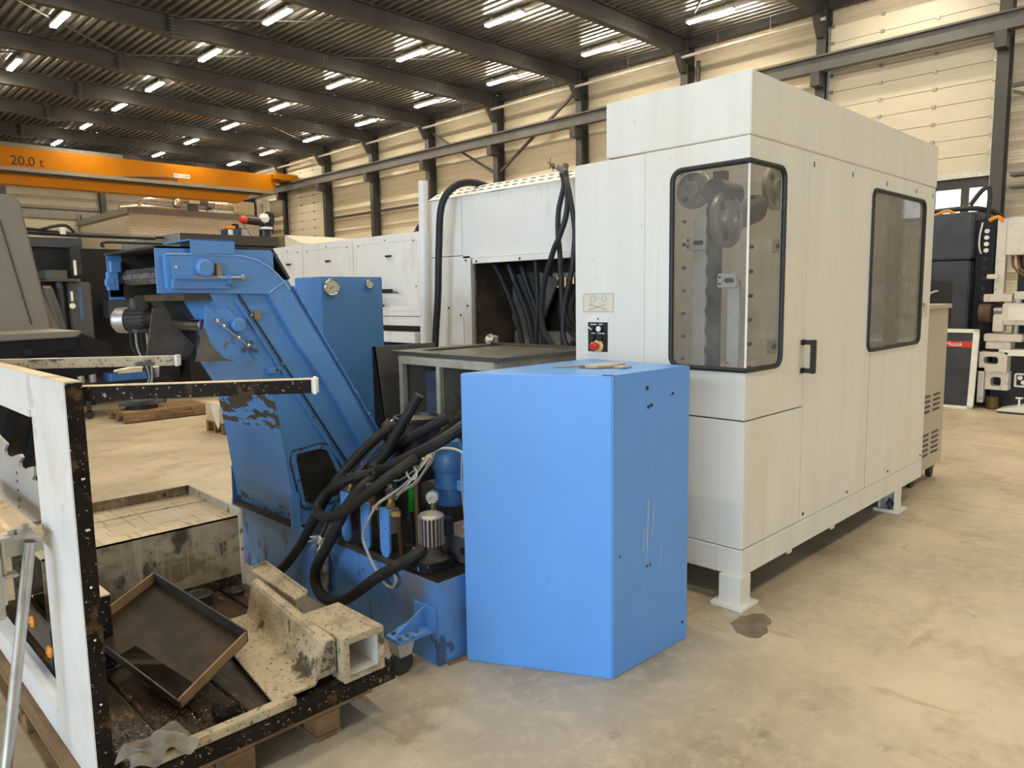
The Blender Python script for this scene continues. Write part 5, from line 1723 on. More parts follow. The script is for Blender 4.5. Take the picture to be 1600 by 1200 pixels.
for lab, m_, r, pts in HOSES:
    tag(B().tube(pts, r, n=10, steps=7).out('hose', m_), lab, 'hose', 'hoses tangled on the tank')
# brown ribbed cable stub
rb = thing('ribbed_cable', 'short brown ribbed cable end beside the conveyor', 'cable', (2.5, 3.5, 0.6))
b = B()
p0, p1 = Vector((2.44, 3.50, 0.89)), Vector((2.50, 3.42, 0.80))
b.cyl(p0, p1, 0.030, n=12)
for q in range(9):
    c = p0.lerp(p1, q / 8)
    b.cyl(c, c + (p1 - p0) * 0.05, 0.034, n=12)
b.out('ribbed_sleeve', brown_cable, rb)
B().tube([(2.50, 3.42, 0.80), (2.56, 3.44, 0.6), (2.58, 3.46, 0.38)], 0.02, n=8).out('cable_tail', rubber, rb)
# bundle of pale tubes
for i, (lab, pts, m_, r) in enumerate([
    ('white cable arching over the blue line filter', [(2.26, 2.583, 0.857), (2.24, 2.642, 0.882), (2.22, 2.722, 0.878), (2.18, 2.751, 0.858), (2.14, 2.751, 0.821), (2.1, 2.771, 0.77), (2.06, 2.791, 0.718), (2.03, 2.823, 0.675), (2, 2.838, 0.666)], white_cable, 0.006),
    ('pale grey cable hanging in a long loop over the tank front', [(2.08, 2.796, 0.738), (2, 2.78, 0.71), (1.93, 2.78, 0.685), (1.91, 2.83, 0.643), (1.9, 2.9, 0.545), (1.9, 2.932, 0.473), (1.89, 2.884, 0.408), (1.89, 2.806, 0.329), (1.895, 2.754, 0.289), (1.9, 2.706, 0.288), (1.9, 2.679, 0.332), (1.91, 2.707, 0.352), (1.92, 2.69, 0.375)], grey_cable, 0.007),
    ('grey cable bundle strand tied above the green tube', [(2.2, 2.786, 0.856), (2.16, 2.776, 0.833), (2.12, 2.771, 0.803), (2.1, 2.821, 0.761), (2.12, 2.928, 0.708), (2.14, 3.021, 0.686)], grey_cable, 0.005),
    ('grey cable strand running under the tie', [(2.19, 2.755, 0.844), (2.15, 2.745, 0.808), (2.1, 2.742, 0.759), (2.06, 2.771, 0.715), (2.04, 2.821, 0.686), (2.03, 2.875, 0.662)], grey_cable, 0.005),
    ('grey cable strand closest to the pressure gauge', [(2.22, 2.771, 0.862), (2.18, 2.753, 0.814), (2.13, 2.761, 0.76), (2.1, 2.774, 0.72), (2.06, 2.823, 0.681), (2, 2.803, 0.66)], grey_cable, 0.004)]):
    tag(B().tube(pts, r, n=7, steps=6).out('thin_cable', m_), lab, 'cable', 'pale cables over the tank')
cl = [Vector((2.08, 2.779, 0.778)) + Vector((0, 0.040 * math.cos(t * math.pi / 7), 0.033 * math.sin(t * math.pi / 7))) for t in range(14)]
tag(B().tube(cl, 0.005, n=6, closed=True, steps=3).out('cable_coil', white_cable), 'small round coil of white cable above the green tube', 'cable')
for i, (lab, pts) in enumerate([
    ('thin grey tube slanting down from the tangle, left one', [(2.3, 3.372, 0.816), (2.16, 3.341, 0.73), (2.06, 3.327, 0.636), (1.98, 3.332, 0.514), (1.915, 3.347, 0.389), (1.9, 3.382, 0.272)]),
    ('thin grey tube slanting down from the tangle, right one', [(2.3, 3.324, 0.815), (2.16, 3.292, 0.73), (2.06, 3.278, 0.637), (1.98, 3.288, 0.516), (1.915, 3.303, 0.389), (1.9, 3.33, 0.284)])]):
    tag(B().tube(pts, 0.007, n=6, steps=5).out('thin_tube', steel_grey), lab, 'tube', 'thin tubes beside the conveyor')
# hose end wrapped in clear film
wf_ = thing('wrapped_hose_end', 'hose end wrapped in crumpled clear plastic film hanging at the tank', 'hose', (1.89, 3.4, 0.1))
b = B()
b.tube([(1.9, 3.32, 0.331), (1.897, 3.303, 0.251), (1.895, 3.307, 0.165), (1.895, 3.316, 0.059)], lambda t: 0.020 + 0.012 * math.sin(2.4 * t + 0.5) + 0.004 * math.sin(30 * t), n=11, steps=6)
b.out('film_wrap', film, wf_)
b = B()
c0 = Vector((1.88, 3.303, 0.357))
random.seed(5)
for q in range(9):
    a = 2 * math.pi * q / 9
    b.tube([c0, c0 + Vector((0.01, 0.045 * math.cos(a), 0.012 + 0.02 * math.sin(a))), c0 + Vector((-0.01, 0.10 * math.cos(a), -0.01 + 0.05 * math.sin(a)))], lambda t: 0.014 - 0.009 * t, n=5, steps=3)
b.out('film_frill', film, wf_, smooth=0)

# ================================================================== CHIP CONVEYOR
YN, YR = 3.60, 4.30
cv = thing('chip_conveyor', 'blue inclined chip conveyor with raised discharge head standing on the tank', 'conveyor', (2.0, 3.95, KZ))
side = [(1.925, 0.378), (1.898, 0.533), (1.874, 0.744), (1.846, 0.954), (1.815, 1.11), (1.709, 1.294), (1.52, 1.634), (1.86, 1.70), (1.935, 1.70)] + xz([(2.078, 3.6, 1.465), (2.19, 3.6, 1.274), (2.361, 3.6, 0.997), (2.467, 3.6, 0.818)]) + [(2.72, 0.378)]
B().prism(side, 'y', YN, YR).out('incline_body', blue_conv, cv, smooth=0)
# front sheet (faces the left): smooth blue below, peeling band above, black lip at the foot
def sheet(profile, off, mat, name):
    b = B()
    for (xa, za), (xb, zb) in zip(profile[:-1], profile[1:]):
        b.hexa([(xa - off, YN - 0.002, za), (xa, YN - 0.002, za), (xa, YR, za), (xa - off, YR, za), (xb - off, YN - 0.002, zb), (xb, YN - 0.002, zb), (xb, YR, zb), (xb - off, YR, zb)])
    return b.out(name, mat, cv, smooth=0)
sheet([(1.906, 0.47), (1.898, 0.533), (1.874, 0.744), (1.853, 0.90)], 0.003, blue_conv, 'front_sheet')
sheet([(1.853, 0.90), (1.846, 0.954), (1.815, 1.11), (1.80, 1.136)], 0.003, blue_peeled, 'peeling_band')
sheet([(1.922, 0.382), (1.906, 0.47)], 0.003, blue_peeled, 'foot_band')
b = B()
b.box(1.885, 1.93, YN + 0.02, YR, 0.376, 0.40)
b.out('foot_lip', dark_in, cv, smooth=0)
b = B()
b.prism([(1.88, 0.376), (1.935, 0.376), (1.935, 0.56), (1.905, 0.58), (1.885, 0.57)], 'y', YN - 0.012, YN - 0.002)
b.prism([(1.88, 0.376), (1.935, 0.376), (1.935, 0.60), (1.905, 0.62), (1.885, 0.61)], 'y', YR + 0.002, YR + 0.012)
b.out('foot_ear', blue_conv, cv, smooth=0)
# proud duct on the near side, from the head down the incline
dA = xz([(1.807, 3.57, 1.628), (1.842, 3.57, 1.569), (1.93, 3.57, 1.408), (2.052, 3.57, 1.23), (2.143, 3.57, 1.092), (2.229, 3.57, 0.946), (2.326, 3.57, 0.764)])
dB = xz([(2.402, 3.57, 0.823), (2.284, 3.57, 1.049), (2.163, 3.57, 1.256), (2.055, 3.57, 1.429), (1.925, 3.57, 1.65), (1.895, 3.57, 1.69), (1.858, 3.57, 1.729), (1.812, 3.57, 1.767), (1.752, 3.57, 1.797), (1.676, 3.57, 1.814), (1.436, 3.57, 1.817), (1.311, 3.57, 1.814)])
duct = dA + [(2.33, 0.62), (2.47, 0.62)] + dB + xz([(1.31, 3.57, 1.799), (1.314, 3.57, 1.659), (1.33, 3.57, 1.639)])
B().prism(duct, 'y', 3.565, YN).out('side_duct', blue_conv, cv, smooth=0)
# weld beads along the duct edge, their highlight painted as lighter blue
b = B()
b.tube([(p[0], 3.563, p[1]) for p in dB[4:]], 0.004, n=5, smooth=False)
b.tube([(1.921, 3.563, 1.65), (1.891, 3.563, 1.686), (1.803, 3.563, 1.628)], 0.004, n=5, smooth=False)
b.out('weld_bead', mk('weld_highlight_blue', (0.28, 0.44, 0.68), rough=0.5), cv)
# black seam and bolt strip along the lower side
b = B()
b.beam((1.662, 3.598, 1.627), (2.25, 3.598, 0.665), 0.005, 0.012, up=(0, 1, 0))
b.out('seam_gap', black_plastic, cv, smooth=0)
b = B()
b.beam((1.634, 3.597, 1.618), (2.207, 3.597, 0.668), 0.008, 0.028, up=(0, 1, 0))
b.out('seam_strip', blue_conv, cv, smooth=0)
b = B()
for px_ in ((1.72, 3.593, 1.524), (1.876, 3.593, 1.266), (2.039, 3.593, 0.961), (2.208, 3.593, 0.64)):
    b.cyl(px_, (px_[0], px_[1] - 0.01, px_[2]), 0.008, n=8)
b.out('seam_bolt', bolt_mat, cv)
# bolted rear flange of the incline
b = B()
p0, p1 = Vector((1.959, 3.598, 1.667)), Vector((2.466, 3.598, 0.818))
b.beam(p0, p1, 0.010, 0.020, up=(0, 1, 0))
b.out('rear_flange', blue_conv, cv, smooth=0)
b = B()
for t in (0.02, 0.10, 0.25, 0.48, 0.70, 0.86):
    c = p0.lerp(p1, t)
    b.cyl(c, c + Vector((0, -0.018, 0)), 0.011, n=6)
    b.cyl(c + Vector((0, -0.018, 0)), c + Vector((0, -0.026, 0)), 0.006, n=6)
b.out('flange_bolt', blue_worn, cv, smooth=0)
# access window near the foot
awo = xz([(1.914, 3.597, 0.786), (2.076, 3.597, 0.802), (2.14, 3.597, 0.785), (2.221, 3.597, 0.596), (2.244, 3.597, 0.479), (1.981, 3.597, 0.469), (1.951, 3.597, 0.493), (1.9, 3.597, 0.736)])
awi = xz([(1.934, 3.594, 0.776), (2.074, 3.594, 0.782), (2.113, 3.594, 0.768), (2.189, 3.594, 0.591), (2.21, 3.594, 0.506), (2.007, 3.594, 0.489), (1.969, 3.594, 0.508), (1.929, 3.594, 0.745)])
B().prism(awo, 'y', 3.594, YN).out('access_frame', blue_conv, cv, bevel=0.002)
B().prism(awi, 'y', 3.590, 3.594).out('access_plate', mk('dark_oily_plate', (0.028, 0.025, 0.021), rough=0.35, var=0.3, vscale=10), cv, smooth=0)
b = B()
b.tube([(u, 3.5955, v) for u, v in [(p[0] + (p[0] - 2.08) * 0.05, p[1] + (p[1] - 0.63) * 0.06) for p in awo]], 0.003, n=5, closed=True, smooth=False)
b.out('access_seal', black_plastic, cv)
b = B()
for p in ((1.958, 3.594, 0.79), (2.082, 3.594, 0.791), (2.203, 3.594, 0.625), (1.988, 3.594, 0.486), (1.934, 3.594, 0.632)):
    b.cyl(p, (p[0], p[1] - 0.008, p[2]), 0.007, n=8)
b.out('access_bolt', bolt_mat, cv)
# --- discharge head: open shell with a roller
HX0, HX1 = 1.30, 1.86
b = B()
b.box(HX0 - 0.02, HX1, YN + 0.0, YN + 0.012, 1.635, 1.852)
b.box(HX0 - 0.02, HX1, YR - 0.012, YR, 1.625, 1.852)
b.out('head_cheek', blue_conv, cv, smooth=0)
B().prism([(HX0 - 0.03, 1.852), (HX1, 1.862), (1.95, 1.71), (1.94, 1.70), (HX1 - 0.01, 1.85), (HX0 - 0.03, 1.842)], 'y', YN, YR).out('head_roof', mk('tar_stained_steel', (0.045, 0.040, 0.035), rough=0.5, var=0.3, vscale=8), cv, smooth=0)
B().box(1.40, 1.60, YN + 0.012, YR - 0.012, 1.60, 1.632).out('head_floor', mk('oily_brown_floor', (0.075, 0.052, 0.03), rough=0.5, var=0.35, vscale=7), cv, smooth=0)
B().box(HX0 + 0.05, 1.60, YR - 0.02, YR - 0.013, 1.62, 1.845).out('head_dark_sheet', dark_in, cv, smooth=0)  # added dark sheet that darkens the inside of the far cheek
B().box(1.56, 1.60, YN + 0.012, YR - 0.012, 1.632, 1.842).out('head_back', dark_in, cv, smooth=0)
# top hood saddle
b = B()
b.hexa([(1.425, 3.555, 1.820), (1.640, 3.555, 1.820), (1.640, 3.562, 1.820), (1.425, 3.562, 1.820), (1.425, 3.555, 1.886), (1.640, 3.555, 1.886), (1.640, 3.562, 1.886), (1.425, 3.562, 1.886)])
b.hexa([(1.425, 3.555, 1.880), (1.640, 3.555, 1.880), (1.640, 3.90, 1.880), (1.425, 3.90, 1.880), (1.425, 3.555, 1.887), (1.640, 3.555, 1.887), (1.640, 3.90, 1.887), (1.425, 3.90, 1.887)])
b.out('hood_saddle', blue_conv, cv, bevel=0.002)
# roller with slats
b = B()
RC = Vector((1.375, 0, 1.725))
b.cyl((RC.x, YN + 0.02, RC.z), (RC.x, YR - 0.06, RC.z), 0.034, n=18)
for q in range(8):
    a = 2 * math.pi * q / 8
    d = Vector((math.cos(a), 0, math.sin(a)))
    b.beam(RC + d * 0.036 + Vector((0, YN + 0.02, 0)), RC + d * 0.036 + Vector((0, YR - 0.06, 0)), 0.024, 0.008, up=d)
b.out('slat_roller', mk('swarf_steel', (0.27, 0.25, 0.22), rough=0.4, metal=0.5, var=0.4, vscale=30, layers=[((0.03, 0.025, 0.02), (40, 40, 40), 0.5, 0.6, 5, 0.7)]), cv, smooth=0)
b = B()
b.box(HX0 - 0.03, HX0 + 0.02, YR - 0.045, YR - 0.005, 1.66, 1.755)
b.cyl((HX0, YR - 0.03, 1.70), (HX0 - 0.04, YR - 0.03, 1.70), 0.022, n=12)
b.box(HX0 - 0.02, HX0 + 0.06, YR - 0.012, YR + 0.004, 1.61, 1.70)
b.out('far_bearing', blue_worn, cv, bevel=0.003)
B().box(HX0 - 0.015, HX0 + 0.03, YR - 0.06, YR - 0.02, 1.755, 1.81).out('far_cheek_lip', blue_conv, cv, smooth=0)
# near bearing with tensioning screw
b = B()
b.box(1.328, 1.60, 3.535, 3.566, 1.655, 1.705)
b.box(1.328, 1.60, 3.505, 3.566, 1.698, 1.706)
b.out('bearing_shelf', blue_conv, cv, bevel=0.003)
B().box(1.335, 1.52, 3.545, 3.566, 1.706, 1.785).out('bearing_plate', blue_conv, cv, bevel=0.003)
B().lathe((1.475, 3.566, 1.750), (0, -1, 0), [(0.052, 0), (0.052, 0.012), (0.040, 0.014), (0.040, 0.05), (0.034, 0.056), (0.010, 0.057)], 22).out('bearing_cap', blue_conv, cv)
b = B()
b.box(1.43, 1.53, 3.52, 3.566, 1.706, 1.716)
b.box(1.535, 1.556, 3.535, 3.566, 1.71, 1.775)
b.out('bearing_foot', tan_rim, cv, smooth=0)
b = B()
b.cyl((1.53, 3.54, 1.708), (1.66, 3.54, 1.708), 0.008, n=8)
b.cyl((1.655, 3.54, 1.708), (1.668, 3.54, 1.708), 0.016, n=6)
b.cyl((1.345, 3.545, 1.755), (1.345, 3.535, 1.755), 0.008, n=6)
b.out('tension_screw', galv, cv)
b = B()
b.box(1.575, 1.60, 3.53, 3.566, 1.665, 1.72)
b.out('screw_block', blue_worn, cv, bevel=0.003)
# lower side plate with second bearing and long adjusting screw
b = B()
pl_ = xz([(1.495, 3.59, 1.573), (1.543, 3.59, 1.535), (1.663, 3.59, 1.388), (1.712, 3.59, 1.298), (1.429, 3.59, 1.309), (1.474, 3.59, 1.445)])
b.prism(pl_, 'y', 3.582, 3.598)
b.out('worn_side_plate', mk('half_stripped_plate', (0.10, 0.275, 0.62), rough=0.5, var=0.08, vscale=5, layers=[((0.16, 0.13, 0.10), (4.5, 4.5, 4.5), 0.52, 0.545, 5, 1.0)]), cv, smooth=0)
B().prism(xz([(1.47, 3.58, 1.482), (1.488, 3.58, 1.432), (1.498, 3.58, 1.395), (1.527, 3.58, 1.356), (1.563, 3.58, 1.316), (1.62, 3.58, 1.299), (1.425, 3.58, 1.31)]), 'y', 3.579, 3.5815).out('stripped_patch', mk('bare_brown_metal', (0.13, 0.11, 0.085), rough=0.5, var=0.25, vscale=9), cv, smooth=0)
B().lathe((1.641, 3.58, 1.476), (0, -1, 0), [(0.036, -0.02), (0.036, 0.02), (0.030, 0.026), (0.008, 0.027)], 20).out('bearing_cap', blue_conv, cv)
b = B()
sa, sb = Vector((1.524, 3.565, 1.505)), Vector((1.684, 3.565, 1.369))
b.cyl(sa, sb, 0.005, n=8)
for t in (0.0, 0.2, 0.65, 0.95):
    c = sa.lerp(sb, t)
    b.cyl(c, c + (sb - sa).normalized() * 0.012, 0.011, n=6)
b.out('adjusting_screw', chrome, cv)
b = B()
ea, eb = Vector((1.658, 3.57, 1.345)), Vector((1.708, 3.57, 1.393))
b.beam(ea, eb, 0.02, 0.012, up=(0, 1, 0))
ec, ed = Vector((1.701, 3.575, 1.354)), Vector((1.734, 3.575, 1.336))
b.beam(ec, ed, 0.014, 0.012, up=(0, 1, 0))
b.out('screw_yoke', steel_grey, cv, smooth=0)
b = B()
b.prism(xz([(1.531, 3.598, 1.548), (1.587, 3.598, 1.571), (1.679, 3.598, 1.483), (1.627, 3.598, 1.431)]), 'y', 3.59, 3.60)
b.out('bearing_backing', blue_worn, cv, smooth=0)
b = B()
lug = Vector((1.816, 3.598, 1.237))
b.box(lug.x - 0.028, lug.x + 0.02, 3.575, 3.60, lug.z - 0.018, lug.z + 0.018)
b.cyl((lug.x + 0.02, 3.572, lug.z), (lug.x + 0.02, 3.60, lug.z), 0.018, n=12)
lo = b.out('lifting_lug', blue_conv, cv, bevel=0.002)
B().cyl((lug.x + 0.02, 3.571, lug.z), (lug.x + 0.02, 3.574, lug.z), 0.008, n=10).out('lug_hole', black_plastic, lo)
B().box(1.735, 1.765, 3.575, 3.60, 1.50, 1.545).out('brown_stop_block', tan_rim, cv, bevel=0.003)
# lower drum shaft, guard and drive motor at the left
b = B()
b.cyl((1.489, 3.62, 1.481), ((1.489, 3.62, 1.481)[0], 4.02, (1.489, 3.62, 1.481)[2]), 0.028, n=16)
b.out('drum_shaft', chrome, cv)
b = B()
b.prism([(1.46, 1.60), (1.62, 1.60), (1.62, 1.30), (1.50, 1.28), (1.42, 1.45)], 'y', 4.05, 4.20)
b.out('chute_guard', mk('oily_brown_sheet', (0.075, 0.057, 0.038), rough=0.5, var=0.35, vscale=6), cv, smooth=0)
b = B()
b.prism([(1.39, 4, 1.563)[0::2], (1.466, 4, 1.568)[0::2], (1.48, 4, 1.485)[0::2], (1.587, 4, 1.362)[0::2], (1.56, 4, 1.309)[0::2], (1.342, 4, 1.324)[0::2]], 'y', 3.99, 4.005)
b.out('triangle_guard', mk('brown_guard_sheet', (0.105, 0.088, 0.068), rough=0.5, var=0.3, vscale=7), cv, smooth=0)
B().prism([(1.42, 1.61), (1.70, 1.61), (1.66, 1.50), (1.52, 1.44)], 'y', 3.98, 4.28).out('chute_bottom', mk('dark_brown_chute', (0.055, 0.042, 0.028), rough=0.5, var=0.3, vscale=6), cv, smooth=0)
mt = B()
ax = Vector((-0.62, 0.78, 0)).normalized()
m0 = Vector((1.421, 4.12, 1.502))
mo = B().lathe(m0, ax, [(0.030, -0.03), (0.045, 0.0), (0.058, 0.01), (0.058, 0.12), (0.05, 0.12)], 22).out('drive_motor', dark_in, cv)
b = B()
for q in range(9):
    a = math.pi * (0.1 + 0.9 * q / 8) + math.pi / 2
    s = ax.cross(Vector((0, 0, 1))).normalized()
    d = s * math.cos(a) + Vector((0, 0, 1)) * math.sin(a)
    b.beam(m0 + ax * 0.015 + d * 0.062, m0 + ax * 0.115 + d * 0.062, 0.005, 0.014, up=d)
b.out('cooling_fin', dark_in, mo, smooth=0)
B().lathe(m0 + ax * 0.12, ax, [(0.066, 0), (0.068, 0.02), (0.066, 0.06), (0.050, 0.078), (0.046, 0.072)], 26).out('fan_cowl', alum, mo)
b = B()
c = m0 + ax * 0.195
s = ax.cross(Vector((0, 0, 1))).normalized()
b.cyl(c - ax * 0.01, c - ax * 0.006, 0.047, n=22)
b.out('cowl_dark', black_plastic, mo)
b = B()
for r_ in (0.012, 0.024, 0.036):
    b.tube([c + (s * math.cos(t * math.pi / 8) + Vector((0, 0, 1)) * math.sin(t * math.pi / 8)) * r_ for t in range(16)], 0.0022, n=5, closed=True, smooth=False)
for q in range(4):
    d = s * math.cos(q * math.pi / 4) + Vector((0, 0, 1)) * math.sin(q * math.pi / 4)
    b.beam(c - d * 0.048, c + d * 0.048, 0.003, 0.004, up=ax)
b.out('fan_grille', alum, mo)
B().box(m0.x - 0.07, m0.x + 0.0, m0.y + 0.02, m0.y + 0.10, m0.z + 0.055, m0.z + 0.115).out('terminal_box', steel_grey, mo, bevel=0.004)
b = B()
b.cyl(m0 - ax * 0.03, m0 - ax * 0.10, 0.034, n=14)
b.box(m0.x - 0.09, m0.x + 0.14, m0.y - 0.05, m0.y + 0.02, m0.z - 0.06, m0.z - 0.045)
b.box(m0.x + 0.02, m0.x + 0.18, 4.02, 4.10, m0.z - 0.04, m0.z + 0.05)
b.out('gearbox', steel_grey, cv)
for q in range(4):
    s0_ = m0 + ax * (0.03 + 0.03 * q) + Vector((0, 0, -0.055))
    B().tube([s0_, s0_ + Vector((0.01, 0.02, -0.10)), s0_ + Vector((0.02 + 0.02 * q, 0.02, -0.24)), s0_ + Vector((0.03 + 0.02 * q, 0.10, -0.34)), Vector((1.62 + 0.01 * q, 4.40, 1.12))], 0.006, n=6).out('motor_cable', rubber if q % 2 else grey_cable, cv)


# ================================================================== FOREGROUND LEFT: PALLET, OILY BASE, LOOSE PARTS
def pallet(name, label, x0, x1, y0, y1, blocks_x, blocks_y, boards, along='y', h=0.144, group=None):
    p = thing(name, label, 'pallet', ((x0 + x1) / 2, (y0 + y1) / 2, 0), group)
    md, mb = (wood_y, wood) if along == 'y' else (wood, wood_y)
    n = boards
    if along == 'y':
        w = (x1 - x0) / n
        for i in range(n):
            B().box(x0 + i * w + 0.006, x0 + (i + 1) * w - 0.006, y0, y1, h - 0.022, h).out('deck_board', md, p, bevel=0.003)
        for yy in blocks_y:
            B().box(x0, x1, yy, yy + 0.10, h - 0.044, h - 0.022).out('stringer_board', mb, p, smooth=0)
    else:
        w = (y1 - y0) / n
        for i in range(n):
            B().box(x0, x1, y0 + i * w + 0.006, y0 + (i + 1) * w - 0.006, h - 0.022, h).out('deck_board', md, p, bevel=0.003)
        for xx in blocks_x:
            B().box(xx, xx + 0.10, y0, y1, h - 0.044, h - 0.022).out('stringer_board', mb, p, smooth=0)
    for xx in blocks_x:
        for yy in blocks_y:
            B().box(xx, xx + 0.10, yy, yy + 0.10, 0.018, h - 0.044).out('block', wood, p, bevel=0.004)
    if along == 'y':
        for xx in blocks_x:
            B().box(xx, xx + 0.10, y0, y1, 0.0, 0.018).out('bottom_board', md, p, smooth=0)
    else:
        for yy in blocks_y:
            B().box(x0, x1, yy, yy + 0.10, 0.0, 0.018).out('bottom_board', md, p, smooth=0)
    return p
pallet('wooden_pallet', 'worn wooden pallet under the oily base in the foreground', 0.515, 1.50, 2.30, 4.05, (0.53, 0.93, 1.26), (2.30, 3.10, 3.90), 7)

bt = thing('oily_base_tray', 'oil soaked base tray with black front rail resting on the pallet', 'tray', (1.1, 3.1, 0.144))
B().box(0.63, 1.57, 2.29, 4.10, 0.144, 0.160).out('base_plate', tar_black, bt, smooth=0)
for i in range(7):
    x0 = 0.64 + i * 0.131
    B().box(x0, x0 + 0.125, 2.315, 4.08, 0.160, 0.205 - 0.002 * (i % 3)).out('oily_plank', wood_oily, bt, bevel=0.004)
B().box(0.60, 1.575, 2.245, 2.262, 0.146, 0.205).out('front_rail', tar_black, bt, bevel=0.003)
B().box(0.60, 1.575, 2.262, 2.315, 0.160, 0.208).out('rail_top', tar_black, bt, smooth=0)
B().box(0.70, 1.165, 2.250, 2.292, 0.206, 0.236).out('pale_strip', dirty_cream, bt, bevel=0.003)
B().box(0.62, 1.05, 3.0, 3.12, 0.206, 0.216).out('pale_slat', wood, bt, smooth=0)
# swarf on the planks
random.seed(11)
sw = B()
for i in range(900):
    x = random.uniform(0.63, 1.02)
    y = random.gauss(2.45, 0.12)
    if not (2.30 < y < 2.95):
        continue
    z = 0.206 + random.random() * 0.012
    a = random.uniform(0, math.pi)
    l = random.uniform(0.004, 0.012)
    d = Vector((math.cos(a), math.sin(a), random.uniform(-0.3, 0.5))) * l
    c = Vector((x, y, z))
    sw.beam(c - d / 2, c + d / 2, 0.003, 0.002)
so = sw.out('metal_swarf', swarf_mat, smooth=0, kind='stuff')
tag(so, 'wet metal swarf scattered on the oily planks', 'swarf')

# --- stained box with a raised rim
sbx = thing('stained_metal_box', 'large oil stained cream metal box with raised rim at the back of the base', 'box', (1.12, 3.77, 0.205))
bx0, bx1, by0, by1, bz0, bz1 = 0.70, 1.535, 3.47, 4.07, 0.206, 0.548
B().box(bx0, bx1, by0, by0 + 0.012, bz0 + 0.05, bz1).out('front_sheet', dirty_brown, sbx, smooth=0)
B().box(bx0, bx1, by0 - 0.002, by0 + 0.030, bz0, bz0 + 0.05).out('front_foot', wood_oily, sbx, smooth=0)
B().hexa([(bx0, by0, bz1 - 0.006), (bx1, by0, bz1 - 0.006), (bx1, by1, bz1 - 0.006), (bx0, by1, bz1 - 0.006), (bx0, by0, bz1), (bx1, by0, bz1), (bx1, by1, bz1), (bx0, by1, bz1)]).out('top_sheet', mk('scraped_cream_top', (0.58, 0.475, 0.31), rough=0.5, var=0.12, vscale=4, layers=[((0.20, 0.135, 0.07), (50, 3, 3), 0.63, 0.70, 3, 0.6), ((0.30, 0.22, 0.13), (3, 12, 3), 0.62, 0.70, 4, 0.5)]), sbx, smooth=0)
B().box(bx0, bx1, by1, by1 + 0.012, bz0, bz1 + 0.05).out('rear_rim', dirty_brown, sbx, smooth=0)
B().box(bx0, bx1, by1 - 0.20, by1 - 0.19, bz1, bz1 + 0.004).out('top_ridge', dirty_cream, sbx, smooth=0)
b = B()
b.prism([(by0 - 0.02, bz0), (by1 + 0.012, bz0), (by1 + 0.012, bz1 + 0.05), (by0 - 0.02, bz1 + 0.035)], 'x', bx1, bx1 + 0.012)
b.out('side_sheet', mk('pale_grey_sheet', (0.52, 0.48, 0.40), rough=0.5, var=0.12, vscale=6, layers=[(OIL, (14, 14, 14), 0.64, 0.70, 6, 0.8)]), sbx, smooth=0)
b = B()
for xx in (0.82, 1.40):
    b.box(xx, xx + 0.014, by1 - 0.002, by1, bz1 + 0.012, bz1 + 0.032)
b.out('rim_slot', black_plastic, sbx, smooth=0)

# --- white guard frame with two black arms
gf = thing('guard_frame', 'tall white sheet metal guard frame with black edge and two speckled arms', 'frame', (0.585, 3.1, 0.144))
FX0, FX1, FY0, FY1, FZ0, FZ1 = 0.560, 0.608, 2.335, 3.95, 0.1445, 1.378
b = B()
b.ring(rect_like(FY0, FY1, FZ0, FZ1, 1), rect_like(2.735, 3.75, 0.245, 1.240, 1), 'x', FX0, FX1)
b.out('frame_panel', frame_white, gf, bevel=0.003)
B().box(FX0 + 0.003, FX1 - 0.001, FY0 - 0.002, FY0, FZ0, FZ1 - 0.002).out('black_edge', tar_black, gf, smooth=0)
B().box(FX0 + 0.002, FX1 - 0.002, FY0 + 0.002, FY1, FZ1, FZ1 + 0.002).out('dusty_top', frame_top, gf, smooth=0)
b = B()
b.box(FX0 - 0.004, FX0, 2.74, 3.74, 1.24, 1.262)
b.out('opening_lip', frame_white, gf, smooth=0)
B().box(FX0 - 0.001, FX0 + 0.05, 2.735, 3.75, 0.243, 0.249).out('sill', mk('blue_white_sill', (0.62, 0.66, 0.72), rough=0.4), gf, smooth=0)
for i, ((xa, ya), (xb, yb)) in enumerate((((0.606, 2.385), (1.149, 1.997)), ((0.606, 3.87), (1.255, 3.345)))):
    z1 = 1.360
    b = B()
    b.beam((xa, ya, z1 - 0.0205), (xb, yb, z1 - 0.0205), 0.036, 0.041)
    ar = b.out('arm', tar_black if i == 0 else dirty_cream, gf, bevel=0.002)
    b = B()
    b.beam((xa, ya, z1 + 0.001), (xb, yb, z1 + 0.001), 0.036, 0.0025)
    b.out('arm_top', frame_top, ar, smooth=0)
    d = (Vector((xb, yb, 0)) - Vector((xa, ya, 0))).normalized()
    e0 = Vector((xb, yb, z1 - 0.019))
    b = B()
    b.beam(e0 - d * 0.012, e0 + d * 0.006, 0.044, 0.050)
    b.out('arm_end_cap', plate_white, ar, bevel=0.004)
b = B()
for zz in (0.42, 0.78, 0.95, 1.1, 0.62):
    b.cyl((0.585 + random.uniform(-0.01, 0.012), FY0 - 0.001, zz), (0.585, FY0 - 0.0035, zz), 0.0035, n=8)
b.out('light_spot', plate_white, gf)
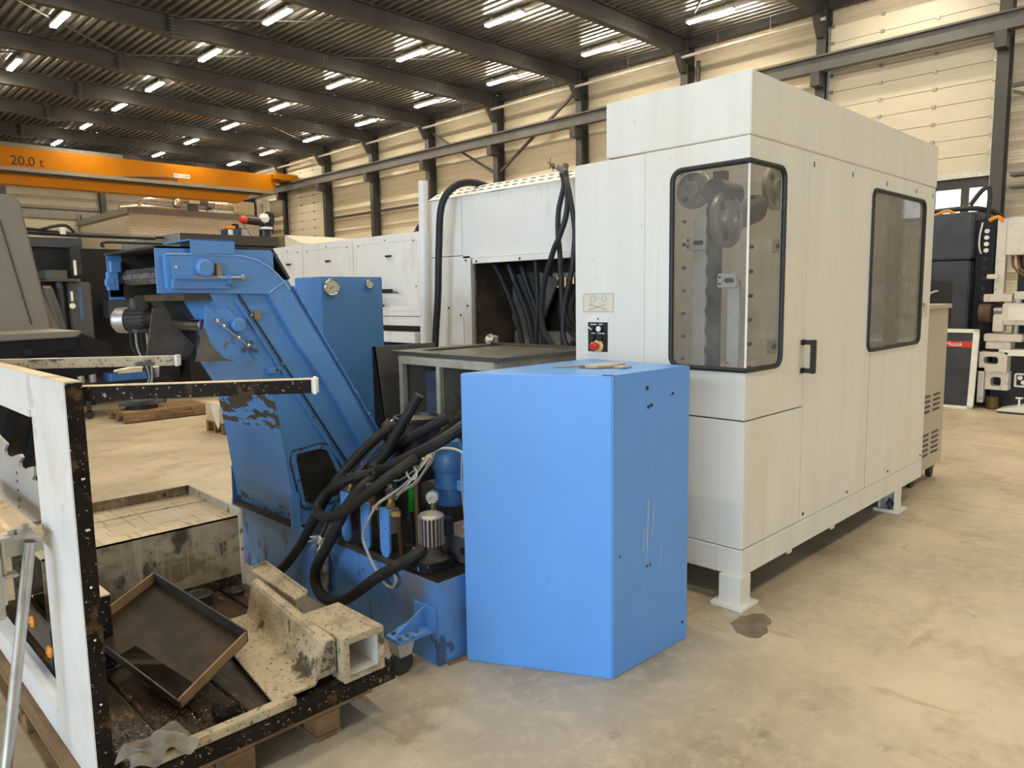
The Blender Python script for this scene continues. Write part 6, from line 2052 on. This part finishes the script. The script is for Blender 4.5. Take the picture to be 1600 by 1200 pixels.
# inner lower bar behind the frame and small post beside the box
rl = thing('roller_bracket', 'black bracket with two orange rollers inside the white frame', 'bracket', (0.64, 3.25, 0.15))
B().box(0.616, 0.628, 3.03, 3.52, 0.300, 0.415).out('bracket_plate', black_plastic, rl, smooth=0)
B().box(0.620, 0.640, 3.05, 3.09, 0.206, 0.31).out('bracket_leg', black_plastic, rl, smooth=0)
b = B()
for yy, zz in ((3.28, 0.372), (3.04, 0.332)):
    r_ = B().lathe((0.616, yy, zz), (-1, 0, 0), [(0.024, 0), (0.024, 0.006), (0.019, 0.012), (0.014, 0.012), (0.012, 0.006), (0.006, 0.016)], 18).out('orange_roller', orange_pl, rl)
ps = thing('short_post', 'short black stained post with cream top beside the tall white frame', 'post', (0.80, 3.08, 0.205))
B().box(0.70, 0.815, 3.00, 3.15, 0.206, 0.498).out('post_body', tar_black, ps, bevel=0.003)
B().box(0.70, 0.815, 3.00, 3.15, 0.498, 0.503).out('post_top', frame_top, ps, smooth=0)

# --- grey notched plate fixed to the back of the frame
prof = [(p[1], p[2]) for p in ((0.62, 4.119, 1.077), (0.62, 3.59, 1.068), (0.62, 3.438, 1.051), (0.62, 3.495, 1.02), (0.62, 3.481, 1.001), (0.62, 3.415, 1), (0.62, 3.332, 1.02), (0.62, 3.232, 1.041),
                               (0.62, 3.195, 1.034), (0.62, 3.256, 1.006), (0.62, 3.243, 0.988), (0.62, 3.174, 0.989), (0.62, 3.11, 1.009), (0.62, 3.021, 1.027), (0.62, 3.033, 0.993), (0.62, 3.067, 0.973), (0.62, 3.033, 0.967),
                               (0.62, 2.924, 0.984), (0.62, 2.954, 0.845), (0.62, 3.192, 0.786), (0.62, 3.515, 0.702), (0.62, 4.419, 0.496))]
npl = B().prism(prof, 'x', 0.612, 0.622).out('notched_plate', mk('light_grey_plate', (0.40, 0.38, 0.355), rough=0.4), gf, smooth=0)
b = B()
for p in ((0.611, 3.302, 0.958), (0.611, 3.304, 0.926), (0.611, 3.308, 0.89), (0.611, 3.314, 0.823)):
    b.cyl((0.6125, p[1], p[2]), (0.610, p[1], p[2]), 0.006, n=10)
b.out('plate_hole', black_plastic, npl)
p = (0.611, 3.301, 0.856)
B().lathe((0.612, p[1], p[2]), (-1, 0, 0), [(0.013, 0), (0.013, 0.003), (0.007, 0.003), (0.006, 0.008)], 14).out('plate_bolt', bolt_mat, npl)

# --- steel bench corner with bolted tube leg at the left edge
bn = thing('bench_corner', 'pale steel bench corner with bolted galvanised tube leg at the left edge', 'bench', (0.44, 2.7, 0))
B().prism([(0.36, 2.66), (0.455, 2.62), (0.528, 2.588), (0.540, 2.610), (0.540, 3.6), (0.36, 3.6)], 'z', 0.886, 0.900).out('bench_top', frame_top, bn, bevel=0.003)
B().box(0.36, 0.538, 2.625, 2.64, 0.835, 0.886).out('bench_apron', galv, bn, smooth=0)
B().box(0.526, 0.538, 2.64, 3.6, 0.835, 0.886).out('bench_apron', galv, bn, smooth=0)
B().tube([(0.5, 2.607, 0.876), (0.45, 2.63, 0.549), (0.39, 2.653, 0.165), (0.360, 2.56, 0.004)], 0.0165, n=14, smooth=False).out('tube_leg', galv, bn)
B().box(0.405, 0.515, 2.585, 2.635, 0.896, 0.906).out('clamp_plate', galv, bn, bevel=0.002)
b = B()
b.box(0.420, 0.428, 2.57, 2.61, 0.80, 0.90)
b.box(0.420, 0.455, 2.56, 2.60, 0.79, 0.80)
b.cyl((0.415, 2.57, 0.71), (0.415, 2.57, 0.80), 0.008, n=8)
b.box(0.395, 0.412, 2.56, 2.60, 0.67, 0.90)
b.out('clamp_hook', galv, bn, bevel=0.002)
for xx, yy in ((0.500, 2.655), (0.475, 2.612), (0.455, 2.61)):
    bo = B().cyl((xx, yy, 0.900), (xx, yy, 0.908), 0.016, n=16).out('washer', galv, bn)
    B().cyl((xx, yy, 0.908), (xx, yy, 0.922), 0.010, n=6).out('hex_head', galv, bo, smooth=0)

# --- angled cover: flat foot and sloping wall with rolled top
ac = thing('angled_cover', 'dirty cream L-shaped sheet cover with sloped wall lying on the base', 'cover', (1.25, 2.75, 0.205))
def loft(pa, pb, ya, yb, th, name, mat):
    """sheet with profile pa (x,z) at ya and pb at yb, thickness along the profile normal"""
    b = B()
    def offs(p):
        out = []
        for i in range(len(p)):
            a, c = p[max(i - 1, 0)], p[min(i + 1, len(p) - 1)]
            dx, dz = c[0] - a[0], c[1] - a[1]
            l = math.hypot(dx, dz) or 1
            out.append((p[i][0] + dz / l * th, p[i][1] - dx / l * th))
        return out
    qa, qb = offs(pa), offs(pb)
    for i in range(len(pa) - 1):
        b.hexa([(pa[i][0], ya, pa[i][1]), (pa[i + 1][0], ya, pa[i + 1][1]), (pb[i + 1][0], yb, pb[i + 1][1]), (pb[i][0], yb, pb[i][1]),
                (qa[i][0], ya, qa[i][1]), (qa[i + 1][0], ya, qa[i + 1][1]), (qb[i + 1][0], yb, qb[i + 1][1]), (qb[i][0], yb, qb[i][1])])
    return b.out(name, mat, ac, smooth=0.9)
pf = [(1.095, 0.236), (1.255, 0.236), (1.262, 0.25), (1.295, 0.365), (1.305, 0.378), (1.330, 0.380), (1.345, 0.372)]
pbk = [(1.20, 0.226), (1.365, 0.226), (1.372, 0.24), (1.395, 0.355), (1.402, 0.368), (1.425, 0.370), (1.438, 0.362)]
loft(pf, pbk, 2.285, 3.06, 0.008, 'cover_sheet', dirty_cream)
b = B()
b.prism([(1.262, 0.245), (1.345, 0.245), (1.345, 0.372), (1.330, 0.379), (1.305, 0.377), (1.296, 0.365)], 'y', 2.287, 2.293)
b.out('cover_end', mk('black_sprayed_end', (0.30, 0.255, 0.19), rough=0.5, var=0.2, vscale=14, layers=[(OIL, (60, 60, 60), 0.50, 0.60, 4, 0.8)]), ac, smooth=0)
B().box(1.16, 1.345, 2.60, 2.66, 0.206, 0.230).out('cover_support', dirty_cream, ac, smooth=0)

st_ = thing('square_tube', 'open cream square tube with dirty edges at the corner of the base', 'tube', (1.44, 2.40, 0.205))
b = B()
b.ring(rect_like(1.352, 1.528, 0.209, 0.377, 1), rect_like(1.378, 1.508, 0.226, 0.352, 1), 'y', 2.245, 2.56)
b.out('tube_wall', dirty_cream, st_, bevel=0.003)
b = B()
b.box(1.379, 1.383, 2.26, 2.55, 0.227, 0.351)
b.box(1.503, 1.507, 2.26, 2.55, 0.227, 0.351)
b.box(1.383, 1.503, 2.26, 2.55, 0.227, 0.231)
b.box(1.383, 1.503, 2.54, 2.55, 0.231, 0.351)
b.out('tube_lining', frame_white, st_, smooth=0)
ch = thing('dirty_channel', 'narrow dirty channel box lying behind the sloped cover', 'channel', (1.50, 3.0, 0.205))
b = B()
b.hexa([(1.445, 2.765, 0.206), (1.515, 2.785, 0.206), (1.565, 3.26, 0.206), (1.475, 3.23, 0.206), (1.445, 2.765, 0.352), (1.515, 2.785, 0.352), (1.565, 3.26, 0.352), (1.475, 3.23, 0.352)])
b.out('channel_body', dirty_cream, ch, bevel=0.003)
b = B()
b.beam((1.515, 2.785, 0.357), (1.565, 3.26, 0.357), 0.006, 0.014)
b.beam((1.475, 3.23, 0.357), (1.565, 3.26, 0.357), 0.006, 0.014)
b.out('channel_rim', dirty_cream, ch, smooth=0)

# --- tilted oily drip tray
dt = thing('drip_tray', 'shallow brown oily metal tray lying tilted on the base', 'tray', (0.96, 2.85, 0.21))
T_, R_, Bt_ = Vector((1.052, 3.225, 0.420)), Vector((1.180, 2.640, 0.305)), Vector((0.862, 2.486, 0.222))
L_ = T_ + Bt_ - R_
nrm = (R_ - Bt_).cross(L_ - Bt_).normalized()
if nrm.z < 0:
    nrm = -nrm
def slab(b, a, c, d, e, h0, h1):
    b.hexa([a + nrm * h0, c + nrm * h0, d + nrm * h0, e + nrm * h0, a + nrm * h1, c + nrm * h1, d + nrm * h1, e + nrm * h1])
b = B()
slab(b, Bt_, R_, T_, L_, 0.0, 0.004)
b.out('tray_floor', oily_steel, dt, smooth=0)
uu, vv = (R_ - Bt_).normalized(), (L_ - Bt_).normalized()
for nm, a, c, inn, h, m_ in (('tray_rim', Bt_, R_, vv, 0.048, tan_rim), ('tray_rim', L_, T_, -vv, 0.048, tan_rim), ('tray_rim', T_, R_, -uu, 0.052, steel_dark), ('tray_rim', Bt_, L_, uu, 0.035, black_plastic)):
    b = B()
    slab(b, a, c, c + inn * 0.006, a + inn * 0.006, 0.0, h)
    b.out(nm, m_, dt, smooth=0)
b = B()
oil = Bt_ + uu * 0.02 + vv * 0.02
slab(b, Bt_ + uu * 0.008 + vv * 0.008, Bt_ + uu * 0.10 + vv * 0.008, Bt_ + uu * 0.085 + vv * 0.38, Bt_ + uu * 0.008 + vv * 0.40, 0.0042, 0.0075)
b.out('oil_pool', mk('oil_pool', (0.012, 0.009, 0.006), rough=0.04, spec=1.0, var=0.2), dt, smooth=0)
B().box(0.92, 1.06, 2.88, 2.98, 0.206, 0.30).out('tray_prop', wood_oily, dt, smooth=0)

tag(B().prism([(0.925, 0.206), (1.0, 0.206), (1.0, 0.245), (0.985, 0.262), (0.945, 0.262), (0.925, 0.245)], 'y', 2.315, 2.39).out('tar_block', tar_black, bevel=0.004), 'small dark tar covered block on the planks near the front rail', 'block')
cp = thing('machine_mount', 'round black rubber machine mount lying in front of the stained box', 'foot', (1.285, 3.38, 0.205))
B().lathe((1.285, 3.38, 0.205), (0, 0, 1), [(0.062, 0), (0.062, 0.045), (0.056, 0.05), (0.048, 0.044), (0.03, 0.05), (0.0, 0.046)], 24).out('foot_pad', rubber, cp)
cp2 = thing('rubber_plug', 'small black rubber cap beside the pale corner of the stained box', 'cap', (1.46, 3.33, 0.205))
B().lathe((1.46, 3.36, 0.205), (0, 0, 1), [(0.035, 0), (0.035, 0.018), (0.028, 0.024), (0.0, 0.026)], 18).out('cap_body', rubber, cp2)
# rag
random.seed(3)
rg = B()
N = 22
grid = [[None] * N for _ in range(N)]
for i in range(N):
    for j in range(N):
        u, v = i / (N - 1), j / (N - 1)
        x = 0.615 + 0.20 * u + 0.015 * math.sin(9 * v)
        y = 2.225 + 0.13 * v + 0.012 * math.sin(11 * u + 1)
        e = min(u, 1 - u, v, 1 - v)
        z = 0.240 + 0.020 * math.sin(13 * u + 5 * v) * math.sin(7 * v + 2 * u) + 0.03 * min(1, e * 5)
        grid[i][j] = rg.bm.verts.new((x, y, z))
for i in range(N - 1):
    for j in range(N - 1):
        rg._f((grid[i][j], grid[i + 1][j], grid[i + 1][j + 1], grid[i][j + 1]))
tag(rg.out('rag', cloth_grey, smooth=1.2), 'crumpled grey-brown rag on the front rail by the white frame', 'rag')

# ================================================================== BACKGROUND LEFT
gcz = thing('grey_console', 'slanted warm grey machine cover with black seam at the left edge', 'machine', (0.8, 6.4, 0))
prof = [(-0.2, 1.40), (1.405, 1.40), (1.285, 2.25), (1.275, 2.29), (1.25, 2.32), (1.21, 2.33), (-0.2, 2.30)]
B().prism(prof, 'y', 6.0, 6.5).out('cover_shell', console_grey, gcz, bevel=0.012)
b = B()
b.beam((1.150, 5.998, 2.16), (1.278, 5.998, 1.455), 0.004, 0.012, up=(0, 1, 0))
b.out('cover_seam', black_plastic, gcz, smooth=0)
B().prism([(-0.2, 1.36), (1.37, 1.38), (1.40, 1.405), (1.40, 1.42), (-0.2, 1.40)], 'y', 5.3, 6.05).out('shelf_top', console_grey, gcz, bevel=0.006)
B().prism([(-0.2, 1.24), (1.0, 1.25), (1.36, 1.30), (1.39, 1.34), (1.39, 1.385), (-0.2, 1.37)], 'y', 5.32, 6.3).out('shelf_front', charcoal, gcz, bevel=0.008)
B().prism([(-0.2, 1.02), (1.3, 1.03), (1.72, 1.06), (1.72, 1.18), (1.6, 1.36), (-0.2, 1.36)], 'y', 6.2, 7.2).out('dark_body', charcoal, gcz, smooth=0)
B().box(-0.2, 1.40, 6.4, 7.2, 0.0, 1.03).out('dark_base', mk('dark_brown_base', (0.040, 0.033, 0.027), rough=0.5), gcz, smooth=0)
B().beam((1.218, 6.36, 0.877), (1.097, 6.36, 0.54), 0.05, 0.085, up=(0, 1, 0)).out('slanted_strut', charcoal, gcz, smooth=0)
B().beam((1.337, 6.36, 0.743), (1.204, 6.36, 0.306), 0.05, 0.085, up=(0, 1, 0)).out('slanted_strut', charcoal, gcz, smooth=0)
b = B()
b.prism([(1.41, 1.40), (1.47, 1.40), (1.36, 1.75), (1.335, 2.02), (1.32, 2.02)], 'y', 6.1, 6.4)
b.out('cover_flank', mk('tan_flank', (0.30, 0.24, 0.17), rough=0.5), gcz, smooth=0)
B().cyl((1.10, 5.32, 1.30), (1.10, 5.312, 1.30), 0.022, n=14).out('lock', black_plastic, gcz)
B().box(1.02, 1.06, 5.99, 6.0, 1.60, 1.85).out('faded_label', mk('faded_label', (0.19, 0.16, 0.115), rough=0.6), gcz, smooth=0)

dA_ = thing('charcoal_lathe', 'long charcoal machine with hinged control screen behind the conveyor head', 'machine', (3.5, 13.2, 0))
B().box(2.1, 4.72, 12.5, 14.5, 0.38, 2.40).out('body', charcoal, dA_, bevel=0.02)
B().box(2.1, 3.40, 12.45, 14.0, 2.40, 2.54).out('top_cover', slate, dA_, bevel=0.01)
b = B()
for xx in (2.3, 3.3, 4.4):
    b.box(xx, xx + 0.2, 12.8, 13.1, 0.0, 0.38)
b.out('machine_foot', charcoal, dA_, smooth=0)
scn = B().hexa([(3.14, 12.10, 1.96), (3.33, 12.30, 2.0), (3.33, 12.36, 2.0), (3.14, 12.16, 1.96), (3.14, 12.10, 2.40), (3.33, 12.30, 2.47), (3.33, 12.36, 2.47), (3.14, 12.16, 2.40)]).out('control_screen', slate, dA_, bevel=0.01)
B().box(3.165, 3.20, 12.09, 12.10, 1.99, 2.20).out('screen_label', plate_white, scn, smooth=0)
b = B()
b.box(2.80, 3.08, 12.1, 12.5, 1.93, 2.06)
b.box(2.80, 3.25, 12.1, 12.5, 1.90, 1.94)
b.out('screen_arm', steel_grey, dA_, bevel=0.01)
b = B()
b.cyl((2.84, 12.2, 1.80), (2.98, 12.2, 1.18), 0.07, n=14)
b.cyl((3.02, 12.3, 1.9), (3.02, 12.3, 1.0), 0.05, n=12)
b.out('slant_cylinder', steel_grey, dA_)
B().box(2.77, 2.87, 12.14, 12.16, 1.80, 1.84).out('yellow_ring_band', brass, dA_, smooth=0)
B().box(3.10, 3.40, 12.2, 12.48, 1.0, 1.9).out('pendant_post', steel_grey, dA_, bevel=0.02)
B().box(3.22, 3.27, 12.19, 12.2, 1.35, 1.82).out('blue_strip', mk('blue_strip', (0.06, 0.12, 0.22), rough=0.4), dA_, smooth=0)
b = B()
b.box(3.12, 3.15, 12.185, 12.2, 1.62, 1.76)
b.cyl((3.13, 12.19, 1.55), (3.13, 12.17, 1.55), 0.04, n=12)
b.out('white_switch', plate_white, dA_)
b = B()
b.prism([(1.7, 1.25), (3.1, 1.18), (3.55, 0.98), (3.55, 0.72), (1.7, 0.60)], 'y', 12.0, 12.5)
b.out('chip_pan', charcoal, dA_, smooth=0)
b = B()
b.tube([(2.4, 12.7, 2.70), (2.9, 12.7, 2.66), (3.3, 12.7, 2.63), (4.1, 12.7, 2.62), (4.68, 12.7, 2.63)], 0.025, n=6)
b.tube([(2.5, 12.6, 2.62), (3.2, 12.6, 2.60), (4.5, 12.6, 2.60)], 0.03, n=6)
b.tube([(2.9, 12.6, 2.66), (3.1, 12.6, 2.72), (3.25, 12.6, 2.73), (3.35, 12.6, 2.64)], 0.025, n=6)
b.tube([(3.7, 12.5, 2.42), (3.72, 12.5, 2.50), (4.2, 12.5, 2.51), (4.6, 12.5, 2.51)], 0.022, n=6)
b.out('roof_cable', black_plastic, dA_)
b = B()
b.box(2.55, 2.62, 12.55, 12.62, 2.60, 2.68)
b.box(3.15, 3.22, 12.55, 12.62, 2.60, 2.70)
b.out('cable_clip', plate_white, dA_, smooth=0)
B().box(3.58, 4.35, 12.08, 12.4, 1.36, 1.62).out('sill_rail', slate, dA_, smooth=0)
B().box(4.02, 4.10, 12.07, 12.08, 1.50, 1.60).out('sill_label', plate_white, dA_, smooth=0)

dB_ = thing('charcoal_enclosure', 'tall charcoal machine enclosure behind the top of the conveyor', 'machine', (5.6, 14, 0))
B().box(4.78, 6.45, 12.3, 15.0, 0.1, 2.52).out('body', charcoal, dB_, bevel=0.02)
b = B()
b.box(4.76, 6.46, 12.28, 15.0, 2.52, 2.68)
b.out('top_band', mk('dark_grey_band', (0.040, 0.037, 0.034), rough=0.5), dB_, smooth=0)
B().box(4.74, 4.762, 12.27, 14.9, 2.46, 2.68).out('grey_end_sheet', mk('grey_end_sheet', (0.27, 0.275, 0.285), rough=0.4, var=0.05, vscale=6), dB_, smooth=0)
b = B()
for xx in (4.9, 6.2):
    b.box(xx, xx + 0.2, 12.6, 12.8, 0.0, 0.1)
b.out('machine_foot', charcoal, dB_, smooth=0)

ra = thing('measuring_arm', 'black and white jointed device with red handle standing on the enclosure roof', 'device', (6.3, 12.8, 2.68))
b = B()
b.cyl((6.38, 12.6, 2.68), (6.38, 12.6, 2.83), 0.10, n=14)
b.lathe((6.40, 12.6, 2.90), (0.2, -1, 0.1), [(0.0, -0.1), (0.09, -0.07), (0.11, 0.0), (0.09, 0.07), (0.0, 0.1)], 16)
b.out('arm_joint', black_plastic, ra)
B().lathe((6.34, 12.52, 3.02), (0, 0, 1), [(0.0, -0.09), (0.07, -0.06), (0.09, 0.0), (0.06, 0.07), (0.0, 0.09)], 16).out('white_ball', plate_white, ra)
B().cyl((6.38, 12.55, 2.83), (6.38, 12.55, 2.87), 0.11, n=16).out('white_collar', plate_white, ra)
B().cyl((6.30, 12.55, 2.95), (6.02, 12.55, 2.97), 0.065, n=14).out('black_barrel', black_plastic, ra)
B().lathe((6.02, 12.55, 2.97), (-1, 0, 0.06), [(0.06, 0), (0.075, 0.05), (0.06, 0.10), (0.03, 0.12)], 14).out('red_handle', red_pl, ra)
B().tube([(5.98, 12.55, 2.93), (6.02, 12.55, 2.84), (6.12, 12.55, 2.70)], 0.02, n=8).out('grey_strut', alum, ra)
b = B()
for q in range(10):
    a = q * 0.6
    b.tube([(6.40, 12.55, 3.02), (6.42 + 0.08 * math.cos(a), 12.5, 3.10 + 0.04 * math.sin(a)), (6.47 + 0.05 * math.cos(a), 12.52, 2.95 - 0.02 * q)], 0.012, n=5, steps=4)
b.out('cable_bunch', black_plastic, ra)
cm = thing('battery_pack', 'small blue, white and orange block on the enclosure roof', 'battery', (5.75, 12.6, 2.68))
B().box(5.62, 5.86, 12.5, 12.7, 2.68, 2.80).out('pack_body', mk('navy_pack', (0.04, 0.07, 0.13), rough=0.4), cm, bevel=0.01)
B().box(5.66, 5.74, 12.49, 12.5, 2.70, 2.79).out('pack_label', plate_white, cm, smooth=0)
B().box(5.65, 5.85, 12.52, 12.68, 2.80, 2.86).out('pack_top', orange_pl, cm, bevel=0.015)
B().box(5.80, 5.87, 12.52, 12.68, 2.80, 2.90).out('pack_clip', black_plastic, cm, bevel=0.01)
jr = thing('clear_jar', 'clear square jar next to the small block on the enclosure roof', 'jar', (5.98, 12.6, 2.68))
B().box(5.92, 6.06, 12.54, 12.66, 2.68, 2.82).out('jar_body', film, jr, bevel=0.01)
B().box(5.92, 6.06, 12.54, 12.66, 2.82, 2.835).out('jar_lid', steel_grey, jr, smooth=0)

# trolley with tub
tr2 = thing('service_trolley', 'dark service trolley with clutter standing behind the wooden pallet', 'trolley', (3.3, 11.5, 0))
b = B()
b.box(2.9, 4.1, 11.2, 11.9, 0.42, 0.50)
b.out('trolley_deck', charcoal, tr2, smooth=0)
for xx, yy in ((3.0, 11.3), (4.0, 11.3), (3.0, 11.8), (4.0, 11.8)):
    l_ = B().box(xx - 0.025, xx + 0.025, yy - 0.025, yy + 0.025, 0.10, 0.42).out('trolley_leg', steel_dark, tr2, smooth=0)
    B().cyl((xx, yy - 0.025, 0.06), (xx, yy + 0.025, 0.06), 0.06, n=14).out('trolley_wheel', rubber, l_)
b = B()
random.seed(21)
for q in (0, 1, 7):
    xx = 2.95 + q * 0.14
    b.cyl((xx, 11.35, 0.50), (xx + random.uniform(-.03, .03), 11.35, 0.62 + random.random() * 0.16), 0.03 + random.random() * 0.02, n=8)
b.out('clutter', alum, tr2)
tub = thing('blue_tub', 'blue plastic tub with a pale brush resting on it', 'tub', (3.45, 11.4, 0.50))
b = B()
b.ring(rr(3.26, 3.86, 11.22, 11.52, 0.05), rr(3.28, 3.84, 11.24, 11.50, 0.045), 'z', 0.50, 0.60)
b.box(3.28, 3.84, 11.24, 11.50, 0.50, 0.51)
b.out('tub_body', mk('tub_blue', (0.03, 0.12, 0.32), rough=0.4), tub, smooth=0)
B().tube([(3.35, 11.3, 0.63), (3.6, 11.3, 0.665), (3.85, 11.3, 0.655), (3.95, 11.3, 0.65)], 0.018, n=8).out('brush_handle', plate_white, tub)
B().box(3.40, 3.72, 11.27, 11.33, 0.56, 0.645).out('brush_bristles', paper, tub, smooth=0)

# far pallet with casting
pallet('wooden_pallet', 'far wooden pallet with lettering, carrying a grey casting', 3.18, 4.30, 10.42, 11.12, (3.19, 3.69, 4.19), (10.43, 10.72, 11.01), 6, 'x', 0.14)
_far = [o for o in COL.objects if o.name.startswith('wooden_pallet')][-1]
B().box(3.19, 4.29, 10.405, 10.42, 0.02, 0.135).out('face_board', wood, _far, smooth=0)
text_mesh('lettering', 'CREATION EUROPEENNE', black_ink, _far, (3.55, 10.404, 0.035), (1, 0, 0), (0, 0, 1), 0.046, 0.0005)
text_mesh('lettering', '4786', black_ink, _far, (3.95, 10.404, 0.088), (1, 0, 0), (0, 0, 1), 0.05, 0.0005)
cg = thing('grey_casting', 'flat grey cast turntable lying on the far pallet', 'casting', (3.5, 10.8, 0.14))
b = B()
b.prism([(3.20, 10.75), (3.68, 10.62), (3.84, 10.80), (3.36, 10.98)], 'z', 0.19, 0.24)
b.out('casting_plate', steel_grey, cg, bevel=0.01)
B().lathe((3.52, 10.79, 0.14), (0, 0, 1), [(0.2, 0), (0.2, 0.05)], 20).out('casting_foot', charcoal, cg)
B().lathe((3.52, 10.79, 0.24), (0, 0, 1), [(0.17, 0), (0.17, 0.025), (0.06, 0.03)], 20).out('casting_ring', steel_grey, cg)

# open crate with paper
ct = thing('plywood_crate', 'small plywood crate with hanging white paper half behind the conveyor foot', 'crate', (3.9, 8.9, 0))
B().box(3.70, 4.30, 8.62, 9.10, 0.14, 0.36).out('crate_box', paper, ct, bevel=0.005)
b = B()
for yy in (8.62, 8.84, 9.04):
    b.box(3.70, 4.30, yy, yy + 0.06, 0.0, 0.12)
b.box(3.70, 4.30, 8.62, 9.10, 0.12, 0.14)
b.out('crate_skid', wood, ct, smooth=0)
b = B()
b.hexa([(3.690, 8.66, 0.36), (3.698, 8.66, 0.36), (3.698, 8.92, 0.37), (3.690, 8.92, 0.37), (3.690, 8.66, 0.362), (3.698, 8.66, 0.362), (3.698, 8.92, 0.372), (3.690, 8.92, 0.372)])
b.prism([(8.66, 0.37), (8.93, 0.37), (8.80, 0.12), (8.74, 0.06), (8.70, 0.10)], 'x', 3.690, 3.697)
b.out('paper_sheet', plate_white, ct, smooth=0)
# small brass filters on the enclosure front, seen under the conveyor
for xx, zz, rr_, hh in ((4.62, 0.92, 0.06, 0.2), (4.85, 0.98, 0.05, 0.16)):
    B().cyl((xx + 0.2, 12.22, zz), (xx + 0.2, 12.22, zz + hh), rr_, n=12).out('brass_filter', brass, dB_)
